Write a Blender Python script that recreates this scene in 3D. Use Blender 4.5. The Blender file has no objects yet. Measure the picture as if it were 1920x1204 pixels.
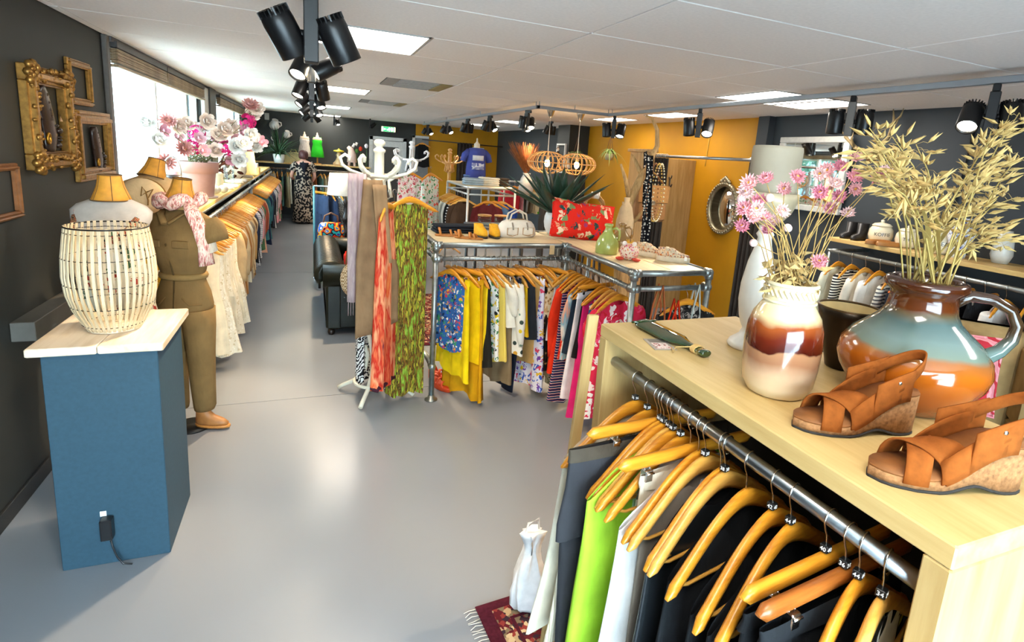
import bpy, bmesh, math, random
from mathutils import Vector, Matrix, Euler
random.seed(7)
S = bpy.context.scene
COL = S.collection
PI = math.pi
sin, cos = math.sin, math.cos

# ------------------------------------------------------------------ camera
cam_d = bpy.data.cameras.new('camera'); cam = bpy.data.objects.new('camera', cam_d); COL.objects.link(cam)
cam_d.sensor_width = 36.0; cam_d.lens = 36.0*1035/1920
cam_d.shift_x = -60/1920; cam_d.shift_y = -103/1920
cam_d.clip_start = 0.02; cam_d.clip_end = 300
R0 = [[0.92246357, -0.00747646, 0.38601175], [-0.37930832, -0.20404172, 0.9024922], [0.07201506, -0.97893364, -0.19105693]]
cam.matrix_world = Matrix([[R0[i][0], -R0[i][1], -R0[i][2], (0, 0, 1.95)[i]] for i in range(3)] + [[0, 0, 0, 1]])
S.camera = cam

# ------------------------------------------------------------------ world, daylight, exposure
S.view_settings.view_transform = 'Standard'; S.view_settings.look = 'None'
S.view_settings.gamma = 1.0; S.view_settings.use_curve_mapping = False
S.view_settings.exposure = 1.15
world = bpy.data.worlds.new('world'); S.world = world; world.use_nodes = True
wn = world.node_tree; wn.nodes.clear()
_o = wn.nodes.new('ShaderNodeOutputWorld'); _b = wn.nodes.new('ShaderNodeBackground')
_b.inputs[0].default_value = (0.66, 0.85, 1.0, 1); _b.inputs[1].default_value = 8.0
wn.links.new(_b.outputs[0], _o.inputs[0])
XL, XR, YB, YF, CZ = -1.40, 4.85, 15.3, -1.9, 2.60
# daylight coming in through the glazed shop entrance behind the camera
_l = bpy.data.lights.new('entrance_daylight', 'AREA'); _l.shape = 'RECTANGLE'; _l.size = 2.8; _l.size_y = 2.2; _l.energy = 80; _l.color = (.66, .84, 1.0)
_lo = bpy.data.objects.new('entrance_daylight', _l); COL.objects.link(_lo); _lo.location = (.2, YF+.02, 1.22); _lo.rotation_euler = (PI/2, 0, 0)

# ------------------------------------------------------------------ helpers
def lin(c):
    if isinstance(c, str):
        c = tuple(int(c[i:i+2], 16)/255 for i in (0, 2, 4))
    return tuple(((v+.055)/1.055)**2.4 if v > .04045 else v/12.92 for v in c[:3]) + (1,)
MATS = {}
class N:
    """a small node-tree writer"""
    def __init__(s, name):
        s.m = bpy.data.materials.new(name); s.m.use_nodes = True; s.t = s.m.node_tree
        s.b = s.t.nodes['Principled BSDF']
    def n(s, typ, **kw):
        nd = s.t.nodes.new('ShaderNode'+typ)
        for k, v in kw.items():
            if k.startswith('i_'): nd.inputs[k[2:].replace('_', ' ')].default_value = v
            else: setattr(nd, k, v)
        return nd
    def l(s, a, b): s.t.links.new(a, b)
    def coord(s, kind='Object', scale=(1, 1, 1), rot=(0, 0, 0)):
        tc = s.n('TexCoord'); mp = s.n('Mapping'); mp.inputs['Scale'].default_value = scale; mp.inputs['Rotation'].default_value = rot
        s.l(tc.outputs[kind], mp.inputs['Vector']); return mp.outputs[0]
    def ramp(s, fac, stops, interp='LINEAR'):
        r = s.n('ValToRGB'); cr = r.color_ramp; cr.interpolation = interp
        while len(cr.elements) < len(stops): cr.elements.new(1)
        for e, (p, c) in zip(cr.elements, stops): e.position = p; e.color = lin(c) if isinstance(c, str) else c
        s.l(fac, r.inputs[0]); return r.outputs[0]
    def mix(s, fac, a, b, typ='MIX'):
        m = s.n('MixRGB', blend_type=typ)
        for sock, v in ((m.inputs[0], fac), (m.inputs[1], a), (m.inputs[2], b)):
            if hasattr(v, 'node'): s.l(v, sock)
            else: sock.default_value = lin(v) if isinstance(v, str) else v
        return m.outputs[0]
    def bump(s, h, strength=.3, dist=.01):
        b = s.n('Bump'); b.inputs['Strength'].default_value = strength; b.inputs['Distance'].default_value = dist
        s.l(h, b.inputs['Height']); s.l(b.outputs[0], s.b.inputs['Normal'])
    def noise(s, vec, scale, detail=3, rough=.5):
        t = s.n('TexNoise'); t.inputs['Scale'].default_value = scale; t.inputs['Detail'].default_value = detail; t.inputs['Roughness'].default_value = rough
        s.l(vec, t.inputs['Vector']); return t.outputs['Fac']
    def set(s, **kw):
        for k, v in kw.items():
            nm = {'spec': 'Specular IOR Level', 'sheen': 'Sheen Weight', 'coat': 'Coat Weight', 'trans': 'Transmission Weight'}.get(k, k.replace('_', ' '))
            if nm in s.b.inputs: s.b.inputs[nm].default_value = v
        return s
def solid(c, rough=.5, metal=0., var=.06, scale=30, bump=0., spec=.5, coat=0., sheen=0.):
    key = ('s', c, rough, metal, var, scale, bump, spec, coat)
    if key in MATS: return MATS[key]
    k = N('surface_'+(c if isinstance(c, str) else 'rgb')); k.set(Roughness=rough, Metallic=metal, spec=spec, coat=coat)
    base = lin(c)
    if var > 0:
        v = k.coord(); f = k.noise(v, scale)
        lo = tuple(x*(1-var*1.6) for x in base[:3])+(1,); hi = tuple(min(1, x*(1+var*1.6)) for x in base[:3])+(1,)
        k.l(k.ramp(f, [(.25, lo), (.75, hi)]), k.b.inputs['Base Color'])
        if bump: k.bump(f, bump, .004)
    else: k.b.inputs['Base Color'].default_value = base
    MATS[key] = k.m; return k.m
def fabric(c, rough=.9, weave=.25):
    key = ('f', c, weave)
    if key in MATS: return MATS[key]
    k = N('cloth_'+c); k.set(Roughness=rough, spec=.15)
    base = lin(c); v = k.coord(); f = k.noise(v, 9, 4)
    lo = tuple(x*.82 for x in base[:3])+(1,); hi = tuple(min(1, x*1.12) for x in base[:3])+(1,)
    k.l(k.ramp(f, [(.3, lo), (.7, hi)]), k.b.inputs['Base Color'])
    wr = k.noise(k.coord(scale=(1, 1, .4)), 15, 3); ad = k.n('Math', operation='MULTIPLY_ADD'); k.l(k.noise(v, 300, 2), ad.inputs[0]); ad.inputs[1].default_value = .03*(weave > 0); k.l(wr, ad.inputs[2])
    k.bump(ad.outputs[0], .45 if weave else .1, .02)
    MATS[key] = k.m; return k.m
def pattern(kind, cols, scale=1.0):
    """printed cloth: stripes, dots, floral, leopard, zebra, check, blocks, streaks"""
    key = ('p', kind, tuple(cols), scale)
    if key in MATS: return MATS[key]
    k = N('printed_cloth_'+kind); k.set(Roughness=.88, spec=.15)
    v = k.coord(); bc = k.b.inputs['Base Color']
    if kind in ('stripes', 'vstripes'):
        w = k.n('TexWave', bands_direction='Z' if kind == 'stripes' else 'X'); w.inputs['Scale'].default_value = 9*scale; w.inputs['Distortion'].default_value = .3
        k.l(v, w.inputs['Vector']); k.l(k.ramp(w.outputs['Fac'], [(i/len(cols), c) for i, c in enumerate(cols)], 'CONSTANT'), bc)
    elif kind == 'dots':
        vo = k.n('TexVoronoi'); vo.inputs['Scale'].default_value = 22*scale; vo.inputs['Randomness'].default_value = .6; k.l(v, vo.inputs['Vector'])
        dot = k.ramp(vo.outputs['Distance'], [(0, (1, 1, 1, 1)), (.3, (0, 0, 0, 1))], 'CONSTANT')
        sp = k.n('SeparateXYZ'); k.l(vo.outputs['Color'], sp.inputs[0])
        dc = k.ramp(sp.outputs[0], [(i/max(1, len(cols)-1), c) for i, c in enumerate(cols[1:])], 'CONSTANT')
        k.l(k.mix(dot, cols[0], dc), bc)
    elif kind == 'floral':
        vo = k.n('TexVoronoi'); vo.inputs['Scale'].default_value = 16*scale; vo.inputs['Randomness'].default_value = 1
        nz = k.n('TexNoise'); nz.inputs['Scale'].default_value = 14*scale; k.l(v, nz.inputs['Vector'])
        vv = k.n('VectorMath', operation='SCALE'); k.l(nz.outputs['Color'], vv.inputs[0]); vv.inputs['Scale'].default_value = .12/scale
        va = k.n('VectorMath'); k.l(v, va.inputs[0]); k.l(vv.outputs[0], va.inputs[1]); k.l(va.outputs[0], vo.inputs['Vector'])
        sp = k.n('SeparateXYZ'); k.l(vo.outputs['Color'], sp.inputs[0])
        fc = k.ramp(sp.outputs[0], [(i/(len(cols)-1), c) for i, c in enumerate(cols[1:])], 'CONSTANT')
        msk = k.ramp(vo.outputs['Distance'], [(0, (1, 1, 1, 1)), (.5, (0, 0, 0, 1))], 'CONSTANT')
        f2 = k.noise(va.outputs[0], 30*scale, 2)
        msk2 = k.ramp(f2, [(0, (0, 0, 0, 1)), (.45, (1, 1, 1, 1))], 'CONSTANT')
        mm = k.mix(1.0, msk, msk2, 'MULTIPLY'); k.l(k.mix(mm, cols[0], fc), bc)
    elif kind == 'leopard':
        vo = k.n('TexVoronoi', feature='SMOOTH_F1'); vo.inputs['Scale'].default_value = 26*scale; k.l(v, vo.inputs['Vector'])
        k.l(k.ramp(vo.outputs['Distance'], [(0, cols[1]), (.22, cols[0]), (.44, cols[2])], 'CONSTANT'), bc)
    elif kind == 'zebra':
        w = k.n('TexWave', bands_direction='DIAGONAL'); w.inputs['Scale'].default_value = 10*scale; w.inputs['Distortion'].default_value = 9; w.inputs['Detail Scale'].default_value = 1.5
        k.l(v, w.inputs['Vector']); k.l(k.ramp(w.outputs['Fac'], [(i/len(cols), c) for i, c in enumerate(cols)], 'CONSTANT'), bc)
    elif kind == 'streaks':
        f = k.noise(k.coord(scale=(9*scale, 9*scale, 1.6*scale)), 2.2, 3, .6)
        n = len(cols); k.l(k.ramp(f, [(.25+.5*i/max(1, n-1), c) for i, c in enumerate(cols)]), bc)
    elif kind == 'blotch':
        f = k.noise(v, 5*scale, 1, .4); n = len(cols)
        k.l(k.ramp(f, [(.28+.44*i/n, c) for i, c in enumerate(cols)], 'CONSTANT'), bc)
    elif kind == 'check':
        ch = k.n('TexChecker'); ch.inputs['Scale'].default_value = 20*scale; k.l(v, ch.inputs['Vector'])
        ch.inputs['Color1'].default_value = lin(cols[0]); ch.inputs['Color2'].default_value = lin(cols[1]); k.l(ch.outputs['Color'], bc)
    k.bump(k.noise(k.coord(scale=(1, 1, .4)), 15, 3), .4, .02)
    MATS[key] = k.m; return k.m
def wood(c1, c2, rough=.45, scale=1., axis=1, spec=.5):
    key = ('w', c1, c2, rough, scale, axis)
    if key in MATS: return MATS[key]
    k = N('wood_'+c1); k.set(Roughness=rough, spec=spec)
    sc = [14*scale]*3; sc[axis] = 1.3*scale
    v = k.coord(scale=tuple(sc)); f = k.noise(v, 3.0, 6, .62)
    k.l(k.ramp(f, [(.28, c2), (.62, c1)]), k.b.inputs['Base Color']); k.bump(f, .12, .003)
    MATS[key] = k.m; return k.m
def emit(c, s):
    key = ('e', c, s)
    if key in MATS: return MATS[key]
    k = N('lamp_glow'); k.b.inputs['Base Color'].default_value = lin(c); k.b.inputs['Emission Color'].default_value = lin(c); k.b.inputs['Emission Strength'].default_value = s
    MATS[key] = k.m; return k.m
def clearglass():
    if 'glass' in MATS: return MATS['glass']
    k = N('clear_glass'); t = k.n('BsdfTransparent'); t.inputs[0].default_value = (.93, .98, .97, 1); g = k.n('BsdfGlossy'); g.inputs['Roughness'].default_value = .02
    lw = k.n('LayerWeight'); lw.inputs[0].default_value = .5; pw = k.n('Math', operation='POWER'); k.l(lw.outputs['Facing'], pw.inputs[0]); pw.inputs[1].default_value = 5.; ml = k.n('Math', operation='MULTIPLY_ADD'); k.l(pw.outputs[0], ml.inputs[0]); ml.inputs[1].default_value = .5; ml.inputs[2].default_value = .03
    mx = k.n('MixShader'); k.l(ml.outputs[0], mx.inputs[0]); k.l(t.outputs[0], mx.inputs[1]); k.l(g.outputs[0], mx.inputs[2])
    k.l(mx.outputs[0], k.t.nodes['Material Output'].inputs[0]); MATS['glass'] = k.m; return k.m

class MB:
    """collects shapes into one mesh"""
    def __init__(s): s.v = []; s.f = []; s.sm = []
    def add(s, vs, fs, smooth=False):
        o = len(s.v); s.v += [tuple(p) for p in vs]; s.f += [[i+o for i in q] for q in fs]; s.sm += [smooth]*len(fs); return s
    def box(s, x0, x1, y0, y1, z0, z1, M=None):
        vs = [Vector((x, y, z)) for z in (z0, z1) for y in (y0, y1) for x in (x0, x1)]
        if M: vs = [M @ p for p in vs]
        return s.add(vs, [(0, 2, 3, 1), (4, 5, 7, 6), (0, 1, 5, 4), (2, 6, 7, 3), (0, 4, 6, 2), (1, 3, 7, 5)])
    def bbox(s, x0, x1, y0, y1, z0, z1, b=.004, M=None):
        """box with bevelled edges (chamfered rings along z, chamfered corners)"""
        def ring(z, d):
            X0, X1, Y0, Y1 = x0+d, x1-d, y0+d, y1-d
            return [(X0+b, Y0, z), (X1-b, Y0, z), (X1, Y0+b, z), (X1, Y1-b, z), (X1-b, Y1, z), (X0+b, Y1, z), (X0, Y1-b, z), (X0, Y0+b, z)]
        rs = [ring(z0, b), ring(z0+b, 0), ring(z1-b, 0), ring(z1, b)]
        return s.loft(rs, smooth=False, M=M)
    def loft(s, rings, closed=True, caps=True, smooth=True, M=None):
        n = len(rings[0]); vs = [Vector(p) for r in rings for p in r]
        if M: vs = [M @ p for p in vs]
        fs = []
        for i in range(len(rings)-1):
            for j in range(n if closed else n-1):
                k = (j+1) % n; fs.append((i*n+j, i*n+k, (i+1)*n+k, (i+1)*n+j))
        s.add(vs, fs, smooth)
        if caps and closed:
            o = len(s.v)-len(vs); s.f += [[o+j for j in range(n)][::-1], [o+(len(rings)-1)*n+j for j in range(n)]]; s.sm += [False, False]
        return s
    def tube(s, pts, r, n=8, caps=True, closed=False, flat=1.0, up=None):
        P = [Vector(p) for p in pts]; m = len(P)
        rr = r if isinstance(r, (list, tuple)) else [r]*m
        rings = []; nrm = None
        for i in range(m):
            if closed: t = P[(i+1) % m]-P[i-1]
            else: t = P[min(i+1, m-1)]-P[max(i-1, 0)]
            if t.length < 1e-9: t = Vector((0, 0, 1))
            t.normalize()
            if nrm is None:
                a = Vector(up) if up else (Vector((0, 0, 1)) if abs(t.z) < .9 else Vector((1, 0, 0)))
                nrm = (a-t*a.dot(t)).normalized()
            else:
                nrm = nrm-t*nrm.dot(t)
                nrm = nrm.normalized() if nrm.length > 1e-6 else t.orthogonal().normalized()
            b = t.cross(nrm)
            rings.append([P[i]+nrm*(rr[i]*flat*cos(2*PI*j/n))+b*(rr[i]*sin(2*PI*j/n)) for j in range(n)])
        if closed: rings.append(rings[0]); return s.loft(rings, caps=False)
        return s.loft(rings, caps=caps)
    def lathe(s, prof, n=24, c=(0, 0, 0), M=None, sx=1, sy=1, caps=True, fn=None):
        rings = []
        for (r, z) in prof:
            rg = []
            for j in range(n):
                a = 2*PI*j/n; q = r*(fn(a, z) if fn else 1); rg.append((c[0]+q*sx*cos(a), c[1]+q*sy*sin(a), c[2]+z))
            rings.append(rg)
        return s.loft(rings, caps=caps, M=M)
    def ell(s, c, rx, ry, rz, n=10, m=7, M=None):
        return s.lathe([(max(1e-4, sin(PI*i/m)), -cos(PI*i/m)*rz) for i in range(m+1)], n, c, M, rx, ry)
    def grid(s, fn, nu, nv, smooth=True, wrap=False):
        vs = [fn(i/nu, j/nv) for j in range(nv+1) for i in range(nu+(0 if wrap else 1))]
        w = nu if wrap else nu+1
        fs = [(j*w+i, j*w+(i+1) % w, (j+1)*w+(i+1) % w, (j+1)*w+i) for j in range(nv) for i in range(nu)]
        return s.add(vs, fs, smooth)
    def prism(s, poly, y0, y1, M=None, smooth=False):
        """polygon given in xz, extruded along y"""
        n = len(poly); vs = [Vector((x, y0, z)) for x, z in poly]+[Vector((x, y1, z)) for x, z in poly]
        if M: vs = [M @ p for p in vs]
        return s.add(vs, [list(range(n)), list(range(n, 2*n))[::-1]]+[(i, i+n, (i+1) % n+n, (i+1) % n) for i in range(n)], smooth)
    def mesh(s, name, mat):
        me = bpy.data.meshes.new(name); me.from_pydata(s.v, [], s.f)
        me.polygons.foreach_set('use_smooth', s.sm); me.update()
        bm = bmesh.new(); bm.from_mesh(me); bmesh.ops.recalc_face_normals(bm, faces=bm.faces); bm.to_mesh(me); bm.free()
        for m in (mat if isinstance(mat, (list, tuple)) else [mat]): me.materials.append(m)
        return me
    def build(s, name, mat, parent=None, loc=(0, 0, 0), rot=(0, 0, 0), sub=0, solidify=0., bev=0.):
        o = bpy.data.objects.new(name, s.mesh(name, mat)); COL.objects.link(o)
        o.location = loc; o.rotation_euler = rot
        if parent: o.parent = parent
        if solidify: md = o.modifiers.new('thick', 'SOLIDIFY'); md.thickness = solidify; md.offset = 0
        if bev: md = o.modifiers.new('bevel', 'BEVEL'); md.width = bev; md.segments = 2; md.limit_method = 'ANGLE'
        if sub: md = o.modifiers.new('sub', 'SUBSURF'); md.levels = sub; md.render_levels = sub
        return o
def tag(o, label=None, cat=None, group=None, kind=None):
    if label: o['label'] = label
    if cat: o['category'] = cat
    if group: o['group'] = group
    if kind: o['kind'] = kind
    return o
def thing(name, label, cat, loc=(0, 0, 0), rz=0, group=None, rot=None):
    o = bpy.data.objects.new(name, None); COL.objects.link(o); o.empty_display_size = .05
    o.location = loc; o.rotation_euler = rot or (0, 0, rz)
    return tag(o, label, cat, group)
def inst(name, me, parent=None, loc=(0, 0, 0), rot=(0, 0, 0), sc=None):
    o = bpy.data.objects.new(name, me); COL.objects.link(o); o.location = loc; o.rotation_euler = rot
    if sc: o.scale = sc
    if parent: o.parent = parent
    return o
def dup(root, loc=None, rz=None, label=None, rot=None):
    kids = {}
    for ch in root.children: kids.setdefault(root, []).append(ch)
    r = root.copy(); COL.objects.link(r)
    if loc is not None: r.location = loc
    if rot is not None: r.rotation_euler = rot
    elif rz is not None: r.rotation_euler = (0, 0, rz)
    if label: r['label'] = label
    for ch in list(root.children):
        c = ch.copy(); COL.objects.link(c); c.parent = r
        for g in list(ch.children): d = g.copy(); COL.objects.link(d); d.parent = c
    return r
ORD = ['first', 'second', 'third', 'fourth', 'fifth', 'sixth', 'seventh', 'eighth', 'ninth', 'tenth', 'eleventh', 'twelfth', 'thirteenth', 'fourteenth', 'fifteenth', 'sixteenth', 'seventeenth', 'eighteenth', 'nineteenth', 'twentieth']
_T = ['twenty', 'thirty', 'forty', 'fifty', 'sixty', 'seventy', 'eighty', 'ninety']
def ordinal(i):
    if i < 20: return ORD[i]
    n = i+1; t, u = divmod(n, 10)
    if n >= 100: return 'hundredth' if n == 100 else 'hundred and '+ordinal(n-101)
    return (_T[t-2][:-1]+'ieth') if u == 0 else _T[t-2]+'-'+ORD[u-1]
def rnd(a, b): return random.uniform(a, b)
# ------------------------------------------------------------------ the setting
def floor_mat():
    k = N('poured_floor'); k.set(Roughness=.24, spec=.45)
    v = k.coord(); f = k.noise(v, .8, 2, .5)
    k.l(k.ramp(f, [(.0, '7c8087'), (1., '8f939a')]), k.b.inputs['Base Color']); return k.m
def paint(c, var='', rough=.62):
    return solid(c, rough, 0, .05, 3, .0, .35)
M_FLOOR = floor_mat(); M_DARK = paint('34393d'); M_DARKL = paint('2f312f'); M_YEL = paint('bd8408'); M_WHITE = paint('d8d8d6')
fl = MB().box(XL, XR, YF, YB, -.06, -.012).build('floor', solid('3b3d3f', .8)); tag(fl, kind='structure')
for i, (y0, y1) in enumerate(((YF, 4.355), (4.361, 8.9), (8.906, YB))):
    MB().box(XL, XR, y0, y1, -.011, 0).build('slab', M_FLOOR, fl)
ce = MB().box(XL, XR, YF, YB, CZ+.016, CZ+.08).build('ceiling', solid('5f5b58', .9)); tag(ce, kind='structure')
# ceiling tiles, each a piece of its own; light panels and vents take half a tile
M_TILE = solid('e6dfda', .9, 0, .03, 60, .15, .2)
xs = [XL+.005, -1.335, 0.0, 1.335, 2.67, 4.0, XR-.005]; ys = [1.98+.745*k for k in range(-5, 18)]+[YB]
panels = {(2, 2): 0, (2, 7): 0, (2, 12): 0, (2, 17): 0, (4, 2): 1, (5, 2): 0, (5, 5): 0, (5, 7): 0, (4, 11): 1, (4, 14): 1, (2, -3): 0, (4, -3): 0}
vents = {(2, 5): 1, (2, 9): 1}
TM = {}
def tile_mesh(w, d):
    key = (round(w, 3), round(d, 3))
    if key not in TM: TM[key] = MB().bbox(-w/2, w/2, -d/2, d/2, 0, .014, .0025).mesh('ceiling_tile', M_TILE)
    return TM[key]
M_PANEL = emit('fff6ea', 9.0); M_FRAME = solid('b9b6b1', .5)
def light_panel(x0, x1, y0, y1, label):
    t = thing('ceiling_light', label, 'light', ((x0+x1)/2, (y0+y1)/2, CZ-.004), 0, 'flat ceiling light panels')
    w, d = (x1-x0)/2-.008, (y1-y0)/2-.008
    b = MB()
    for a in (-1, 1): b.box(-w, w, a*d-.012*(a > 0), a*d+.012*(a < 0), 0, .02); b.box(a*w-.012*(a > 0), a*w+.012*(a < 0), -d, d, 0, .02)
    b.build('frame', M_FRAME, t); MB().box(-w+.013, w-.013, -d+.013, d-.013, .005, .012).build('diffuser', M_PANEL, t)
def vent(x0, x1, y0, y1, label):
    t = thing('ceiling_vent', label, 'vent', ((x0+x1)/2, (y0+y1)/2, CZ-.006), 0, 'ceiling air vents')
    w, d = (x1-x0)/2-.01, (y1-y0)/2-.01
    MB().box(-w, w, -d, d, .008, .02).build('plate', solid('8f8a84', .6), t)
    for i in range(7):
        y = -d+.04+i*(2*d-.08)/6
        MB().box(-w*.62, w*.55, y-.012, y+.012, -.002, .008).build('slat', solid('a9a49d', .5), t)
    MB().box(w*.62, w-.01, -d+.01, d-.01, .0, .008).build('grille_end', solid('8d7a40', .5), t)
where = {2: 'over the entrance aisle', 7: 'over the leather sofa', 12: 'further down the long aisle', 17: 'close to the dark back wall'}
for i in range(len(xs)-1):
    for j in range(len(ys)-1):
        x0, x1, y0, y1 = xs[i]+.005, xs[i+1]-.005, ys[j]+.005, ys[j+1]-.005
        k = j-5+0
        key = (i+1 if i == 0 else i+0, k)
        key = ({1: 1, 2: 2, 3: 3, 4: 4, 5: 5}.get(i, 0), k)
        if x1-x0 < .03: 
            continue
        if key in panels or key in vents:
            h = panels.get(key, vents.get(key)); xm = (x0+x1)/2
            pa = (x0, min(xm, x0+.66)) if h == 0 else (max(xm, x1-.66), x1); ot = (pa[1]+.006, x1) if h == 0 else (x0, pa[0]-.006)
            if key in vents: vent(pa[0], pa[1], y0, y1, 'grey square ceiling air vent '+('near the entrance aisle' if key[1] == 5 else 'towards the back of the shop'))
            else:
                lab = 'bright square ceiling light panel '
                if i == 2: lab += where.get(k, 'over the shop entrance')
                elif i == 4: lab += {2: 'before the grey lamp rail', 11: 'by the far yellow fitting rooms', 14: 'next to the far yellow wall', -3: 'over the till corner'}[k]
                else: lab += {2: 'behind the grey lamp rail by the dark wall', 5: 'before the yellow fitting room wall', 7: 'over the hanging plants'}[k]
                light_panel(pa[0], pa[1], y0, y1, lab)
            inst('tile', tile_mesh(ot[1]-ot[0], y1-y0), ce, ((ot[0]+ot[1])/2, (y0+y1)/2, CZ))
        else:
            inst('tile', tile_mesh(x1-x0, y1-y0), ce, ((x0+x1)/2, (y0+y1)/2, CZ))

# left wall with two window openings
def wall_x(name, x, out, y0, y1, openings, mat):
    b = MB(); xa, xb = sorted((x, x+out))
    cuts = sorted(openings); y = y0
    for (a, c, z0, z1) in cuts:
        b.box(xa, xb, y, a, 0, CZ+.016); b.box(xa, xb, a, c, 0, z0); b.box(xa, xb, a, c, z1, CZ+.016); y = c
    b.box(xa, xb, y, y1, 0, CZ+.016)
    return tag(b.build(name, mat), kind='structure')
W1, W2 = (5.24, 9.0, 1.40, 2.53), (10.35, 13.9, 1.40, 2.53)
wall_x('wall_left', XL, -.16, YF, YB, [W1, W2], M_DARKL)
M_WFR = solid('dfe3e4', .4); M_WDK = solid('4b463f', .5)
def window(name, y0, y1, z0, z1, mull):
    t = bpy.data.objects.new(name, None); COL.objects.link(t); t['kind'] = 'structure'; t.location = (XL-.08, (y0+y1)/2, z0)
    L = (y1-y0)/2; h = z1-z0; b = MB(); w = .05
    b.box(-.04, .04, -L, L, 0, w); b.box(-.04, .04, -L, L, h-w, h); b.box(-.04, .04, -L, -L+w, 0, h); b.box(-.04, .04, L-w, L, 0, h); b.build('window_frame', M_WFR, t)
    ed = [-L]+[m-(y0+y1)/2 for m in mull]+[L]
    for m in ed[1:-1]: MB().box(-.035, .035, m-.035, m+.035, w, h-w).build('mullion', M_WFR, t)
    for a, c in zip(ed[:-1], ed[1:]): MB().box(-.004, .004, a+.03, c-.03, w, h-w).build('pane', clearglass(), t)
    MB().box(-.02, .10, -L-.02, L+.02, -.03, .0).build('window_sill', M_WFR, t)
window('window_1', *W1, [6.85, 8.35]); window('window_2', *W2, [11.6])
# raised wooden blinds, one for each pane
def blind(y0, y1, label, n=9):
    t = thing('raised_blind', label, 'blind', (XL+.035, (y0+y1)/2, 2.53), 0, 'raised slat blinds'); L = (y1-y0)/2-.015
    MB().bbox(-.03, .03, -L, L, .0, .05, .004).build('headrail', solid('3d3a3a', .5), t)
    m = MB().bbox(-.028, .028, -L+.01, L-.01, -.0045, .0045, .002).mesh('slat', wood('a58d6c', '6f5941', .5))
    for i in range(n): inst('slat', m, t, (0, 0, -.012-i*.0115), (0, rnd(-.08, .08), 0))
    MB().bbox(-.03, .03, -L, L, -.02-n*.0115-.016, -.022-n*.0115+.006, .004).build('bottom_rail', wood('a58d6c', '6f5941', .5), t)
blind(5.24, 6.85, 'raised brown slat blind beside the wall of gilt frames'); blind(6.85, 9.0, 'raised brown slat blind over the pale window post')
blind(10.35, 12.1, 'raised brown slat blind before the far window'); blind(12.1, 13.9, 'raised brown slat blind nearest the dark back wall')
tag(MB().bbox(XL, XL+.05, 9.02, 9.35, 1.30, CZ, .006).build('trim_1', solid('dcdcd8', .5)), kind='structure')
tag(MB().bbox(XL, XL+.07, 9.36, 9.9, 1.30, CZ, .006).build('trim_2', solid('3b3a37', .5)), kind='structure')
tag(MB().bbox(XL, XL+.035, 5.13, 5.2, .0, CZ, .006).build('trim_3', solid('57514c', .5)), kind='structure')
tag(MB().bbox(XL, XL+.05, 5.2, YB, CZ-.035, CZ-.001, .004).build('trim_4', solid('4e4b4c', .5)), kind='structure')
# outside: pale building, bright pavement and trees
gnd = tag(MB().box(-60, XL-.2, -30, 60, -.2, -.05).build('pavement_outside', solid('c9cac6', .8, 0, .1, 1)), kind='structure')
bt = thing('office_building', 'pale glass and concrete office building beyond the windows', 'building', (-17, 30, 0))
MB().box(-3, 3, -9, 9, 0, 8).build('wall', solid('6f7c80', .6), bt)
wm = MB().box(3.0, 3.03, -.9, .9, -.7, .7).mesh('pane', solid('1f4650', .2)); wb = MB().box(3.03, 3.05, -.03, .03, -.7, .7).mesh('bar', solid('9fb0b4', .5))
for i in range(7):
    for j in range(3):
        w = inst('window', wm, bt, (0, -7.5+i*2.5, 1.4+j*2.4))
        inst('bar', wb, w)
def tree(loc, h, r, label):
    t = thing('street_tree', label, 'tree', loc); MB().tube([(0, 0, 0), (.1, 0, h*.4), (0, .1, h*.7)], [.18, .14, .08], 8).build('trunk', solid('6b5a48', .9), t)
    b = MB()
    for i in range(420):
        a, e = rnd(0, 2*PI), math.acos(rnd(-1, 1)); q = r*rnd(.55, 1)**.5; c = Vector((q*sin(e)*cos(a), q*sin(e)*sin(a), h+q*.8*cos(e)))
        M = Matrix.Translation(c) @ Euler((rnd(0, 6), rnd(0, 6), rnd(0, 6))).to_matrix().to_4x4(); s = rnd(.12, .3)
        b.add([M @ Vector(p) for p in ((-s, 0, 0), (0, -s*.5, .03), (s, 0, 0), (0, s*.5, .03))], [(0, 1, 2, 3)])
    b.build('foliage', solid('2c4a36', .8, 0, .3, 2), t)
tree((-7.5, 18.5, -.1), 2.6, 1.5, 'leafy street tree outside the first shop window'); tree((-10.0, 29.0, -.1), 3.2, 1.3, 'distant street tree beside the pale office building')

# right wall: dark, yellow fitting-room stretch, dark again
wr = MB().box(XR, XR+.12, YF, YB, 0, CZ+.016).build('wall_right', M_DARK); tag(wr, kind='structure')
MB().box(XR-.012, XR, 5.15, 9.6, 0, CZ).build('yellow_panel', M_YEL, wr)
tag(MB().bbox(XR-.10, XR, 4.98, 5.15, 0, CZ, .004).build('trim_5', M_DARK), kind='structure')
tag(MB().bbox(XR-.42, XR, 9.6, 10.15, 0, CZ, .004).build('trim_6', paint('2d302f')), kind='structure')
bw = MB().box(XL-.16, XR+.12, YB, YB+.12, 0, CZ+.016).build('wall_back', M_DARKL); tag(bw, kind='structure')
MB().box(2.55, XR-.01, YB-.012, YB, 0, CZ).build('yellow_panel', M_YEL, bw)
fw = MB()
fw.box(XL-.16, -1.25, YF-.12, YF, 0, CZ+.016); fw.box(1.65, XR+.12, YF-.12, YF, 0, CZ+.016); fw.box(-1.25, 1.65, YF-.12, YF, 2.35, CZ+.016)
tag(fw.build('wall_front', M_DARK), kind='structure')
d1 = bpy.data.objects.new('door_1', None); COL.objects.link(d1); d1['kind'] = 'structure'; d1.location = (0.2, YF-.06, 0)
b = MB()
for x in (-1.44, -.03, 1.38): b.box(x, x+.06, -.03, .03, 0, 2.34)
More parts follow.
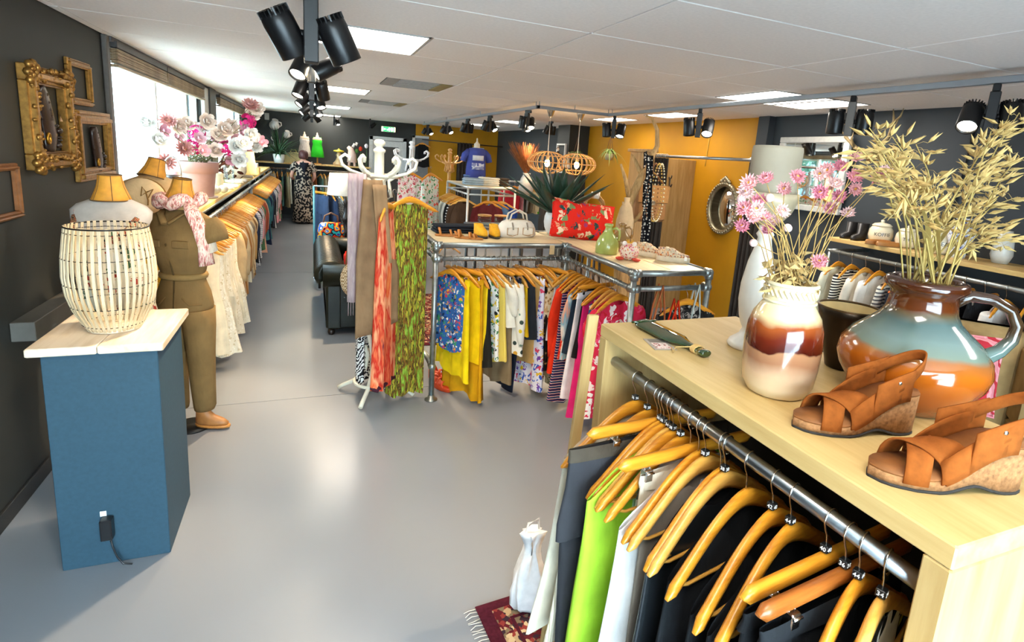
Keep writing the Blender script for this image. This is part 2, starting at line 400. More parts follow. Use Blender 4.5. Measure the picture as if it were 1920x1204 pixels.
b.box(-1.44, 1.44, -.03, .03, 2.28, 2.345); b.box(-1.44, 1.44, -.03, .03, 0.0, .08); b.build('door_frame', M_WFR, d1)
MB().box(-1.39, -.03, -.005, .005, .08, 2.28).build('pane', clearglass(), d1); MB().box(.03, 1.39, -.005, .005, .08, 2.28).build('pane', clearglass(), d1)
tag(MB().box(-30, 30, -40, YF-.14, -.2, -.05).build('pavement_front', solid('c9cac6', .8, 0, .1, 1)), kind='structure')
# skirting
tag(MB().bbox(XL, XL+.015, YF+.01, 5.1, 0, .09, .003).build('baseboard_left', solid('2c2d2d', .5)), kind='structure')
tag(MB().bbox(XR-.015, XR, YF+.01, 4.9, 0, .09, .003).build('baseboard_right', solid('2c2d2d', .5)), kind='structure')
tag(MB().bbox(XL+.02, XR-.02, YB-.03, YB-.013, 0, .09, .003).build('baseboard_back', solid('2a2725', .5)), kind='structure')

# ------------------------------------------------------------------ track lighting
M_BLK = solid('121213', .35, .2, 0); M_BLKF = solid('1b1b1c', .5); M_GRY = solid('9ba1a8', .35, .6, 0)
def rail(name, pts, mat, label, w=.018):
    b = MB()
    for p, q in zip(pts[:-1], pts[1:]):
        x0, x1 = sorted((p[0], q[0])); y0, y1 = sorted((p[1], q[1])); b.bbox(x0-w, x1+w, y0-w, y1+w, p[2]-.018, p[2]+.018, .003)
    t = thing(name, label, 'track', (pts[0][0], pts[0][1], CZ))
    o = b.build('track', mat, t); o.matrix_parent_inverse = Matrix.Translation(-Vector((pts[0][0], pts[0][1], CZ)))
    for p, q in zip(pts[:-1], pts[1:]):
        L = (Vector(q)-Vector(p)).length
        for i in range(max(2, int(L/2.2))+1):
            c = Vector(p).lerp(Vector(q), (i+.03)/(max(2, int(L/2.2))+.06)); s = MB().tube([(c.x, c.y, p[2]+.015), (c.x, c.y, CZ+.001)], .006, 6).build('suspension', mat, t); s.matrix_parent_inverse = Matrix.Translation(-Vector((pts[0][0], pts[0][1], CZ)))
rail('lamp_track', [(0, .6, 2.52), (0, 12.5, 2.52)], M_BLK, 'black ceiling lamp track above the long aisle')
rail('lamp_track', [(3.4, -1.2, 2.535), (3.4, 6.25, 2.535), (2.45, 6.25, 2.535), (2.45, 13.6, 2.535)], M_GRY, 'grey stepped ceiling lamp track along the right side of the shop'.replace('right side of the shop', 'yellow and dark side of the shop'), .02)
HEADS = {}
def head_meshes():
    if HEADS: return HEADS
    r = .048; L = .135
    pr = [(.001, 0), (r*.86, 0), (r*.95, .006), (r, .03), (r, L-.003), (r*.97, L), (r*.86, L), (r*.84, L-.02), (.001, L-.022)]
    HEADS['shell'] = MB().lathe(pr, 22).mesh('shell', M_BLK)
    HEADS['on'] = MB().lathe([(.001, L-.019), (r*.83, L-.019), (r*.83, L-.012), (r*.5, L-.006), (.001, L-.004)], 18).mesh('lens', emit('fff0d0', 60.))
    HEADS['off'] = MB().lathe([(.001, L-.019), (r*.83, L-.019), (r*.83, L-.012), (r*.5, L-.006), (.001, L-.004)], 18).mesh('lens', solid('2a2a2b', .12, .3, 0))
    fb = MB()
    for i in range(20):
        a = 2*PI*i/20; fb.box(r*.55, r*.98, -.0022, .0022, -.012, .008, Matrix.Rotation(a, 4, 'Z'))
    HEADS['fins'] = fb.mesh('fins', M_BLK)
    HEADS['body'] = MB().bbox(-.022, .022, -.03, .03, -.2, 0, .003).mesh('arm', M_BLKF)
    HEADS['body_g'] = MB().bbox(-.022, .022, -.03, .03, -.2, 0, .003).mesh('arm', solid('77726c', .4, .4, 0))
    HEADS['adapter'] = MB().bbox(-.016, .016, -.06, .03, 0, .035, .003).mesh('adapter', M_BLK)
    HEADS['pivot'] = MB().tube([(0, -.02, 0), (0, .02, 0)], .014, 10).mesh('pivot', M_BLK)
    return HEADS
NSP = [0]
def spot(loc, heads, label, rz=0, grey=False, power=60, sc=1.0):
    """loc: underside of the track. heads: list of (side, tilt about y, tilt about x, lit)"""
    H = head_meshes(); t = thing('track_spotlight', label, 'spotlight', loc, rz, 'twin track spotlights'); t.scale = (sc,)*3
    inst('adapter', H['adapter'], t, (0, 0, -.035)); inst('arm', H['body_g' if grey else 'body'], t, (0, 0, -.035))
    for hd_ in heads:
        sd, ty, tx, lit = hd_[:4]
        if len(hd_) > 4:
            dl = Matrix.Rotation(-rz, 3, 'Z') @ Vector(hd_[4]).normalized(); tx = math.asin(max(-1, min(1, dl.y))); ty = math.asin(max(-1, min(1, -dl.x/max(.05, cos(tx)))))
        M = Euler((tx, ty, 0)).to_matrix().to_4x4(); base = Vector((sd*.078, 0, -.15)); off = M @ Vector((0, 0, .06))
        # the head axis points down at rest
        h = inst('head', H['shell'], t, base+Vector((0, 0, 0))-(M @ Vector((0, 0, -.06))), (tx+PI, ty, 0))
        inst('lens', H['on' if lit else 'off'], h); inst('fins', H['fins'], h)
        inst('pivot', H['pivot'], t, (sd*.03, 0, -.15), (0, 0, PI/2))
        if lit:
            l = bpy.data.lights.new('spot_light', 'SPOT'); l.energy = power*1.6; l.color = (1, .74, .44); l.spot_size = math.radians(62); l.spot_blend = .7; l.shadow_soft_size = .04
            lo = bpy.data.objects.new('spot_light', l); COL.objects.link(lo); lo.parent = h; lo.location = (0, 0, .15); lo.rotation_euler = (PI, 0, 0)
A = 'black twin track spotlight over the long aisle, '
zt1 = 2.502; zt2 = 2.515
spot((0, .9, zt1), [(-1, .9, .95, 1), (1, -.8, .5, 0)], A+'right above the entrance', 0, False, 28)
spot((0, 2.32, zt1), [(-1, -.5, .25, 1), (1, -.45, .15, 1)], A+'first from the entrance', 0, False, 30, 1.15)
spot((0, 3.45, zt1), [(1, 1.0, -.2, 1), (-.6, .4, -.55, 1)], A+'second from the entrance', 0, False, 60)
spot((0, 4.9, zt1), [(-1, .35, -.35, 1), (1, -.2, .4, 0)], A+'third from the entrance', 0, False, 75)
spot((0, 6.3, zt1), [(-1, .7, -.3, 1), (1, -.2, -.45, 1)], A+'fourth from the entrance', 0, False, 75)
spot((0, 8.2, zt1), [(-1, .8, -.2, 1), (1, -.3, -.5, 1)], A+'fifth from the entrance', 0, False, 75)
spot((0, 10.6, zt1), [(-1, .8, .2, 1), (1, -.6, .2, 1)], A+'sixth from the entrance', 0, False, 75)
B = 'black twin track spotlight on the grey track, '
spot((3.4, 1.95, zt2), [(1, 0, 0, 1, (-.6, -.25, -.75)), (-1, .1, .2, 0)], B+'next to the tall oat stalks', PI/2+.5, False, 60, 1.12)
spot((3.4, 2.82, zt2), [(-1, .0, .0, 0), (1, 0, .0, 0)], 'grey bodied twin track spotlight with both heads unlit', PI/2+.6, True, 60, 1.12)
spot((3.4, 4.46, zt2), [(-1, 0, 0, 1, (-.42, -.42, -.8)), (1, .1, .1, 0)], B+'before the yellow wall by the fitting room', PI/2+.9, False, 60, 1.12)
spot((3.4, 6.1, zt2), [(-1, 0, 0, 1, (-.3, -.3, -.9)), (1, .1, .1, 0)], B+'at the corner of the step', PI/2+1, False, 60, 1.12)
spot((2.45, 6.6, zt2), [(-1, .05, .1, 0), (1, 0, 0, 1, (-.15, -.55, -.8))], B+'above the spiky potted plant', .5, False, 70)
spot((2.45, 8.2, zt2), [(-1, .2, .3, 0), (1, 0, 0, 1, (.3, -.55, -.75))], B+'above the folded jeans', .4, False, 70)
spot((2.45, 9.5, zt2), [(-1, .1, .3, 0), (1, -.1, .3, 0)], B+'facing away between two lit ones', .4, False, 70)
spot((2.45, 11.1, zt2), [(-1, .3, .3, 0), (1, 0, 0, 1, (.3, -.55, -.75))], B+'before the far yellow wall', .4, False, 70)
spot((2.45, 13.1, zt2), [(-1, .4, .3, 1), (1, 0, 0, 1, (.3, -.55, -.75))], B+'closest to the exit sign', .4, False, 60)
spot((.5, 14.7, CZ), [(1, -.2, -.4, 1)], 'single black spotlight on the ceiling before the dark back wall', 0, False, 60)
spot((1.33, 14.7, CZ), [(1, .8, -.3, 0)], 'single black spotlight beside the green exit sign', 0, False, 60)
spot((3.3, 9.0, CZ), [(1, .1, -.4, 1)], 'single black spotlight over the dark children rail', 0.4, False, 60)
spot((3.9, 9.3, CZ), [(-1, .3, .3, 0), (1, -.1, .2, 0)], 'unlit black twin spotlight before the dark wall niche', 0.4, False, 60)
# ------------------------------------------------------------------ hangers and garments
M_HW = wood('e39a2c', 'bd6c12', .28, 1.6, 0); M_HW2 = wood('e8ad52', 'c98832', .28, 1.6, 0); M_HW3 = wood('a85f25', '74390f', .3, 1.6, 0)
M_WIRE = solid('c9c6c0', .22, 1., 0); M_STEEL = solid('a9abac', .28, 1., .03)
HM = {}
def hook_mb(rr):
    c = rr+.003; pts = []
    for i in range(11):
        a = math.radians(-35+(205+35)*i/10); pts.append((c*cos(a), 0, c*sin(a)))
    pts += [(-c*.62, 0, -c*1.15), (-.004, 0, -c*1.9), (0, 0, -.055), (0, 0, -.083)]
    return MB().tube(pts, .0019, 6)
def arm_rings(hw, drop, top, th, n=13, bow=.028, straight=False):
    rings = []
    for i in range(2*n+1):
        x = hw*(i-n)/n; s = abs(x)/hw
        if straight: zt = top; zb = top-.034; y = 0; t = th
        else:
            e = s**1.35*.55+.45*(3*s*s-2*s**3); zt = top-drop*e*(1 if s < 1 else 1); zb = zt-(.046-.018*s); y = -bow*s*s; t = th*(1+.25*s)
        end = 1. if s < .93 else math.sqrt(max(0.02, 1-((s-.93)/.07)**2))
        zc = (zt+zb)/2; hz = (zt-zb)/2*end; ty = t/2*(.35+.65*end); b = .45
        rings.append([(x, y-ty, zc-hz*b), (x, y-ty, zc+hz*b), (x, y-ty*b, zc+hz), (x, y+ty*b, zc+hz), (x, y+ty, zc+hz*b), (x, y+ty, zc-hz*b), (x, y+ty*b, zc-hz), (x, y-ty*b, zc-hz)])
    return rings
def hanger_meshes(style, rr, hi=False):
    key = (style, rr, hi)
    if key in HM: return HM[key]
    d = {}; mat = {'curved': M_HW, 'pale': M_HW2, 'straight': M_HW, 'dark': M_HW3, 'thin': M_HW}[style]
    st = style in ('straight', 'dark'); n = 12 if hi else 6
    d['body'] = MB().loft(arm_rings((.235 if hi else .19) if st else (.265 if hi else .222), .15 if hi else .098, -.076, .024 if st else (.018 if hi else .015), n, .028, st)).mesh('body', mat)
    d['hook'] = hook_mb(rr).mesh('hook', M_WIRE)
    if st:
        for nm in ('clip',):
            b = MB(); b.bbox(-.012, .012, -.012, .012, -.15, -.118, .002); b.tube([(-.008, 0, -.112), (-.008, 0, -.13)], .0016, 5); b.tube([(.008, 0, -.112), (.008, 0, -.13)], .0016, 5)
            b.tube([(-.012, -.014, -.125), (.012, -.014, -.125)], .003, 6); d['clip'] = b.mesh('clip', M_WIRE)
    else: d['bar'] = MB().tube([(-.225, -.02, -.225), (-.19, -.018, -.24), (.19, -.018, -.24), (.225, -.02, -.225)], .0045, 6).mesh('trouser_bar', M_HW2)
    HM[key] = d; return d
HG = 'wooden clothes hangers'
def hanger(loc, rz, label, style='curved', rr=.017, hi=False, group=HG, bar=True, tilt=0.):
    d = hanger_meshes(style, rr, hi); t = thing('clothes_hanger', label, 'hanger', loc, rz, group, (tilt, 0, rz))
    inst('body', d['body'], t); inst('hook', d['hook'], t)
    if 'clip' in d:
        for x in (-.14, .14): inst('clip', d['clip'], t, (x, 0, 0))
    elif bar and hi: inst('trouser_bar', d['bar'], t)
    return t
def cloth_body(W, L, flare=1.2, T=.03, waist=0., neck=.06, folds=3, amp=.012, nu=28, nv=12, z0=-.08, slope=.092, hemw=.015, seed=0, sag=1.15, ww=.35):
    r = random.Random(seed); p1, p2, p3 = r.uniform(0, 6), r.uniform(0, 6), r.uniform(0, 6)
    def fn(u, v):
        a = 2*PI*u; s = cos(a); sg = 1 if sin(a) >= 0 else -1
        w = W*(1+(flare-1)*v**1.15)*(1-waist*math.exp(-((v-ww)/.16)**2))
        top = z0-slope*abs(s)**sag
        if abs(s) < .36: top -= (neck if sg < 0 else neck*.35)*(1-(s/.36)**2)
        bot = -L+hemw*sin(s*5+p3)
        z = top+(bot-top)*v
        t = (.010+(T-.010)*min(1, v*3.5)+T*.35*v)
        y = sg*t*abs(sin(a))**.55
        y += amp*(.25+v)*sin(s*PI*folds+p1+.8*v)+amp*.5*(v)*sin(s*PI*folds*2.1+p2)
        x = w*s*(1+.03*v*sin(folds*2+p2+6*v))
        return (x, y, z)
    b = MB(); b.grid(fn, nu, nv, wrap=True); return b
def sleeve_mb(side, W, Ls, n=10, z0=-.17, out=.05, r0=.062, r1=.045, seed=0, fwd=0.):
    r = random.Random(seed); ph = r.uniform(0, 6); rings = []; m = 7
    for i in range(m+1):
        v = i/m; x = side*(W*.9+out*min(1, v*2.2)*(1-.25*v)); z = z0-.0-(Ls)*v; y = fwd*v+.006*sin(ph+5*v)
        rx = r0+(r1-r0)*v; ry = rx*(.5+.12*sin(ph+7*v))
        if i == 0: rx *= .75
        rings.append([(x+rx*cos(2*PI*j/n), y+ry*sin(2*PI*j/n), z+side*0-.25*rx*cos(2*PI*j/n)*side*(1-v)) for j in range(n)])
    return MB().loft(rings)
def garment(name, label, cat, mat, loc, rz, W=.2, L=.9, kind='dress', flare=1.3, T=.032, sleeves=0., waist=.0, neck=.07, folds=3, amp=.012, lo=False, group=None, seed=None, mat2=None, tilt=0., collar=None, buttons=None, fwd=0., hem=None, sl=.092):
    seed = random.randint(0, 9999) if seed is None else seed
    t = thing(name, label, cat, loc, rz, group, (tilt, 0, rz)); nu, nv = (14, 6) if lo else (30, 13)
    if kind == 'trousers':
        r = random.Random(seed); ph = r.uniform(0, 6)
        cloth_body(W, .40, 1.08, T, 0, .0, 2, .006, nu, 5, -.13, .004, .004, seed).build('waist', mat, t)
        cloth_body(W+.004, .165, 1.0, T*.5+.006, 0, .0, 2, .003, nu, 2, -.125, .004, .0, seed).build('waistband', mat2 or mat, t)
        for sd in (-1, 1):
            rings = []
            for i in range(8):
                v = i/7; z = -.33-(L-.33)*v; w = W*(.56-.12*v*(2-flare)); x = sd*W*(.46+.04*v); n = 12
                rings.append([(x+w*cos(2*PI*j/n), T*(1-.2*v)*sin(2*PI*j/n)+.012*sin(ph+4*v+sd), z) for j in range(n)])
            MB().loft(rings).build('trouser_leg', mat, t)
        return t
    z0, slope = (-.135, .006) if kind == 'skirt' else (-.08, sl)
    cloth_body(W, L, flare, T, waist, 0 if kind == 'skirt' else neck, folds, amp, nu, nv, z0, slope, .015, seed).build('body', mat, t)
    if kind == 'skirt': cloth_body(W+.003, .175, 1.0, T*.6, 0, 0, 2, .002, nu, 2, -.128, .005, 0, seed).build('waistband', mat2 or mat, t)
    if sleeves:
        for sd in (-1, 1): sleeve_mb(sd, W, sleeves, 8 if lo else 12, seed=seed+sd, fwd=fwd, z0=-.08-sl*.98).build('sleeve', mat2 or mat, t)
    if collar and not lo:
        pts = [(.075*sin(a)*1.0, -.028*cos(a), -.088-.05*(1+cos(a))/2) for a in [2*PI*i/16 for i in range(16)]]
        MB().tube(pts, .013, 7, closed=True).build('collar', collar, t)
    if buttons and not lo:
        for i in range(5): MB().ell((0.012, -T-.012, -.22-i*.12), .008, .004, .008, 8, 4).build('button', buttons, t)
    if hem and not lo:
        pts = []
        for i in range(28):
            a = 2*PI*i/28; pts.append((W*flare*1.0*cos(a), (T*1.35)*(1 if sin(a) >= 0 else -1)*abs(sin(a))**.55+.004*sin(9*a), -L+.012+.012*sin(11*a)))
        MB().tube(pts, .014, 6, closed=True).build('hem_frill', hem, t)
    return t
def text_mesh(txt, size, mat, depth=.0004, name='lettering'):
    cu = bpy.data.curves.new(name, 'FONT'); cu.body = txt; cu.size = size; cu.extrude = depth; cu.align_x = 'CENTER'; cu.align_y = 'CENTER'; cu.resolution_u = 3
    o = bpy.data.objects.new(name, cu); COL.objects.link(o); dg = bpy.context.evaluated_depsgraph_get(); dg.update()
    me = bpy.data.meshes.new_from_object(o.evaluated_get(dg)); me.name = name; bpy.data.objects.remove(o); me.materials.clear(); me.materials.append(mat); return me

# ------------------------------------------------------------------ near wooden box rail with the shoes and vases on top
ZT = 1.42; BX0, BX1, BY0, BY1 = .893, 1.47, .4275, 1.565
M_PLY = wood('d3b478', 'bd985a', .5, .55, 1); M_PLYV = wood('c9aa72', 'b08c52', .5, .55, 2)
t = thing('box_rail', 'pale wooden box unit with a steel clothes rail, vases and shoes on top', 'clothes rack', (1.18, 1.0, 0))
def part(b, name, mat, par, **k):
    o = b.build(name, mat, par, **k); o.matrix_parent_inverse = Matrix.Translation(-Vector(par.location)); return o
part(MB().bbox(BX0, BX1, BY0, BY1, ZT-.042, ZT, .003), 'top_board', M_PLY, t)
part(MB().bbox(BX0, BX1, BY0, BY0+.045, 0, ZT-.0425, .003), 'end_panel', M_PLYV, t)
part(MB().bbox(BX0, BX1, BY1-.045, BY1, 0, ZT-.0425, .003), 'end_panel', M_PLYV, t)
part(MB().bbox(BX1-.03, BX1, BY0+.046, BY1-.046, 0, ZT-.043, .003), 'back_panel', solid('3b3632', .7), t)
part(MB().bbox(BX0+.03, BX1-.031, BY0+.046, BY1-.046, .0, .06, .003), 'bottom_board', M_PLY, t)
RX, RZ = .934, 1.30
part(MB().tube([(RX, BY0+.046, RZ), (RX, BY1-.046, RZ)], .0165, 20), 'hanging_rail', M_STEEL, t)
tag(MB().bbox(-.02, .02, -.009, .009, 0, 1.44, .003).build('leaning_board', M_PLYV, None, (.80, 1.61, .0), (0, math.radians(3.4), 0)), 'pale plank leaning against the far end of the wooden box rail', 'plank')
hy = [1.61, 1.53, 1.468, 1.447, 1.428, 1.396, 1.375, 1.334, 1.282, 1.241, 1.21, 1.14, 1.122, 1.034, .94, .88, .775, .724, .69, .635]
sty = ['curved', 'curved', 'straight', 'curved', 'curved', 'pale', 'curved', 'curved', 'straight', 'curved', 'pale', 'curved', 'pale', 'curved', 'curved', 'curved', 'straight', 'dark', 'curved', 'pale']
BLK = fabric('17181a'); BLK2 = fabric('1f2124'); CHAR = fabric('3a3a3e'); LIME = fabric('a9d63c'); WHT = fabric('e9e6e2'); TAUPE = fabric('8d8174'); BEI = fabric('d3bea0'); NAVY = fabric('1d2433'); CREAM = fabric('e6dcc4')
gs = [('knitted_top', 'cream ribbed knit top', 'top', CREAM, dict(W=.2, L=.72)), ('knitted_top', 'beige striped knit top', 'top', pattern('vstripes', ['d9cbb0', 'f0e8da', 'b7a88c'], 3), dict(W=.2, L=.7)),
      ('jeans', 'dark grey denim jeans with ribbed waist', 'jeans', CHAR, dict(W=.235, L=1.06, kind='trousers', mat2=fabric('4a4238'))), ('top', 'black sleeveless top', 'top', BLK2, dict(W=.14, L=.7)), ('top', 'charcoal thin top', 'top', CHAR, dict(W=.14, L=.7)),
      ('jacket', 'lime green long sleeved jacket', 'jacket', LIME, dict(W=.225, L=1.0, flare=1.22, T=.03)), ('top', 'mint thin strap top', 'top', fabric('b8d8b0'), dict(W=.1, L=.6)), ('blouse', 'white loose blouse', 'blouse', WHT, dict(W=.115, L=.8)),
      ('skirt', 'beige clipped linen skirt', 'skirt', fabric('cfc0aa'), dict(W=.13, L=.8, kind='skirt', flare=1.2)), ('blouse', 'white blouse with ruffled front edge', 'blouse', WHT, dict(W=.205, L=.98, amp=.016)), ('dress', 'taupe plain dress', 'dress', TAUPE, dict(W=.165, L=1.05, flare=1.15)),
      ('vest', 'black thin vest', 'top', BLK, dict(W=.18, L=.85)), ('top', 'black top with shiny leather shoulder strap', 'top', solid('1c1f22', .35), dict(W=.2, L=.9)), ('top', 'black wide neck top', 'top', BLK2, dict(W=.19, L=.92, neck=.12)),
      ('dress', 'black fitted dress with wide neck', 'dress', BLK, dict(W=.2, L=1.05, neck=.13)), ('dress', 'black jersey dress with open neck', 'dress', BLK2, dict(W=.2, L=1.05, neck=.14)), ('trousers', 'black clipped trousers', 'trousers', BLK, dict(W=.18, L=1.06, kind='trousers')),
      ('trousers', 'black pleated trousers', 'trousers', BLK2, dict(W=.18, L=1.06, kind='trousers')), ('dress', 'black evening dress', 'dress', BLK, dict(W=.19, L=1.06, neck=.13)), ('dress', 'black and white block print dress', 'dress', pattern('blotch', ['101112', 'efeae0', '101112', 'd8cf3a'], 1.5), dict(W=.2, L=1.0, neck=.05))]
sizes = {0: '36', 1: '38', 3: '36', 4: '38', 5: '34', 6: '38', 7: '38', 10: '38', 12: '38', 14: '42', 15: '44', 16: '40', 17: '36', 18: '44', 19: '34'}
M_NUM = solid('f4f2ee', .6, 0, 0); M_CUBE = solid('141414', .4, 0, 0)
TXT = {}
hy = [v*.855 for v in hy]
for i, y in enumerate(hy):
    rz = math.radians([4, 6, 3, 8, 7, 9, 7, 9, 6, 10, 10, 12, 12, 11, 13, 14, 7, 6, 17, 20][i])
    nm, col, cat, mat, kw = gs[i]
    h = hanger((RX, y, RZ), rz, 'wooden hanger holding the '+col+' on the box rail', sty[i], .0165, True)
    if i in sizes:
        n = sizes[i]
        if n not in TXT: TXT[n] = text_mesh(n, .0125, M_NUM)
        m = MB().bbox(-.0085, .0085, -.0085, .0085, -.074, -.058, .0015).build('size_marker', M_CUBE, h)
        inst('lettering', TXT[n], m, (-.0089, 0, -.066), (PI/2, 0, -PI/2)); inst('lettering', TXT[n], m, (0, -.0089, -.066), (PI/2, 0, 0))
    garment(nm, col+' hanging on the wooden box rail', cat, mat, (RX, y, RZ), rz, group='clothes on the wooden box rail', **{**dict(T=.014, folds=3, amp=.012, sl=.15), **kw, 'W': kw['W']*1.22, 'L': min(1.2, kw['L']*1.12)})
# ------------------------------------------------------------------ on the box: vases, flowers, sandals
def glaze(name, stops, zscale, namp, nscale, rough=.12, dirv=(0, 0, 1)):
    k = N(name); k.set(Roughness=rough, spec=.6, coat=.4)
    tc = k.n('TexCoord'); sp = k.n('SeparateXYZ'); k.l(tc.outputs['Object'], sp.inputs[0])
    nz = k.n('TexNoise'); nz.inputs['Scale'].default_value = nscale; nz.inputs['Detail'].default_value = 3; k.l(tc.outputs['Object'], nz.inputs['Vector'])
    m1 = k.n('Math', operation='MULTIPLY'); k.l(sp.outputs[2], m1.inputs[0]); m1.inputs[1].default_value = 1/zscale
    m2 = k.n('Math', operation='MULTIPLY_ADD'); k.l(nz.outputs['Fac'], m2.inputs[0]); m2.inputs[1].default_value = namp; k.l(m1.outputs[0], m2.inputs[2])
    m3 = k.n('Math', operation='SUBTRACT'); k.l(m2.outputs[0], m3.inputs[0]); m3.inputs[1].default_value = namp*.5
    k.l(k.ramp(m3.outputs[0], stops), k.b.inputs['Base Color']); k.bump(nz.outputs['Fac'], .05, .002); return k.m
V1 = (1.07, .97, ZT)
t = thing('drip_glaze_vase', 'cream and red-brown drip glazed vase holding pink dried daisies', 'vase', V1)
MB().lathe([(.001, 0), (.064, 0), (.072, .006), (.084, .03), (.089, .075), (.09, .13), (.087, .17), (.078, .2), (.064, .222), (.058, .232), (.058, .275), (.053, .278), (.052, .232), (.06, .2), (.08, .16), (.08, .03), (.001, .02)], 44).build('body', glaze('drip_glaze', [(.0, 'd9c6a0'), (.2, 'c9a583'), (.33, '9a6a4b'), (.415, 'a37350'), (.43, '45140a'), (.55, '641f0d'), (.66, '964a20'), (.74, 'e2cb98'), (1., 'efe0b6')], .28, .22, 9), t)
rope = MB()
for i in range(30):
    a = 2*PI*i/30; c = Vector((.0605*cos(a), .0605*sin(a), .258)); rope.tube([c+Vector((-.006*sin(a+0), .006*cos(a), -.009)), c+Vector((.006*sin(a), -.006*cos(a), .009))], [.003, .0035], 5)
rope.build('rope_band', solid('e4d4ad', .3, coat=.3), t)
b = MB(); b.tube([(.0595*cos(2*PI*i/30), .0595*sin(2*PI*i/30), .236) for i in range(30)], .004, 6, closed=True); b.tube([(.0585*cos(2*PI*i/30), .0585*sin(2*PI*i/30), .278) for i in range(30)], .005, 6, closed=True); b.build('rim', solid('e9dab2', .25, coat=.3), t)
# pink dried daisies
heads = [(0.83, 0.9, 1.93), (0.92, 0.95, 1.94), (0.84, 0.92, 1.91), (0.92, 0.96, 1.89), (0.87, 0.96, 1.89), (0.8, 0.87, 1.88), (0.82, 0.86, 1.88), (0.91, 0.99, 1.83), (0.85, 0.9, 1.86), (0.88, 0.9, 1.86), (1.03, 1.02, 1.84), (0.93, 0.94, 1.9), (1.02, 0.99, 1.92), (1.0, 0.94, 1.95), (1.09, 0.96, 1.96), (1.01, 0.88, 1.92), (1.11, 0.96, 1.97), (1.19, 1.0, 1.88), (1.12, 0.94, 1.94), (1.19, 0.98, 1.91), (1.03, 0.97, 1.83), (1.03, 0.87, 1.77), (1.23, 0.98, 1.87), (1.14, 0.95, 1.98), (1.14, 0.91, 2.0), (1.08, 0.86, 1.96), (1.36, 1.0, 1.98), (1.26, 0.94, 1.96), (1.24, 0.98, 1.93), (0.96, 1.0, 1.79), (1.0, 0.97, 1.87), (1.01, 1.01, 1.82)]
PINKS = [fabric(c, .8, 0) for c in ('ecb6b6', 'e3a0a8', 'f2d0cc', 'd98f9f')]
M_STEM = solid('b08d4e', .8, 0, .15, 40); M_DISC = solid('d9a24a', .85, 0, .2, 200, .4); M_DRY = solid('b79a62', .85, 0, .2, 40)
PET = {}
def daisy_mesh(k, r):
    key = (k, r)
    if key in PET: return PET[key]
    b = MB(); rg = random.Random(k)
    for ring, (n, tilt, L) in enumerate(((15, .18, 1.0), (13, .55, .85), (10, .95, .66))):
        for i in range(n):
            a = 2*PI*(i+rg.uniform(-.2, .2))/n+ring*.2; l = r*L*rg.uniform(.85, 1.08); w = r*.17; tl = tilt+rg.uniform(-.12, .12)
            M = Matrix.Rotation(a, 4, 'Z') @ Matrix.Rotation(-tl, 4, 'Y')
            b.add([M @ Vector(p) for p in ((r*.2, 0, 0), (l*.6, -w, .001), (l, 0, .004), (l*.6, w, .001), (l*.6, 0, -.002))], [(0, 1, 4), (1, 2, 4), (2, 3, 4), (3, 0, 4)])
    PET[key] = b.mesh('petals', PINKS[k % 4]); return PET[key]
DISC = MB().ell((0, 0, .002), .0058, .0058, .004, 10, 6).mesh('disc', M_DISC)
camd = Vector((0, 0, 1.95))
for i, h in enumerate(heads):
    h = Vector(h); a = 2*PI*i*.618; base = Vector((V1[0]+.035*cos(a), V1[1]+.035*sin(a), ZT+.24))
    bud = i in (4, 11, 20, 29); t = thing('dried_daisy', 'closed pale pink dried bud in the drip glazed vase' if bud else 'pink dried daisy standing in the drip glazed vase', 'flower', base, 0, 'pale dried buds in the drip glazed vase' if bud else 'pink dried daisies in the drip glazed vase')
    d = h-base; mid = d*.5+Vector((0, 0, .03+.15*max(0, d.xy.length-.1)))
    MB().tube([(0, 0, -.12), (0, 0, 0), mid*.55, mid, d], [.0014, .0014, .0013, .0011, .001], 5).build('stem', M_STEM, t)
    r = .021 if not bud else .012
    n = (Vector((-.7, -.65, .35))+Vector((rnd(-.5, .5), rnd(-.5, .5), rnd(-.1, .5)))).normalized(); q = n.to_track_quat('Z', 'Y').to_euler()
    if bud: MB().ell((0, 0, .003), .0095, .0095, .012, 12, 7).build('petals', PINKS[2], t, d, q)
    else:
        p = inst('petals', daisy_mesh(i % 8, r), t, d, q); inst('disc', DISC, p)
    # shrivelled leaves along the stem
    lb = MB()
    for j in range(4):
        f = rnd(.05, .6); c = Vector((0, 0, 0)).lerp(mid, f); M = Matrix.Translation(c) @ Euler((rnd(0, 6), rnd(-.5, .9), rnd(0, 6))).to_matrix().to_4x4(); L = rnd(.02, .05); w = rnd(.004, .009)
        lb.add([M @ Vector(p) for p in ((0, 0, 0), (L*.4, -w, .006), (L*.8, -w*.5, -.004), (L, 0, -.012), (L*.7, w*.7, .002), (L*.35, w, -.003))], [(0, 1, 2, 3, 4, 5)])
    lb.build('dry_leaves', M_DRY, t, solidify=.0006)
# dark bowl
BW = (1.405, 1.06, ZT)
t = thing('deep_bowl', 'dark mottled metal planter bowl with cream inside beside the big jug', 'bowl', BW)
MB().lathe([(.001, 0), (.036, 0), (.04, .004), (.046, .03), (.066, .1), (.078, .155), (.083, .178), (.079, .18), (.074, .15), (.06, .1)], 40, caps=False).build('body', solid('33281c', .3, .7, .3, 14, .3), t)
MB().lathe([(.001, .02), (.03, .03), (.056, .09), (.0735, .152), (.078, .176)], 40, caps=False).build('lining', solid('d9bf86', .5, 0, .1, 20), t)
MB().tube([(.081*cos(2*PI*i/36), .081*sin(2*PI*i/36), .179) for i in range(36)], .0028, 6, closed=True).build('rim', solid('5b4526', .3, .6), t)
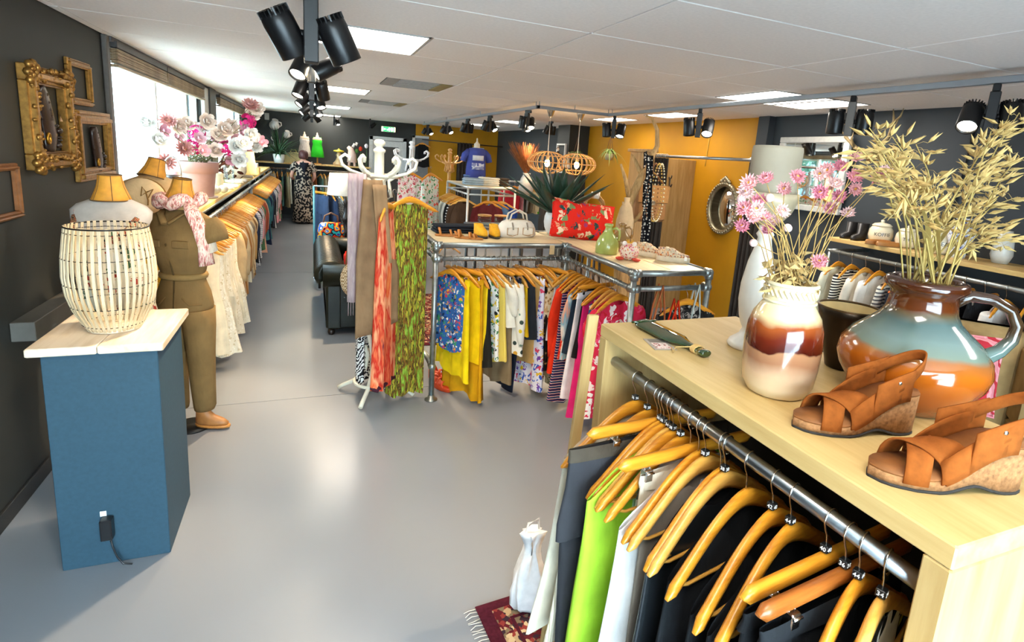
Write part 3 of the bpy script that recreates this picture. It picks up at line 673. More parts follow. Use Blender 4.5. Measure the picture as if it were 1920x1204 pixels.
# big jug
JG = (1.352, .835, ZT)
t = thing('glazed_jug', 'large orange, teal and brown glazed jug with a loop handle and oat stalks', 'jug', JG)
MB().lathe([(.001, 0), (.085, 0), (.1, .006), (.13, .04), (.155, .08), (.163, .11), (.158, .14), (.138, .17), (.108, .196), (.085, .218), (.074, .24), (.07, .265), (.071, .282), (.084, .292), (.0875, .302), (.084, .312), (.072, .317), (.066, .312), (.06, .28), (.06, .25), (.001, .2)], 56).build('body', glaze('band_glaze', [(.0, '7a340a'), (.25, '9c4a0e'), (.40, 'b05c16'), (.47, '96592a'), (.50, '6c7768'), (.58, '667670'), (.68, '435653'), (.745, '57472f'), (.78, '56280d'), (1., '3b1a09')], .317, .12, 6), t)
hd = Vector((.86, -.5, 0)).normalized()
pts = []
for i in range(15):
    f = i/14; a = PI*.62-PI*1.02*f; pts.append(hd*(.085+.105*max(0, cos(a*.9))**.8+.03*f)+Vector((0, 0, .268-.155*f+.045*sin(PI*f)*(1-f))))
pts = [hd*.066+Vector((0, 0, .262)), hd*.10+Vector((0, 0, .283)), hd*.15+Vector((0, 0, .28)), hd*.195+Vector((0, 0, .258)), hd*.216+Vector((0, 0, .222)), hd*.212+Vector((0, 0, .185)), hd*.19+Vector((0, 0, .155)), hd*.165+Vector((0, 0, .138)), hd*.142+Vector((0, 0, .128))]
MB().tube(pts, [.016, .014, .013, .013, .013, .014, .016, .019, .022], 12, up=(hd.y, -hd.x, 0)).build('handle', glaze('handle_glaze', [(0, '5f726d'), (.5, '5a6c66'), (.68, '42301c'), (1., '331a0b')], .3, .06, 8), t)
# oat stalks
oh = [(0.97, 0.76, 2.05), (1.08, 0.83, 2.04), (1.03, 0.77, 2.01), (1.16, 0.85, 2.05), (1.17, 0.84, 2.0), (0.9, 0.72, 2.01), (0.97, 0.72, 1.96), (0.95, 0.73, 1.98), (1.24, 0.85, 2.04), (1.16, 0.77, 2.0), (1.21, 0.8, 1.96), (1.09, 0.75, 1.97), (1.22, 0.78, 2.06), (1.24, 0.76, 2.04), (1.29, 0.76, 2.08), (1.39, 0.79, 2.08), (1.44, 0.79, 2.11), (1.57, 0.84, 2.14), (1.43, 0.81, 2.02), (1.57, 0.85, 2.01), (1.61, 0.84, 2.04), (1.47, 0.86, 1.98), (1.33, 0.81, 1.97), (1.35, 0.73, 1.95), (1.64, 0.84, 1.94), (1.52, 0.85, 1.91), (1.63, 0.84, 1.87), (1.48, 0.79, 1.85), (1.62, 0.81, 1.83), (1.27, 0.73, 1.9), (1.38, 0.83, 1.87), (1.24, 0.79, 1.97)]
oh = [Vector((x, y, z)) for x, y, z in oh if not (1.15 < x < 1.36 and (y < .795 or x > 1.3)) or z < 1.88]
M_OAT = solid('b3965a', .7, 0, .12, 60); M_OATS = solid('a08848', .7, 0, .12, 60); M_OATG = solid('93a343', .7, 0, .12, 60)
def spikelet(b, c, d, L):
    d = d.normalized(); q = d.to_track_quat('X', 'Z').to_matrix().to_4x4()
    for s in (-1, 1):
        M = Matrix.Translation(c) @ q @ Matrix.Rotation(s*.16, 4, 'Z'); w = L*.14
        b.add([M @ Vector(p) for p in ((0, 0, 0), (L*.35, w, 0), (L*.35, 0, w*.8), (L*.35, -w, 0), (L*.35, 0, -w*.8), (L, s*.002, 0))], [(0, 1, 2), (0, 2, 3), (0, 3, 4), (0, 4, 1), (5, 2, 1), (5, 3, 2), (5, 4, 3), (5, 1, 4)])
for i, h in enumerate(oh):
    a = 2*PI*i*.618; base = Vector((JG[0]+.04*cos(a), JG[1]+.04*sin(a), ZT+.27)); green = i in (26, 28)
    t = thing('oat_stalk', 'green tinged dried oat stalk in the glazed jug' if green else 'straw coloured dried oat stalk in the glazed jug', 'dried stalk', base, 0, 'green tinged oat stalks in the jug' if green else 'straw oat stalks in the jug')
    d = h-base; P = [Vector((0, 0, -.18)), Vector((0, 0, 0)), d*.35+Vector((0, 0, .06)), d*.7+Vector((0, 0, .05)), d]
    MB().tube(P, [.0022, .0022, .002, .0015, .001], 5).build('stem', M_OATG if green else M_OATS, t)
    b = MB(); out = Vector((d.x, d.y, 0)).normalized() if d.xy.length > .02 else Vector((1, 0, 0))
    for j in range(20):
        f = .45+.55*(j/19); c = P[2].lerp(P[3], min(1, (f-.35)/.35)) if f < .7 else P[3].lerp(P[4], (f-.7)/.3)
        sd = Vector((rnd(-1, 1), rnd(-1, 1), rnd(-.5, .5))).normalized()*rnd(.008, .03); e = c+sd
        b.tube([c, c.lerp(e, .6)+Vector((0, 0, .004)), e], .0005, 3); spikelet(b, e, (d.normalized()*.7+sd.normalized()*.55+Vector((0, 0, -.35))), rnd(.027, .041))
    b.build('spikelets', M_OAT, t)
    if i % 3 == 0:
        lb = MB(); c = P[1].lerp(P[2], .3); e = c+d*.45+Vector((rnd(-.05, .05), rnd(-.05, .05), .02)); m = c.lerp(e, .5)+Vector((0, 0, .03)); w = Vector((-d.y, d.x, 0)).normalized()*.006
        lb.add([c-w*.4, c+w*.4, m+w, m-w, e], [(0, 1, 2, 3), (3, 2, 4)]); lb.build('leaf', M_OATS, t, solidify=.0005)
# candle stand with a thick candle
CS = (1.252, 1.262, ZT)
t = thing('candle_stand', 'tall white turned candle stand with a cup on the wooden box', 'candle holder', CS)
M_WTURN = solid('e6e1d6', .3, 0, .03, 20, coat=.2)
MB().lathe([(.001, 0), (.062, 0), (.066, .008), (.06, .02), (.035, .04), (.026, .06), (.034, .075), (.042, .1), (.05, .15), (.049, .2), (.038, .27), (.024, .32), (.02, .345), (.026, .355), (.02, .365), (.022, .385)], 36).build('column', M_WTURN, t)
MB().lathe([(.018, .38), (.04, .395), (.062, .42), (.076, .455), (.08, .48), (.076, .48), (.07, .46), (.001, .45)], 36, caps=False).build('cup', solid('b7a88a', .4, .2, .1, 20), t)
tag(MB().lathe([(.001, 0), (.066, 0), (.069, .003), (.07, .14), (.068, .15), (.064, .151), (.05, .144), (.001, .143)], 36).build('pillar_candle', solid('a89c86', .6, 0, .06, 12), None, (CS[0], CS[1], ZT+.462)), 'thick grey pillar candle in the cup of the white candle stand', 'candle')
# flattened green bottle tray with raffia and card
t = thing('bottle_tray', 'flattened green glass bottle tray with raffia on the wooden box', 'tray', (1.035, 1.36, ZT), math.radians(183))
def bot(u, v):
    y = -.155+.31*v; hw = .047 if v < .55 else (.047-.030*min(1, (v-.55)/.2)**.8 if v < .75 else .017)
    if v < .06: hw *= (.75+.25*v/.06)
    a = 2*PI*u; z = .012+.009*sin(a)*(1.3 if v < .05 else 1); return (hw*cos(a), y, z)
k = N('green_glass'); k.set(Roughness=.05, spec=.8, coat=1.); k.b.inputs['Base Color'].default_value = lin('1c3a14')
MB().grid(bot, 20, 30, wrap=True).build('bottle', k.m, t)
MB().tube([(.047*cos(2*PI*i/24), -.152+.012*sin(2*PI*i/24), .017+.004*sin(2*PI*i/24)) for i in range(24)], .004, 6, closed=True).build('base_rim', k.m, t)
b = MB()
for j in range(5): b.tube([(.0185*cos(2*PI*i/18), .105+.004*j+.002*sin(3*i), .0125+.0115*sin(2*PI*i/18)) for i in range(18)], .0022, 5, closed=True)
b.tube([(.018, .11, .02), (.05, .08, .012), (.075, .10, .006), (.05, .06, .003)], .0018, 5); b.build('raffia', solid('d8b06c', .8), t)
MB().lathe([(.018, .13), (.0185, .155), (.014, .158)], 14, M=Matrix.Translation((0, 0, .0125)) @ Matrix.Rotation(-PI/2, 4, 'X') @ Matrix.Diagonal((1, .55, 1, 1)), caps=True).build('lip', k.m, t)
t = thing('gift_card', 'small grey and red printed card under the green bottle tray', 'card', (.972, 1.335, ZT+.0006), math.radians(-12))
MB().box(-.035, .035, -.05, .05, 0, .001).build('sheet', solid('a89a8a', .7), t); MB().box(-.024, .024, -.04, .01, .001, .0015).build('picture', pattern('floral', ['e9d3c9', 'a8322c', '7c3b30', 'd9b3a8'], 6), t)
for j in range(3): MB().box(-.025, .025, .018+j*.009, .022+j*.009, .001, .0014).build('printed_line', solid('5e5148', .7), t)

# wedge sandals
M_SUEDE = solid('8f4d1e', .95, 0, .14, 60, .3, .1); M_CORK = solid('9c6f48', .9, 0, .25, 140, .4, .2); M_FOOT = solid('87501f', .7, 0, .12, 50); M_SOLE = solid('2a2522', .8)
FO = [(0, .002), (.008, .018), (.025, .031), (.055, .041), (.09, .044), (.13, .039), (.17, .034), (.205, .032), (.228, .026), (.24, .012), (.243, .002)]
def fw_(y):
    for (a, p), (c, q) in zip(FO[:-1], FO[1:]):
        if y <= c: return p+(q-p)*(y-a)/(c-a)
    return .001
def fh(y): s = max(0, min(1, (y-.07)/.13)); return .024+.058*s*s*(3-2*s)
def sandal(loc, rz, label):
    t = thing('wedge_sandal', label, 'sandal', loc, rz, 'brown suede wedge sandals'); t.scale = (1.14,)*3; ys = [.243*i/22 for i in range(23)]
    def slab(z0, z1, inset): return [[(-fw_(y)+inset*.5, y, z0(y)), (-fw_(y), y, z1(y)), (fw_(y), y, z1(y)), (fw_(y)-inset*.5, y, z0(y))] for y in ys]
    arch = lambda y: .004+.012*math.exp(-((y-.145)/.03)**2)
    MB().loft(slab(lambda y: arch(y), lambda y: fh(y)-.004, .004)).build('wedge', M_CORK, t)
    MB().loft(slab(lambda y: arch(y)-.004, lambda y: arch(y)+.0002, .0)).build('outsole', M_SOLE, t)
    MB().loft(slab(lambda y: fh(y)-.004, lambda y: fh(y), 0)).build('footbed', M_FOOT, t)
    def strap(ya, yb, w, h, nm='strap', s0=-1):
        def fn(u, v):
            x = s0*(-1+2*u); yc = ya+(yb-ya)*u; y = yc+(v-.5)*w*(1+.25*sin(PI*u)); e = max(0, 1-abs(x)**2.6)
            wv = fw_(min(.23, max(.01, y)))+.003; return (x*wv, y, fh(y)-.012+(h+.012)*e**.6)
        MB().grid(fn, 16, 4).build(nm, M_SUEDE, t, solidify=.0035)
    strap(.05, .1, .034, .034, 'front_strap', -1); strap(.052, .112, .038, .039, 'front_strap', 1)
    for sd in (-1, 1):
        def side(u, v):
            y = .085+.095*u; top = (.052+.05*u, ) [0]+.01*sin(PI*u); lo = fh(y)-.008; w = fw_(y)+.0035
            z = lo+(max(lo+.004, fh(y)*.35+top-.012*(1-u)+.0)-lo)*v*(1-.35*u); return (sd*(w-.012*v*v*(1-u)), y, z)
        MB().grid(side, 8, 4).build('side_panel', M_SUEDE, t, solidify=.003)
    n = 20
    def sling(u, v):
        a = PI*u; y = .165+.075*sin(a)**.8; x = (fw_(.17)+.004)*cos(a)*(1-.12*sin(a)); z = .098+.052*sin(a)**.9+(v-.5)*(.026-.006*sin(a)); return (x, y, z)
    MB().grid(sling, n, 3).build('heel_strap', M_SUEDE, t, solidify=.003)
    def qu(u, v): y = .125+.075*u; return ((fw_(y)+.0035), y, fh(y)-.01+(.105+.028*u-fh(y)+.01)*v)
    MB().grid(qu, 6, 4).build('quarter', M_SUEDE, t, solidify=.003)
    MB().grid(lambda u, v: (-qu(u, v)[0], qu(u, v)[1], qu(u, v)[2]), 6, 4).build('quarter', M_SUEDE, t, solidify=.003)
    for sd in (-1, 1): MB().ell((sd*(fw_(.17)+.006), .17, .108), .0022, .004, .004, 8, 5).build('stud', M_WIRE, t)
    return t
sandal((.955, .805, ZT), math.atan2(-.07, .24)-PI/2, 'brown suede cork wedge sandal against the big glazed jug')
sandal((.94, .615, ZT), math.atan2(-.10, .24)-PI/2, 'brown suede cork wedge sandal at the bare end of the box top')
# ------------------------------------------------------------------ teal plinth with lantern basket
t = thing('display_plinth', 'teal painted display plinth with a pale scaffold board top', 'plinth', (-.83, 2.98, 0))
M_TEAL = solid('2b4655', .6, 0, .06, 60, .1, .3); M_SCAF = wood('d9cdbb', 'bda88a', .6, .5, 1)
part(MB().bbox(-1.035, -.63, 2.745, 3.215, 0, 1.015, .003), 'body', M_TEAL, t)
for x0, x1 in ((-1.07, -.835), (-.832, -.60)): part(MB().bbox(x0, x1, 2.705, 3.255, 1.016, 1.052, .004), 'plank', M_SCAF, t)
a = thing('power_adapter', 'small black power adapter plugged into the front of the teal plinth', 'adapter', (-.855, 2.742, .2))
MB().bbox(-.022, .022, -.045, .0, -.055, .045, .004).build('body', solid('17181b', .35), a); MB().bbox(-.028, -.004, -.004, .0, .045, .07, .002).build('white_tab', solid('e8e8e6', .5), a)
MB().tube([(.01, -.03, -.05), (.02, -.035, -.1), (.03, -.03, -.15), (.05, -.03, -.19), (.085, -.035, -.195)], .004, 6).build('cable', solid('17181b', .4), a)
bk = thing('slat_basket', 'tall pale wooden slat lantern basket wired in black on the plinth', 'basket', (-.835, 2.96, 1.053))
pr = [(.098, .004), (.118, .04), (.145, .1), (.163, .17), (.17, .25), (.166, .33), (.156, .41), (.147, .47)]
def brad(z):
    for (r0, z0), (r1, z1) in zip(pr[:-1], pr[1:]):
        if z <= z1: return r0+(r1-r0)*(z-z0)/(z1-z0)
    return pr[-1][0]
sm = MB()
for off in (0,):
    rings = [[(r-.0025, -.0058, z), (r-.0025, .0058, z), (r+.0025, .0058, z), (r+.0025, -.0058, z)] for r, z in pr]
    sm.loft(rings, smooth=False)
slat_me = sm.mesh('slat', wood('c9b99c', 'a8946f', .6, 1.2, 2))
for i in range(38): inst('slat', slat_me, bk, (0, 0, rnd(-.002, .004)), (0, 0, 2*PI*i/38+rnd(-.012, .012)))
for z in (.03, .12, .22, .335, .445):
    r = brad(z)
    MB().tube([((r+.0035*(1 if j % 2 else -1))*cos(2*PI*j/76), (r+.0035*(1 if j % 2 else -1))*sin(2*PI*j/76), z) for j in range(76)], .0017, 5, closed=True).build('wire', solid('151515', .4, .5, 0), bk)
MB().tube([(.15*cos(2*PI*j/40), .15*sin(2*PI*j/40), .468) for j in range(40)], .0035, 6, closed=True).build('top_hoop', solid('151515', .4, .5, 0), bk)
MB().lathe([(.001, .002), (.1, .002), (.1, .01), (.001, .01)], 32).build('base', wood('e8ddca', 'cbb79a', .6), bk)
# ------------------------------------------------------------------ wall frames and carved heads
M_GILT = solid('9a7136', .38, .75, .25, 40, .3); M_GILTD = solid('6d4a22', .4, .5, .3, 30, .3); M_WAL = solid('7d4f2a', .4, .2, .2, 30)
def frame(name, y0, y1, z0, z1, w, d, label, ornate=False, mats=(M_GILT, M_GILTD)):
    t = thing(name, label, 'frame', (XL+.002, (y0+y1)/2, (z0+z1)/2)); A, H = (y1-y0)/2, (z1-z0)/2
    for nm, (a0, a1, h0, h1, sa, ma) in dict(top=(-A, A, H-w, H, 0, 0), bottom=(-A, A, -H, -H+w, 0, 0), side=(-A, -A+w, -H+w, H-w, 1, 1), side_=(A-w, A, -H+w, H-w, 1, 1)).items():
        b = MB(); b.bbox(0, d*.6, a0, a1, h0, h1, .004)
        # raised mouldings
        if sa: b.bbox(0, d, a0+w*.15, a0+w*.5, h0-w*.4, h1+w*.4, .005); b.bbox(0, d*.8, a0+w*.65, a0+w*.9, h0, h1, .003)
        else: b.bbox(0, d, a0+w*.3, a1-w*.3, h0+w*.2, h0+w*.55, .005); b.bbox(0, d*.8, a0+w*.5, a1-w*.5, h0+w*.7, h0+w*.92, .003)
        o = b.build('moulding', mats[0], t)
    if ornate:
        b = MB(); rg = random.Random(4)
        for k in range(150):
            s = rg.choice((0, 1, 2, 3)); q = rg.uniform(-1, 1); e = rg.uniform(.1, .9)*w
            y, z = ((q*A, H-e), (q*A, -H+e), (-A+e, q*H), (A-e, q*H))[s]
            b.ell((d*.75+rg.uniform(0, .015), y, z), .014, rg.uniform(.008, .022), rg.uniform(.008, .022), 6, 4, )
        for sy in (-1, 1):
            for sz in (-1, 1): [b.ell((d*.75, sy*(A-w*.5+.05*cos(q)), sz*(H-w*.5)+.05*sin(q)), .022, .022, .022, 7, 4) for q in [2*PI*e/7 for e in range(7)]]
        tag(b.build('carving', mats[0], t), kind='stuff')
        MB().bbox(0, d*.5, -A+w, A-w, -H+w-.0, -H+w+.012, .002).build('inner_lip', mats[1], t); MB().bbox(0, d*.5, -A+w, A-w, H-w-.012, H-w, .002).build('inner_lip', mats[1], t)
    return t
frame('ornate_frame', 3.78, 4.34, 1.69, 2.24, .085, .07, 'ornate carved gilt frame around the larger dark carved head', True)
frame('gilt_frame', 4.41, 4.80, 2.07, 2.35, .045, .035, 'small plain empty gilt frame high beside the window')
frame('gilt_frame', 4.43, 5.10, 1.585, 2.04, .085, .05, 'stepped wooden gilt frame around the smaller dark carved head')
frame('gilt_frame', 3.16, 3.645, 1.46, 1.735, .035, .035, 'thin wooden frame low on the wall beside the plinth', mats=(M_WAL, M_WAL))
M_EBO = solid('2a1b15', .3, 0, .2, 30, .15, .5, .2); M_GOLD = solid('b8862f', .3, .9, .1, 40)
def carved_head(y, z, s, label, gold):
    t = thing('carved_head', label, 'mask', (XL+.012, y, z)); t.scale = (s,)*3
    prof = [(-.5, .10, .0), (-.44, .15, .02), (-.36, .19, .05), (-.28, .21, .07), (-.2, .22, .07), (-.1, .225, .05), (0, .22, .03), (.1, .215, .0), (.2, .2, -.03), (.3, .18, -.06), (.4, .15, -.1), (.47, .10, -.13), (.5, .03, -.15)]
    MB().loft([[(.10*max(0, cos(a))**.7, c+r*sin(a), zz) for a in [PI*j/9-PI/2 for j in range(10)]] for zz, r, c in prof]).build('head', M_EBO, t)
    b = MB(); b.ell((.09, .27, -.17), .05, .07, .05, 8, 6); b.ell((.08, .26, -.27), .05, .05, .022, 8, 5); b.ell((.08, .26, -.315), .05, .05, .022, 8, 5); b.ell((.08, .22, -.40), .05, .06, .05, 8, 6); b.ell((.1, .16, -.09), .03, .06, .02, 8, 5); b.build('face', M_EBO, t)
    w = MB()
    for k in range(4): w.tube([(.02, -.19+.02*k, .0+.11*k), (.085, 0.02-.03*k, .04+.11*k), (.03, .2-.03*k, .02+.11*k)], .03, 7)
    w.build('headwrap', M_EBO, t)
    if gold: MB().loft([[(.17, .10, -.02), (.16, .24, -.02), (.15, .24, .0)], [(.175, .12, .06), (.13, .24, .08), (.12, .24, .1)], [(.14, .16, .16), (.1, .22, .17), (.1, .22, .18)]], smooth=False).build('gold_band', M_GOLD, t)
    MB().tube([(.10, -.17+.05*sin(2*PI*j/18), -.29+.075*cos(2*PI*j/18)) for j in range(18)], .02, 7, closed=True).build('earring', M_GOLD, t)
carved_head(4.03, 1.965, .36, 'larger dark carved wooden head with gold headband and earring', True)
carved_head(4.80, 1.79, .30, 'smaller dark carved wooden head with a gold earring', False)
tag(MB().bbox(-.05, .05, -.85, .85, -.05, .05, .003).build('cable_trunking', solid('55534e', .5), None, (XL+.052, 4.28, .905)), 'grey square cable trunking on the dark wall behind the plinth', 'trunking')

# ------------------------------------------------------------------ mannequins
def loft_body(rows, n=24, shear=None):
    """rows: (z, cx, cy, rx, ry)"""
    return MB().loft([[(cx+rx*cos(2*PI*j/n), cy+ry*sin(2*PI*j/n)*(1 if sin(2*PI*j/n) < 0 else .92), z) for j in range(n)] for z, cx, cy, rx, ry in rows])
M_SHADE = solid('d0902f', .7, 0, .12, 25, .1); M_TRIM = solid('5d4222', .7); M_SKIN_W = solid('b9b2aa', .5)
def shade_neck(par, z, cx=0, cy=0, tilt=(0, 0), s=1.):
    M = Matrix.Translation((cx, cy, z)) @ Euler((tilt[0], tilt[1], 0)).to_matrix().to_4x4() @ Matrix.Scale(s, 4)
    pr = [(.088, 0), (.075, .03), (.06, .07), (.052, .11), (.05, .13)]
    o = MB().lathe(pr, 24, M=M, caps=False).build('neck_shade', M_SHADE, par, solidify=.002)
    for r, zz in ((.088, 0), (.05, .13)): MB().tube([M @ Vector((r*cos(2*PI*j/24), r*sin(2*PI*j/24), zz)) for j in range(24)], .0035, 6, closed=True).build('piping', M_TRIM, o)
    for k in range(6): MB().tube([M @ Vector((r*1.01*cos(2*PI*k/6), r*1.01*sin(2*PI*k/6), zz)) for r, zz in pr], .0018, 5).build('seam', M_TRIM, o)
TORSO = [(0.0, 0, .0, .13, .10), (.04, 0, 0, .165, .115), (.10, 0, .0, .172, .118), (.18, 0, 0, .15, .10), (.25, 0, 0, .128, .09), (.32, 0, -.005, .135, .10), (.40, 0, -.02, .155, .125), (.45, 0, -.018, .165, .12), (.50, 0, 0, .185, .10), (.54, 0, .005, .19, .085), (.57, 0, .01, .16, .07), (.595, 0, .012, .10, .06), (.61, 0, .012, .07, .055)]
def up(rows, z0, s=1., gx=0.): return [(z0+z*s, cx*s, cy*s, rx*s+gx, ry*s+gx) for z, cx, cy, rx, ry in rows]
# form 1: pale bust with a braided, printed top
m = thing('dress_form', 'pale bust form in a braided printed top with an amber shade neck', 'mannequin', (-.97, 3.52, 0), math.radians(-12))
loft_body(up(TORSO, .98, 1.)).build('torso', M_SKIN_W, m); shade_neck(m, 1.575, 0, .01)
MB().tube([(0, 0, .02), (0, 0, 1.0)], .014, 10).build('pole', M_STEEL, m); MB().lathe([(.001, 0), (.14, 0), (.14, .012), (.03, .02), (.001, .025)], 28).build('foot_plate', solid('2b2b2b', .4, .5), m)
g = thing('printed_top', 'cream, green and red printed sleeveless top on the pale bust form', 'top', (-.97, 3.52, 0), math.radians(-12))
rows = [(.62, 0, 0, .215, .145), (.8, 0, 0, .20, .14), (.95, 0, 0, .188, .13)]+[r for r in up(TORSO, .98, 1., .008) if .98 < r[0] < 1.44]
loft_body(rows).build('body', pattern('floral', ['d9cfb4', '4a6a4c', 'a33a2c', '2c3b33', 'e9e2cf'], 1.2), g)
for sd in (-1, 1): MB().tube([(sd*.14, -.05, 1.49), (sd*.125, -.10, 1.44), (sd*.09, -.125, 1.40), (sd*.03, -.14, 1.365), (0, -.142, 1.36)], .016, 8).build('braided_trim', pattern('zebra', ['8f3426', 'd9b98a', '3b2a20'], 3), g)
for sd in (-1, 1): MB().tube([(sd*.15, -.04, 1.42), (sd*.145, -.03, 1.50), (sd*.13, .05, 1.5), (sd*.12, .10, 1.4)], .03, 8, flat=.3).build('strap', pattern('floral', ['d9cfb4', '4a6a4c', 'a33a2c', '2c3b33', 'e9e2cf'], 1.2), g)
# form 2: behind, with a beige hat tied on and a yellow printed dress
m = thing('dress_form', 'bust form with a leaning amber shade neck behind the round beige hat', 'mannequin', (-1.02, 4.58, 0), 0)
loft_body(up(TORSO, 1.03, 1.)).build('torso', solid('c8a878', .7), m); shade_neck(m, 1.625, 0, .01, (-.25, .22))
MB().tube([(0, 0, .02), (0, 0, 1.05)], .014, 10).build('pole', M_STEEL, m); MB().lathe([(.001, 0), (.14, 0), (.14, .012), (.03, .02), (.001, .025)], 28).build('foot_plate', solid('2b2b2b', .4, .5), m)
g = thing('diamond_print_dress', 'yellow diamond print dress on the bust form below the beige hat', 'dress', (-1.02, 4.58, 0))
loft_body([(.55, 0, 0, .25, .17), (.8, 0, 0, .21, .15)]+[r for r in up(TORSO, 1.03, 1., .009) if 1.03 < r[0] < 1.55]).build('body', pattern('check', ['e9b52a', 'f4e6b8'], 1.1), g)
h = thing('bucket_hat', 'round beige cloth hat with a tied cord bow on a bust form', 'hat', (-1.03, 4.36, 1.50), 0, None, (math.radians(72), math.radians(14), 0))
MB().lathe([(.001, .10), (.06, .098), (.105, .08), (.128, .045), (.134, 0), (.137, -.02), (.132, -.03), (.125, -.02), (.12, .03), (.09, .07), (.001, .085)], 32).build('crown', fabric('d3b78c'), h)
MB().tube([(.136*cos(2*PI*j/32), .136*sin(2*PI*j/32), .006) for j in range(32)], .006, 6, closed=True).build('cord', fabric('8b6a3c'), h)
b = MB(); b.tube([(.03, .03, .103), (.06, .06, .106), (.05, .0, .106), (.03, .03, .106), (.0, .06, .106), (.01, .0, .106), (.03, .03, .106)], .004, 6); b.tube([(.03, .03, .106), (.055, -.02, .108), (.06, -.05, .104)], .005, 6); b.build('bow', fabric('8b6a3c'), h)
# form 3: khaki jumpsuit
KH = fabric('7d633d'); J = (-.765, 4.06, 0)
m = thing('dress_form', 'standing mannequin with an upright amber shade neck inside the khaki jumpsuit', 'mannequin', J, math.radians(-20))
loft_body([(1.38, 0, .0, .15, .07), (1.46, 0, .01, .115, .06), (1.50, 0, .012, .075, .055), (1.535, 0, .012, .065, .055)]).build('shoulders', solid('b8935a', .7), m); shade_neck(m, 1.535, 0, .012, (0, .12))
MB().lathe([(.001, 0), (.12, 0), (.12, .01), (.001, .012)], 24).build('foot_plate', solid('1d1d1d', .4, .5), m)
g = thing('jumpsuit', 'khaki short sleeved belted jumpsuit on the standing mannequin', 'jumpsuit', J, math.radians(-20))
loft_body([(.80, 0, 0, .165, .12), (.87, 0, 0, .172, .125), (.95, 0, 0, .158, .115), (1.02, 0, 0, .132, .10), (1.06, 0, 0, .125, .095), (1.09, 0, 0, .135, .105), (1.16, 0, -.008, .15, .125), (1.25, 0, -.022, .166, .145), (1.32, 0, -.018, .18, .135), (1.38, 0, -.005, .192, .11), (1.425, 0, .005, .185, .09), (1.455, 0, .01, .13, .075), (1.475, 0, .012, .085, .065)], 32).build('bodice', KH, g)
for sd in (-1, 1):
    loft_body([(.13, sd*.085, .01, .06, .062), (.16, sd*.088, .01, .068, .07), (.35, sd*.088, .0, .075, .08), (.55, sd*.086, 0, .083, .09), (.72, sd*.083, 0, .094, .108), (.84, sd*.078, 0, .098, .118)], 18).build('trouser_leg', KH, g)
    M = Matrix.Translation((sd*.175, 0, 1.405)) @ Matrix.Rotation(sd*-.32, 4, 'Y')
    MB().lathe([(.05, .02), (.075, -.03), (.078, -.09), (.07, -.13), (.06, -.128), (.05, -.05)], 18, M=M, sy=1.05, caps=False).build('sleeve', KH, g)
    MB().bbox(sd*.085-.05, sd*.085+.05, -.168, -.16, 1.255, 1.30, .003).build('chest_flap', KH, g)
    MB().tube([(sd*.05, -.118, .93), (sd*.09, -.115, .885), (sd*.145, -.07, .88)], .005, 6).build('pocket_edge', KH, g)
MB().tube([(.128*cos(2*PI*j/28), .1*sin(2*PI*j/28), 1.055) for j in range(28)], .016, 8, closed=True, flat=1.3).build('belt', fabric('8f7448'), g)
b = MB(); b.tube([(-.01, -.15, 1.40), (-.06, -.10, 1.45), (-.085, -.02, 1.475)], [.02, .022, .015], 7, flat=.4); b.tube([(.01, -.15, 1.40), (.06, -.10, 1.45), (.085, -.02, 1.475)], [.02, .022, .015], 7, flat=.4); b.build('collar', KH, g)
MB().tube([(0, -.165, 1.28), (0, -.10, 1.06), (0, -.125, .85)], .005, 5).build('zip', fabric('57452a'), g)
s = thing('twisted_scarf', 'twisted cream, red and pink scarf knotted round the jumpsuit mannequin neck', 'scarf', (J[0], J[1], 1.5), math.radians(-20))
SC = pattern('streaks', ['e9dcc6', 'c9443a', 'f0e2cf', 'd98a86', '8b5a3c', 'f2e8d6'], 4)
MB().tube([(.115*cos(a)*(1+.1*sin(5*a)), .09*sin(a)-.01, .03+.02*sin(5*a)) for a in [2*PI*j/36 for j in range(36)]], [.034+.008*sin(7*j) for j in range(36)], 9, closed=True).build('loop', SC, s)
MB().tube([(.09, -.06, .02), (.13, -.10, -.03), (.16, -.09, -.12), (.175, -.07, -.24), (.18, -.06, -.36)], [.035, .045, .045, .04, .05], 9, flat=.45).build('tail', SC, s)
MB().tube([(.10, -.04, .0), (.15, -.05, -.1), (.19, -.03, -.2), (.2, -.02, -.28)], [.03, .04, .04, .045], 9, flat=.45).build('tail', pattern('streaks', ['f2e8d6', 'e9dcc6', 'd7b9a0'], 4), s)
def boot(loc, rz, label):
    t = thing('ankle_boot', label, 'boot', loc, rz, 'tan boots of the jumpsuit mannequin')
    MB().loft([[(x*w, y0+(y1-y0)*(.5+.5*q), z) for x, q in [(cos(2*PI*j/14), sin(2*PI*j/14)) for j in range(14)]] for z, w, y0, y1 in ((.018, .036, -.16, .05), (.035, .038, -.165, .052), (.055, .036, -.14, .05), (.075, .035, -.08, .048), (.10, .036, -.05, .046), (.16, .042, -.048, .05), (.165, .036, -.04, .044))]).build('upper', solid('a9713c', .5, 0, .1, 30), t)
    MB().loft([[(x*.04, -.06+.115*q, z) for x, q in [(cos(2*PI*j/14), sin(2*PI*j/14)) for j in range(14)]] for z in (0, .018)]).build('sole', solid('c2803c', .5), t)
    return t
boot((-.69, 4.03, .012), math.radians(70), 'tan ankle boot of the jumpsuit mannequin pointing into the aisle'); boot((-.86, 4.06, .012), math.radians(20), 'tan ankle boot of the jumpsuit mannequin turned towards the plinth')

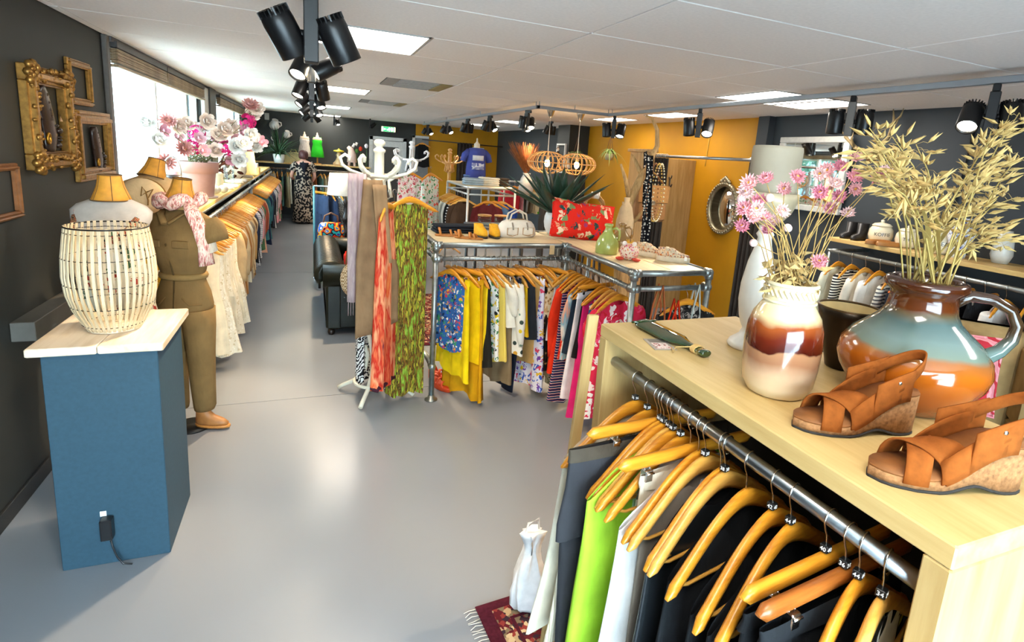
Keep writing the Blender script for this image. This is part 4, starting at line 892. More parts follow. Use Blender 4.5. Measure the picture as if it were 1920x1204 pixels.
# ------------------------------------------------------------------ long window rack
M_PIPE = solid('9aa09f', .38, .9, .12, 30)
WX, WZ = -.88, 1.19
t = thing('window_rack', 'long pipe clothes rack with a wooden shelf under the windows', 'clothes rack', (-1.1, 9.4, 0))
M_SHELF = wood('dcb874', 'b98e4c', .5, .6, 1)
for k, (y0, y1) in enumerate(((5.15, 9.55), (9.75, 14.3))):
    for x0, x1 in ((-1.36, -1.13), (-1.127, -.90)): part(MB().bbox(x0, x1, y0, y1, 1.268, 1.305, .003), 'shelf_plank', M_SHELF, t)
    part(MB().tube([(WX, y0-.1, WZ), (WX, y1, WZ)], .017, 14), 'hanging_rail', M_PIPE, t)
    part(MB().tube([(-.92, y0, 1.25), (-.92, y1, 1.25)], .017, 12), 'shelf_pipe', M_PIPE, t)
    for y in (y0, y1):
        part(MB().tube([(WX, y, 0), (WX, y, 1.22)], .017, 12), 'post', M_PIPE, t); part(MB().lathe([(.001, 0), (.045, 0), (.045, .008), (.022, .012), (.022, .03), (.001, .03)], 18, (WX, y, 0)), 'foot_flange', M_PIPE, t)
        part(MB().tube([(WX, y, WZ-.03), (WX, y, WZ+.03)], .025, 12), 'clamp', M_PIPE, t); part(MB().tube([(-1.38, y, 1.25), (WX, y, 1.25)], .017, 12), 'cross_pipe', M_PIPE, t)
C = lambda n, c: (n, fabric(c))
near = [C('cream', 'e3d6b8'), C('white', 'ece5d8'), C('ivory', 'e9dcc0'), C('beige', 'd4b98c'), C('sand', 'c9a878'), ('cream lace', pattern('floral', ['e6d9bf', 'f3ead8', 'cdb992', 'e6d9bf'], 3)), C('off-white', 'e8e0d0'), C('blush', 'd9b79a')]
midc = [C('camel', 'b98d55'), C('tan', 'a97b48'), C('beige', 'd0b48a'), C('khaki', '9c8a5c'), C('sand', 'c6a87c'), C('brown', '7d5836'), C('cream', 'ddcfb2'), C('taupe', '8f7f6c'), C('caramel', 'a8703a')]
farc = [('navy striped', pattern('stripes', ['eceae6', '1c2436'], 2.2)), C('navy', '222c44'), C('grey', '7c7d80'), C('red', 'a9282c'), C('brick', '9c4a34'), C('pink', 'cf8f92'), C('black', '202022'), C('teal', '3d6f72'), ('brown printed', pattern('floral', ['6b4a34', 'd9c0a0', '3b2a22', 'a9623a'], 1.6)), C('peach', 'd9a284'), C('green', '4d6b4a')]
def fill(rail0, rail1, n, pick, rack, landmark, rr=.017, jitter=.02, lo=False, rz0=0., group=None, hstyle=None, gap=None):
    a, b_ = Vector(rail0), Vector(rail1); ang = math.atan2((b_-a).y, (b_-a).x)-PI/2
    for i in range(n):
        f = (i+.5+rnd(-.3, .3))/n; p = a.lerp(b_, f); rz = ang+rz0+rnd(-.13, .13)
        nm, col, cat, mat, kw = pick(i, n); st = hstyle(i) if hstyle else random.choice(['curved', 'curved', 'curved', 'dark', 'pale', 'straight'])
        if kw.get('kind') in ('trousers', 'skirt'): st = 'straight'
        elif st in ('straight', 'dark'): st = 'curved' if st == 'straight' else 'pale'
        hanger(p, rz, 'wooden hanger on %s, %s from %s' % (rack, ordinal(i), landmark), st, rr, False, 'hangers on '+rack)
        garment(nm, '%s on %s, %s from %s' % (col, rack, ordinal(i), landmark), cat, mat, p, rz, group='clothes on '+rack, lo=lo, **kw)
def pick_win(i, n):
    f = i/n; k = random.random(); cl = near if f < .24 else (midc if f < .55 else farc); cn, m = cl[(i*5+i//3) % len(cl)]
    if f < .24: kw = dict(W=.185, L=rnd(.95, 1.1), flare=rnd(1.25, 1.7), amp=.018, folds=4, T=.035, waist=.12) if k < .75 else dict(W=.18, L=rnd(.6, .75), flare=1.2); ty = ('dress', 'dress') if kw['L'] > .8 else ('top', 'top')
    elif f < .55:
        if k < .6: kw = dict(W=.2, L=rnd(.72, .95), flare=1.15, sleeves=.5, T=.04, amp=.012); ty = ('coat', 'coat')
        else: kw = dict(W=.19, L=rnd(.7, .9), flare=1.25, sleeves=.2, amp=.015); ty = ('blouse', 'blouse')
    else:
        if k < .5: kw = dict(W=.19, L=rnd(.6, .75), flare=1.12, sleeves=.45, T=.03); ty = ('jumper', 'jumper')
        else: kw = dict(W=.19, L=rnd(.75, 1.0), flare=1.25, sleeves=.0 if k < .7 else .2); ty = ('tunic', 'tunic')
    return ty[0], cn+' '+ty[1], ty[1], m, kw
fill((WX, 5.0, WZ), (WX, 9.5, WZ), 44, pick_win, 'the window rack', 'its mannequin end', .017)
def pick_win2(i, n): return pick_win(int(n*.56+i*.44), n)
fill((WX, 9.85, WZ), (WX, 14.2, WZ), 40, pick_win2, 'the far window rack', 'its middle post', .017, lo=True)
# ------------------------------------------------------------------ L-shaped pipe rack in the middle
LZ = 1.25
LX0, LX1, LX2, LY0, LY1, LYN = .86, 1.95, 2.56, 4.10, 4.85, 3.04
t = thing('pipe_rack', 'corner pipe clothes rack with pale wooden tops, bag, cushion and jugs', 'clothes rack', (1.4, 4.4, 0))
def pipe(p, q, nm='pipe', r=.0215): return part(MB().tube([p, q], r, 16), nm, M_PIPE, t)
def joint(p, d):
    b = MB(); 
    for v in d: b.tube([Vector(p)-Vector(v)*.0, Vector(p)+Vector(v)*.045], .029, 14)
    b.ell(p, .031, .031, .031, 12, 8); part(b, 'joint', M_PIPE, t)
X_, Y_, Z_ = (1, 0, 0), (0, 1, 0), (0, 0, 1); nx, ny, nz = (-1, 0, 0), (0, -1, 0), (0, 0, -1)
posts = [(LX0, LY0), (LX0, LY1), (LX1, LY0), (LX1, LYN), (LX2, LYN), (LX2, LY1)]
for x, y in posts:
    pipe((x, y, 0.03), (x, y, LZ), 'post'); part(MB().lathe([(.001, 0), (.05, 0), (.05, .008), (.026, .014), (.026, .04), (.001, .04)], 20, (x, y, 0)), 'foot_flange', M_PIPE, t)
edge = [((LX0, LY0), (LX1, LY0)), ((LX0, LY0), (LX0, LY1)), ((LX0, LY1), (LX2, LY1)), ((LX2, LY1), (LX2, LYN)), ((LX2, LYN), (LX1, LYN)), ((LX1, LYN), (LX1, LY0))]
RLZ = LZ-.105
for (a, b_) in edge: pipe((*a, LZ), (*b_, LZ), 'top_pipe')
for (a, b_) in (edge[0], edge[1], edge[5], edge[4]): pipe((*a, RLZ), (*b_, RLZ), 'hanging_rail', .0185)
pipe((LX0, LY0, .28), (LX0, LY1, .28), 'brace')
for (x, y) in posts:
    d = [nz]; d += [X_] if x < LX2 and (x, y) != (LX1, LY0) else [nx]; d += [Y_] if y < LY1 and (x, y) != (LX1, LY0) else [ny]
    joint((x, y, LZ), d); joint((x, y, RLZ), d[1:])
joint((LX0, LY0, .28), [Y_]); joint((LX0, LY1, .28), [ny])
M_TOPW = wood('e3cfa6', 'cdb181', .5, .6, 0)
for k in range(3):
    y0 = LY0+.028+k*.234; part(MB().bbox(LX0+.03, LX1-.0, y0, y0+.23, LZ-.008, LZ+.014, .003), 'top_plank', M_TOPW, t)
for k in range(2):
    x0 = LX1+.03+k*.28; part(MB().bbox(x0, x0+.276, LYN+.03, LY1-.03, LZ-.008, LZ+.014, .003), 'top_plank', wood('e3cfa6', 'cdb181', .5, .6, 1), t)
# clothes on the arm facing the aisle (rail along x)
PF = pattern
arm1 = [('dress', 'multicoloured jungle print dress', 'dress', PF('floral', ['2f5f9c', 'c93a3a', '3f8f5a', 'e9e2d0', '1d2a4a', 'd99a2c'], 2.2), dict(W=.17, L=.72, flare=1.3)),
 ('skirt', 'bright yellow short skirt', 'skirt', fabric('f0cf12'), dict(W=.2, L=.92, kind='skirt', flare=1.35)), ('dress', 'bright yellow sleeveless dress', 'dress', fabric('f2c60c'), dict(W=.19, L=.8, flare=1.25)), ('skirt', 'mustard pleated long skirt', 'skirt', fabric('d69a12'), dict(W=.19, L=1.1, kind='skirt', flare=1.35, folds=8, amp=.02)),
 ('dress', 'yellow cotton dress', 'dress', fabric('f4cd1c'), dict(W=.19, L=.76, flare=1.2)), ('top', 'black and yellow top', 'top', fabric('26241f'), dict(W=.19, L=.82)), ('top', 'yellow and white print top', 'top', PF('floral', ['f2efe6', 'e9c21c', '3c7f4a', '2b2b2b'], 1.6), dict(W=.19, L=.78)), ('dress', 'yellow ribbed dress', 'dress', PF('stripes', ['f0c814', 'e8d98a'], 5), dict(W=.19, L=.8)),
 ('blouse', 'off-white lace blouse', 'blouse', fabric('efe8d6'), dict(W=.19, L=.5, sleeves=.25)), ('skirt', 'taupe long skirt', 'skirt', fabric('8a7658'), dict(W=.17, L=1.0, kind='skirt')), ('blouse', 'white blouse with large coloured dots', 'blouse', PF('dots', ['ece6d6', '7f9a86', 'e2c02c', '3c4a44', 'd9a23a'], .75), dict(W=.2, L=.74, sleeves=.5)),
 ('trousers', 'navy wide trousers', 'trousers', fabric('1d2433'), dict(W=.17, L=1.08, kind='trousers')), ('top', 'yellow and black knit top', 'top', fabric('e0b41c'), dict(W=.18, L=.6)), ('denim_vest', 'dark grey denim vest', 'vest', fabric('2e3136'), dict(W=.18, L=.62)), ('dress', 'tan linen dress', 'dress', fabric('c79a5c'), dict(W=.19, L=.86)),
 ('skirt', 'purple and white floral skirt', 'skirt', PF('floral', ['e9e4ee', '7a4aa8', 'd94a6a', '3a5fc0', 'e9b92c'], 1.2), dict(W=.19, L=1.06, kind='skirt', flare=1.3)), ('dress', 'dark leopard print dress', 'dress', PF('leopard', ['2a1f18', '8f6a3c', '1a1512'], 1.4), dict(W=.18, L=.88)), ('top', 'red strappy top', 'top', fabric('c4261c'), dict(W=.16, L=.55)),
 ('dress', 'sand coloured belted dress', 'dress', fabric('c4a878'), dict(W=.2, L=.98, sleeves=.2, waist=.15)), ('blouse', 'cream zebra line print blouse', 'blouse', PF('zebra', ['e6d6b0', 'd9c69a', '3b3024'], .8), dict(W=.2, L=.74, sleeves=.5)), ('trousers', 'black and cream palm print trousers', 'trousers', PF('zebra', ['d9cba4', '2a261e', 'c9b98c'], 1.1), dict(W=.18, L=1.08, kind='trousers')), ('top', 'tiger face print top', 'top', PF('leopard', ['c98a3a', '1d1813', 'e9d9b4'], 1.0), dict(W=.18, L=.5))]
def rack_items(items, p0, p1, rack, where, rz0, rr=.0185, hi=False, spread=.1):
    a, b_ = Vector(p0), Vector(p1); n = len(items)
    for i, (nm, col, cat, mat, kw) in enumerate(items):
        p = a.lerp(b_, (i+.5)/n); rz = rz0+rnd(-spread, spread); st = 'straight' if kw.get('kind') in ('trousers', 'skirt') else random.choice(['curved', 'curved', 'pale'])
        hanger(p, rz, 'hanger of the '+col+' on '+rack, st, rr, False, 'hangers on '+rack)
        garment(nm, col+' on '+rack, cat, mat, p, rz, group='clothes on '+rack, **{**dict(T=.022, amp=.011), **kw})
rack_items(arm1, (LX0+.10, LY0, RLZ), (LX1-.05, LY0, RLZ), 'the corner pipe rack', '', math.radians(-66), spread=.16)
arm2 = [('blouse', 'leopard print silk blouse', 'blouse', PF('leopard', ['d9b27a', '5b3a20', 'f0dcb4'], 1.6), dict(W=.19, L=.7, sleeves=.4)), ('blouse', 'white short blouse', 'blouse', fabric('ece9e8'), dict(W=.18, L=.62)), ('dress', 'burgundy tweed dress', 'dress', PF('check', ['6b4a52', '8f7a7c'], 5), dict(W=.18, L=.9)),
 ('cardigan', 'bright orange red long cardigan', 'cardigan', fabric('e8381a'), dict(W=.2, L=.86, sleeves=.55, T=.03)), ('dress', 'red dress with blue and white embroidered bands', 'dress', PF('stripes', ['26305c', 'e8e4e4', 'b02a34', '26305c'], .8), dict(W=.19, L=1.08)), ('dress', 'red lace dress', 'dress', PF('floral', ['c9281a', 'e86a4a', 'b31f18', 'f0b49a'], 3), dict(W=.19, L=.7)),
 ('blouse', 'blue and orange watercolour blouse', 'blouse', PF('streaks', ['d9683a', 'e9e2d6', '7fb0c4', 'e8a07a', 'f0e6dc'], .8), dict(W=.19, L=.66, sleeves=.35)), ('top', 'navy frilled top', 'top', fabric('1f2b3a'), dict(W=.19, L=.62, amp=.02)), ('skirt', 'white flared skirt', 'skirt', fabric('eae6ec'), dict(W=.19, L=.95, kind='skirt', flare=1.4)), ('top', 'black sleeveless blouse', 'top', fabric('1c1b1e'), dict(W=.19, L=.6)),
 ('dress', 'magenta plain dress', 'dress', fabric('d92a78'), dict(W=.19, L=1.06, flare=1.25)), ('dress', 'blue white and pink geometric dress', 'dress', PF('blotch', ['e8e4e6', '3a6fa0', 'd42a5a', 'f0ecec', '6a2a3a'], 1.3), dict(W=.2, L=.98, flare=1.2)), ('top', 'pink strap top', 'top', fabric('e07a90'), dict(W=.17, L=.6)), ('dress', 'pink and red floral jersey dress', 'dress', PF('floral', ['d42a4a', 'f0dcd8', 'e8507a', 'c41f2a', 'f4ece8'], .8), dict(W=.215, L=.95, flare=1.2, sleeves=.22, T=.04))]
rack_items(arm2[::-1], (LX1, LYN+.14, RLZ), (LX1, LY0-.06, RLZ), 'the short pipe rail', '', math.radians(14))
# end rail: bags and a patterned jacket
hanger((2.40, LYN, RLZ), math.radians(-4), 'wooden hanger of the patterned jacket on the rack end', 'curved', .0185, False, 'hangers on the rack end'); garment('jacket', 'black and grey patterned jacket hanging on the rack end', 'jacket', PF('floral', ['1f1e1e', '8a8078', '4a4440', 'b0a69a'], 1.2), (2.40, LYN, RLZ-.004), math.radians(-4), W=.2, L=.7, sleeves=.5)
def tote(x, y, z, col, strap, label, h=.45, w=.15, cat='bag'):
    t = thing('tote_bag', label, cat, (x, y, z))
    MB().loft([[(w*k*cos(2*PI*j/16), .05*k*(1 if i < 3 else .5)*sin(2*PI*j/16), zz) for j in range(16)] for i, (zz, k) in enumerate(((-h-.3, .92), (-h-.28, 1), (-h-.1, 1.02), (-h+.05, .9)))]).build('body', col, t)
    for s in (-1, 1): MB().tube([(-w*.6, s*.02, -h+.05), (-w*.25, s*.022, -.12), (0, s*.024, .02), (w*.25, s*.022, -.12), (w*.6, s*.02, -h+.05)], .010, 6, flat=.4).build('handle', strap, t)
tote(2.17, LYN, RLZ+.005, solid('9b4f22', .5), solid('b5602c', .5), 'brown leather bag with long handles hanging on the rack end', .5, .12)
tote(2.275, LYN-.045, RLZ-.09, solid('d63a1c', .5), fabric('e03a1c'), 'orange red bag with ribbon handles hanging on the rack end', .36, .12)
tote(2.47, LYN-.0, RLZ+.005, fabric('c9c4b4'), fabric('bcc4bc'), 'grey cloth bag with knotted handles at the rack corner', .42, .09)
# on top of the rack
TZ = LZ+.015
b = thing('leather_handbag', 'white leather handbag with brown piped pockets on the corner rack', 'handbag', (1.63, 4.48, TZ), math.radians(8))
MB().lathe([(.001, 0), (.17, 0), (.19, .02), (.185, .07), (.165, .11), (.14, .135), (.10, .148), (.001, .15)], 32, sy=.42).build('body', solid('e3d9c8', .45, 0, .05, 20), b)
MB().tube([(-.135, 0, .13), (-.06, 0, .152), (.06, 0, .152), (.135, 0, .13)], .006, 6).build('zip', solid('8a6a3e', .4), b)
for s in (-1, 1):
    p = MB().bbox(-.05, .05, -.012, .0, 0, .07, .012).build('pocket', solid('e6dccb', .45), b, (s*.075, -.066, .02)); MB().tube([(-.05, -.013, .07), (-.05, -.014, .01), (0, -.016, .0), (.05, -.014, .01), (.05, -.013, .07)], .003, 5).build('piping', solid('a8793e', .5), p)
    MB().tube([(-.09, s*.03, .12), (-.07, s*.034, .2), (0, s*.036, .235), (.07, s*.034, .2), (.09, s*.03, .12)], .008, 8).build('handle', solid('cfc2ae', .5), b)
    MB().tube([(s*.07, -.055, .13), (s*.07, -.072, .1), (s*.07, -.078, .07)], .008, 6, flat=.4).build('buckle_strap', solid('8f8372', .5), b)
def clog(x, y, rz, label):
    t = thing('yellow_clog', label, 'shoe', (x, y, TZ), rz, 'yellow suede ankle shoes')
    MB().loft([[(w*cos(2*PI*j/16), y0+(y1-y0)*(.5+.5*sin(2*PI*j/16)), z) for j in range(16)] for z, w, y0, y1 in ((.018, .042, -.11, .10), (.035, .044, -.115, .102), (.06, .042, -.10, .10), (.085, .038, -.03, .098), (.105, .037, .0, .096), (.105, .03, .01, .088), (.06, .028, .0, .08))]).build('upper', solid('e2a312', .8, 0, .1, 50), t)
    MB().loft([[(.044*cos(2*PI*j/16), -.005+.113*sin(2*PI*j/16), z) for j in range(16)] for z in (0, .018)]).build('sole', solid('2c241c', .7), t)
clog(1.30, 4.45, math.radians(8), 'yellow suede ankle shoe beside the flat tan sandals'); clog(1.42, 4.44, math.radians(-4), 'yellow suede ankle shoe beside the white handbag')
def flat_sandal(x, y, rz, label):
    t = thing('flat_sandal', label, 'sandal', (x, y, TZ), rz, 'flat tan leather sandals')
    MB().loft([[(.036*k*cos(2*PI*j/16)*(1-.15*sin(2*PI*j/16)), .12*k*sin(2*PI*j/16), z) for j in range(16)] for z, k in ((0, .98), (.004, 1), (.012, 1), (.014, .97))]).build('sole', solid('a86a2c', .6), t)
    for y_, h in ((-.06, .035), (-.02, .045), (.07, .06)): MB().grid(lambda u, v: (.037*cos(PI*u), y_+.018*(v-.5)+.015*sin(PI*u), .01+h*sin(PI*u)), 10, 1).build('strap', solid('b8722c', .55), t, solidify=.003)
flat_sandal(1.04, 4.46, math.radians(78), 'flat tan sandal lying at the post end of the corner rack'); flat_sandal(1.17, 4.33, math.radians(62), 'flat tan sandal lying next to the yellow shoes')
f = thing('folded_jeans', 'folded black jeans lying on the corner rack', 'jeans', (1.15, 4.70, TZ), .05)
for k, (w, d) in enumerate(((.2, .1), (.19, .095), (.195, .09))): MB().bbox(-w, w, -d, d, .002+k*.022, .022+k*.022, .009).build('fold', fabric('20242b'), f, rot=(0, 0, rnd(-.06, .06)))
# floral cushion
def cushion(name, label, loc, rot, w, h, d, mat, nu=18):
    t = thing(name, label, 'cushion', loc, 0, None, rot)
    def fn(s):
        def g(u, v):
            x, z = 2*u-1, 2*v-1; e = ((1-x**4)*(1-z**4)); k = 1-.06*(1-abs(z)**2)*0; px_ = x*(1-.05*(1-z*z)); pz = z*(1-.05*(1-x*x)); return (px_*w, s*d*max(0, e)**.45, pz*h+h)
        return g
    m = MB(); m.grid(fn(-1), nu, nu); m.grid(fn(1), nu, nu); m.build('cover', mat, t)
    pts = []
    for (a, b_, n) in (((-1, -1), (1, -1), 8), ((1, -1), (1, 1), 8), ((1, 1), (-1, 1), 8), ((-1, 1), (-1, -1), 8)):
        for i in range(n): x = a[0]+(b_[0]-a[0])*i/n; z = a[1]+(b_[1]-a[1])*i/n; pts.append((x*(1-.05*(1-z*z))*w, 0, z*(1-.05*(1-x*x))*h+h))
    MB().tube(pts, .006, 6, closed=True).build('piping', mat, t); return t
RF = PF('floral', ['dd2a1e', '7a8f5a', 'e9a07a', '2a4a4a', 'f0d0b0', 'a83a6a'], .9)
cushion('floral_cushion', 'red cushion with bird and leaf print leaning on the corner rack', (2.20, 4.35, TZ), (math.radians(-16), math.radians(6), math.radians(-6)), .30, .17, .075, RF)
# spiky plant in white pot
p = thing('potted_agave', 'dark green spiky plant in a round white pot on the corner rack', 'plant', (2.10, 4.70, TZ))
MB().lathe([(.001, 0), (.07, 0), (.085, .01), (.108, .06), (.115, .11), (.112, .16), (.1, .195), (.095, .2), (.088, .19), (.001, .17)], 32).build('pot', solid('dedcd8', .3, 0, .02), p)
M_AG = solid('1d3b2a', .4, 0, .15, 10); rg = random.Random(8)
for i in range(26):
    a = i*2.39996; el = math.radians(82-58*(i/26)**.7); L = .46+.3*(i/26)+rg.uniform(-.04, .04); d = Vector((cos(a)*cos(el), sin(a)*cos(el), sin(el))); sdv = Vector((-sin(a), cos(a), 0)); nrm = d.cross(sdv); o = Vector((0, 0, .17)); rings = []
    for j in range(8):
        f = j/7; w = .058*(.5+1.0*f*(1-f)*2.2)*(1-f**3)+.0008; c = o+d*(L*f)+Vector((0, 0, -.06*f*f*cos(el))); rings.append([c-sdv*w, c-nrm*(w*.35), c+sdv*w, c+nrm*w*.12])
    MB().loft(rings).build('leaf', M_AG, p)
# jugs, frog, sneakers
def jug(x, y, c, label, s=1.):
    t = thing('stoneware_jug', label, 'jug', (x, y, TZ), math.radians(-25)); t.scale = (s,)*3
    MB().lathe([(.001, 0), (.085, 0), (.09, .008), (.09, .05), (.085, .09), (.065, .13), (.04, .16), (.028, .185), (.026, .205), (.034, .212), (.034, .225), (.028, .23), (.02, .225), (.02, .19)], 36, caps=False).build('body', solid(c, .18, 0, .05, 12, coat=.5), t)
    MB().tube([(.028, 0, .19), (.06, 0, .2), (.085, 0, .18), (.088, 0, .14), (.08, 0, .105)], [.009, .01, .01, .01, .012], 10).build('handle', solid(c, .18, 0, .05, 12, coat=.5), t)
jug(2.10, 3.70, 'a3ad5a', 'pale green stoneware jug with handle on the corner rack'); jug(2.31, 3.85, '8a6a3c', 'brown stoneware jug behind the patchwork frog', .95)
f = thing('beaded_frog', 'round floral patchwork frog figure with crown on the corner rack', 'figurine', (2.14, 3.44, TZ), math.radians(-35)); FM = PF('floral', ['ecd6c0', 'c9283a', 'd94a7a', 'e8863a', 'b31f2a'], 4)
MB().ell((0, 0, .062), .072, .066, .066, 20, 12).build('body', FM, f)
for s in (-1, 1): MB().ell((s*.035, -.03, .122), .018, .016, .018, 10, 7).build('eye', solid('efe2d6', .4), f); MB().ell((s*.06, -.045, .012), .032, .03, .013, 10, 6).build('foot', solid('d2442e', .6), f)
b = MB()
for k in range(6): b.tube([(.018*cos(k*PI/3), .018*sin(k*PI/3), .125), (.026*cos(k*PI/3), .026*sin(k*PI/3), .15)], [.005, .002], 5)
b.tube([(.02*cos(2*PI*j/18), .02*sin(2*PI*j/18), .126) for j in range(18)], .005, 5, closed=True); b.build('crown', solid('d9a83a', .4, .5), f)
def sneaker(x, y, rz, label):
    t = thing('sneaker', label, 'shoe', (x, y, TZ), rz, 'beige printed platform sneakers'); MP = PF('floral', ['d8c6a8', 'c96a2c', '8a3a3a', '5a4a5a', 'e0b080'], 5)
    out = lambda j: (.04*cos(2*PI*j/18)*(1-.12*sin(2*PI*j/18)), .125*sin(2*PI*j/18))
    MB().loft([[(out(j)[0]*k, out(j)[1]*k, z) for j in range(18)] for z, k in ((0, .96), (.004, 1), (.034, 1), (.038, .96))]).build('sole', solid('d6c7ac', .6), t)
    MB().loft([[(out(j)[0]*kx, out(j)[1]*ky+dy, z) for j in range(18)] for z, kx, ky, dy in ((.036, .95, .95, 0), (.055, .95, .93, 0), (.07, .85, .7, .03), (.085, .8, .55, .045), (.1, .8, .48, .055), (.1, .6, .4, .055), (.06, .6, .4, .05))]).build('upper', MP, t)
    for k in range(3): MB().grid(lambda u, v: (.036*cos(PI*u), -.02+.034*k+.024*(v-.5), .06+.012*k+.022*sin(PI*u)), 8, 1).build('strap', solid('cfc0a4', .7), t, solidify=.004)
    MB().bbox(-.042, -.04, -.1, -.08, .02, .05, .001).build('price_tag', solid('f0efea', .6), t)
sneaker(2.475, 3.36, math.radians(55), 'printed beige platform sneaker turned towards the rack end'); sneaker(2.40, 3.56, math.radians(35), 'printed beige platform sneaker behind its pair')
tag(MB().bbox(-.022, .022, -.001, .001, -.045, .03, .001).build('price_tag', solid('c9a878', .8), None, (1.80, LY0-.033, LZ-.02)), 'brown card price tag hanging from the corner rack pipe', 'tag')
def strappy(x, y, rz, z, label):
    t = thing('orange_sandal', label, 'sandal', (x, y, z), rz, 'orange strappy platform sandals'); OM = solid('d8481c', .5)
    MB().loft([[(.04*cos(2*PI*j/16)*(1-.12*sin(2*PI*j/16)), .12*sin(2*PI*j/16), zz+(.045*max(0, sin(2*PI*j/16)) if top else 0)) for j in range(16)] for zz, top in ((0, 0), (.03, 1), (.034, 1))]).build('platform', OM, t)
    for y_, h in ((-.06, .05), (-.01, .06), (.06, .07)): MB().grid(lambda u, v: (.042*cos(PI*u), y_+.022*(v-.5)+.02*sin(PI*u), .03+max(0, y_)*.3+h*sin(PI*u)), 10, 1).build('strap', OM, t, solidify=.004)
    MB().bbox(.04, .043, -.02, .02, -.0, .06, .001).build('price_tag', solid('f2f0ea', .6), t)
strappy(.98, 4.30, .5, .001, 'orange strappy sandal on the floor by the rack post'); strappy(1.02, 4.48, .9, .001, 'orange strappy sandal on the floor under the rack')

# ------------------------------------------------------------------ coat racks
M_WC = solid('e2dcc6', .35, 0, .04, 15, coat=.2)
def coat_rack(loc, rz, mat, label, H=2.0, lower=True):
    t = thing('coat_rack', label, 'coat rack', loc, rz); s = H/2.0; t.scale = (s,)*3
    MB().lathe([(.001, .42), (.026, .42), (.03, .5), (.028, 1.2), (.032, 1.5), (.036, 1.58), (.03, 1.62), (.042, 1.66), (.044, 1.7), (.036, 1.72), (.034, 1.9), (.044, 1.912), (.044, 1.925), (.03, 1.935), (.022, 1.945), (.04, 1.965), (.042, 1.98), (.03, 1.995), (.018, 2.0), (.001, 2.002)], 20).build('pole', mat, t)
    for k in range(4):
        a = k*PI/2+.35; d = Vector((cos(a), sin(a), 0))
        MB().tube([d*.03+Vector((0, 0, .75)), d*.05+Vector((0, 0, .7)), d*.13+Vector((0, 0, .62)), d*.155+Vector((0, 0, .54)), d*.11+Vector((0, 0, .44)), d*.07+Vector((0, 0, .32)), d*.09+Vector((0, 0, .2)), d*.17+Vector((0, 0, .1)), d*.27+Vector((0, 0, .045)), d*.31+Vector((0, 0, .018))], .0165, 10).build('leg', mat, t)
    MB().tube([(.165*cos(2*PI*j/32), .165*sin(2*PI*j/32), .115) for j in range(32)], .013, 8, closed=True).build('base_ring', mat, t)
    MB().tube([(.13*cos(2*PI*j/32), .13*sin(2*PI*j/32), 1.735) for j in range(32)], .014, 8, closed=True).build('top_ring', mat, t)
    for k in range(6):
        a = k*PI/3+.2; d = Vector((cos(a), sin(a), 0)); z = lambda v: Vector((0, 0, v))
        MB().tube([d*.036+z(1.60), d*.06+z(1.56), d*.09+z(1.58), d*.075+z(1.66), d*.07+z(1.7), d*.12+z(1.735), d*.2+z(1.76), d*.26+z(1.80), d*.272+z(1.85), d*.24+z(1.875), d*.21+z(1.855), d*.212+z(1.83)], .0125, 9).build('hook', mat, t)
    return t
coat_rack((.46, 4.32, 0), .75, M_WC, 'white bentwood coat rack with a leaf crown of hooks beside the corner rack')
b = fabric('8d6f50'); t = thing('wool_vest', 'tan brown open wool vest hanging on the white coat rack', 'vest', (.37, 4.03, 1.72), math.radians(10))
MB().grid(lambda u, v: ((-.05-.05*min(1, v*2)+(.13+.19*min(1, v*1.6))*u*(1 if v < .85 else 1)), -.02-.03*sin(PI*u*1.3)-.015*sin(9*u+3*v), -.0-1.14*v+.09*u*(v > .5)*v), 16, 24).build('panel', b, t, solidify=.008)
MB().grid(lambda u, v: (.0+.09*u+.05*v, -.062+.015*sin(5*u), -.03-.55*v), 6, 12).build('lapel', fabric('9a7a58'), t, solidify=.008)
MB().tube([(.05, -.07, -.55), (.075, -.075, -.57), (.09, -.07, -.53)], .008, 6).build('toggle', solid('5b4630', .6), t)
s = thing('lilac_shawl', 'lilac grey fringed shawl hanging on the white coat rack', 'shawl', (.272, 4.12, 1.755), .2)
MB().grid(lambda u, v: (-.055+.12*u*(1+.25*v), -.05+.015*sin(12*u+2*v), -.92*v), 14, 14).build('cloth', PF('streaks', ['b7a29a', 'a58f92', 'c9b7ac'], 2), s, solidify=.006)
for k in range(9): MB().tube([(-.05+.017*k, -.05, -.92), (-.052+.018*k, -.052, -1.02)], .002, 4).build('tassel', fabric('b09a98'), s)
s = thing('crochet_bag', 'cream and brown woven round bag below the lilac shawl', 'bag', (.27, 4.16, .98)); MB().ell((0, 0, 0), .09, .05, .13, 16, 10).build('body', PF('check', ['cdb592', '8f6f4a'], 4), s); MB().tube([(-.05, 0, .1), (-.02, 0, .45), (.01, 0, .68), (.03, 0, .45), (.05, 0, .1)], .005, 6).build('strap', fabric('8f6f4a'), s)
def hung(nm, label, cat, mat, x, y, z, rz, hl, **kw):
    hanger((x, y, z), rz, hl, 'curved', .013, False, 'hangers on the white coat rack'); return garment(nm, label, cat, mat, (x, y, z), rz, group='dresses on the white coat rack', **kw)
hung('dress', 'orange, peach and red layered dress with purple frill on the coat rack', 'dress', PF('streaks', ['f08a4a', 'e85a2c', 'f4a878', 'c9281c', 'e8744a', '7a2a3a'], .9), .50, 4.05, 1.64, math.radians(62), 'wooden hanger of the orange layered dress', W=.16, L=1.42, flare=1.35, hem=fabric('4a2433'), amp=.02, folds=4)
hung('dress', 'green and yellow long streak print dress on the coat rack', 'dress', PF('streaks', ['2c4a14', '5f8a22', 'c9b23a', '24301a', '8a5a24', '6f9a2c', 'a8c24a', '3a5a1c'], 2.2), .665, 4.16, 1.68, math.radians(15), 'wooden hanger of the green streak print dress', W=.15, L=1.62, flare=1.0, neck=.16, amp=.022, folds=4)
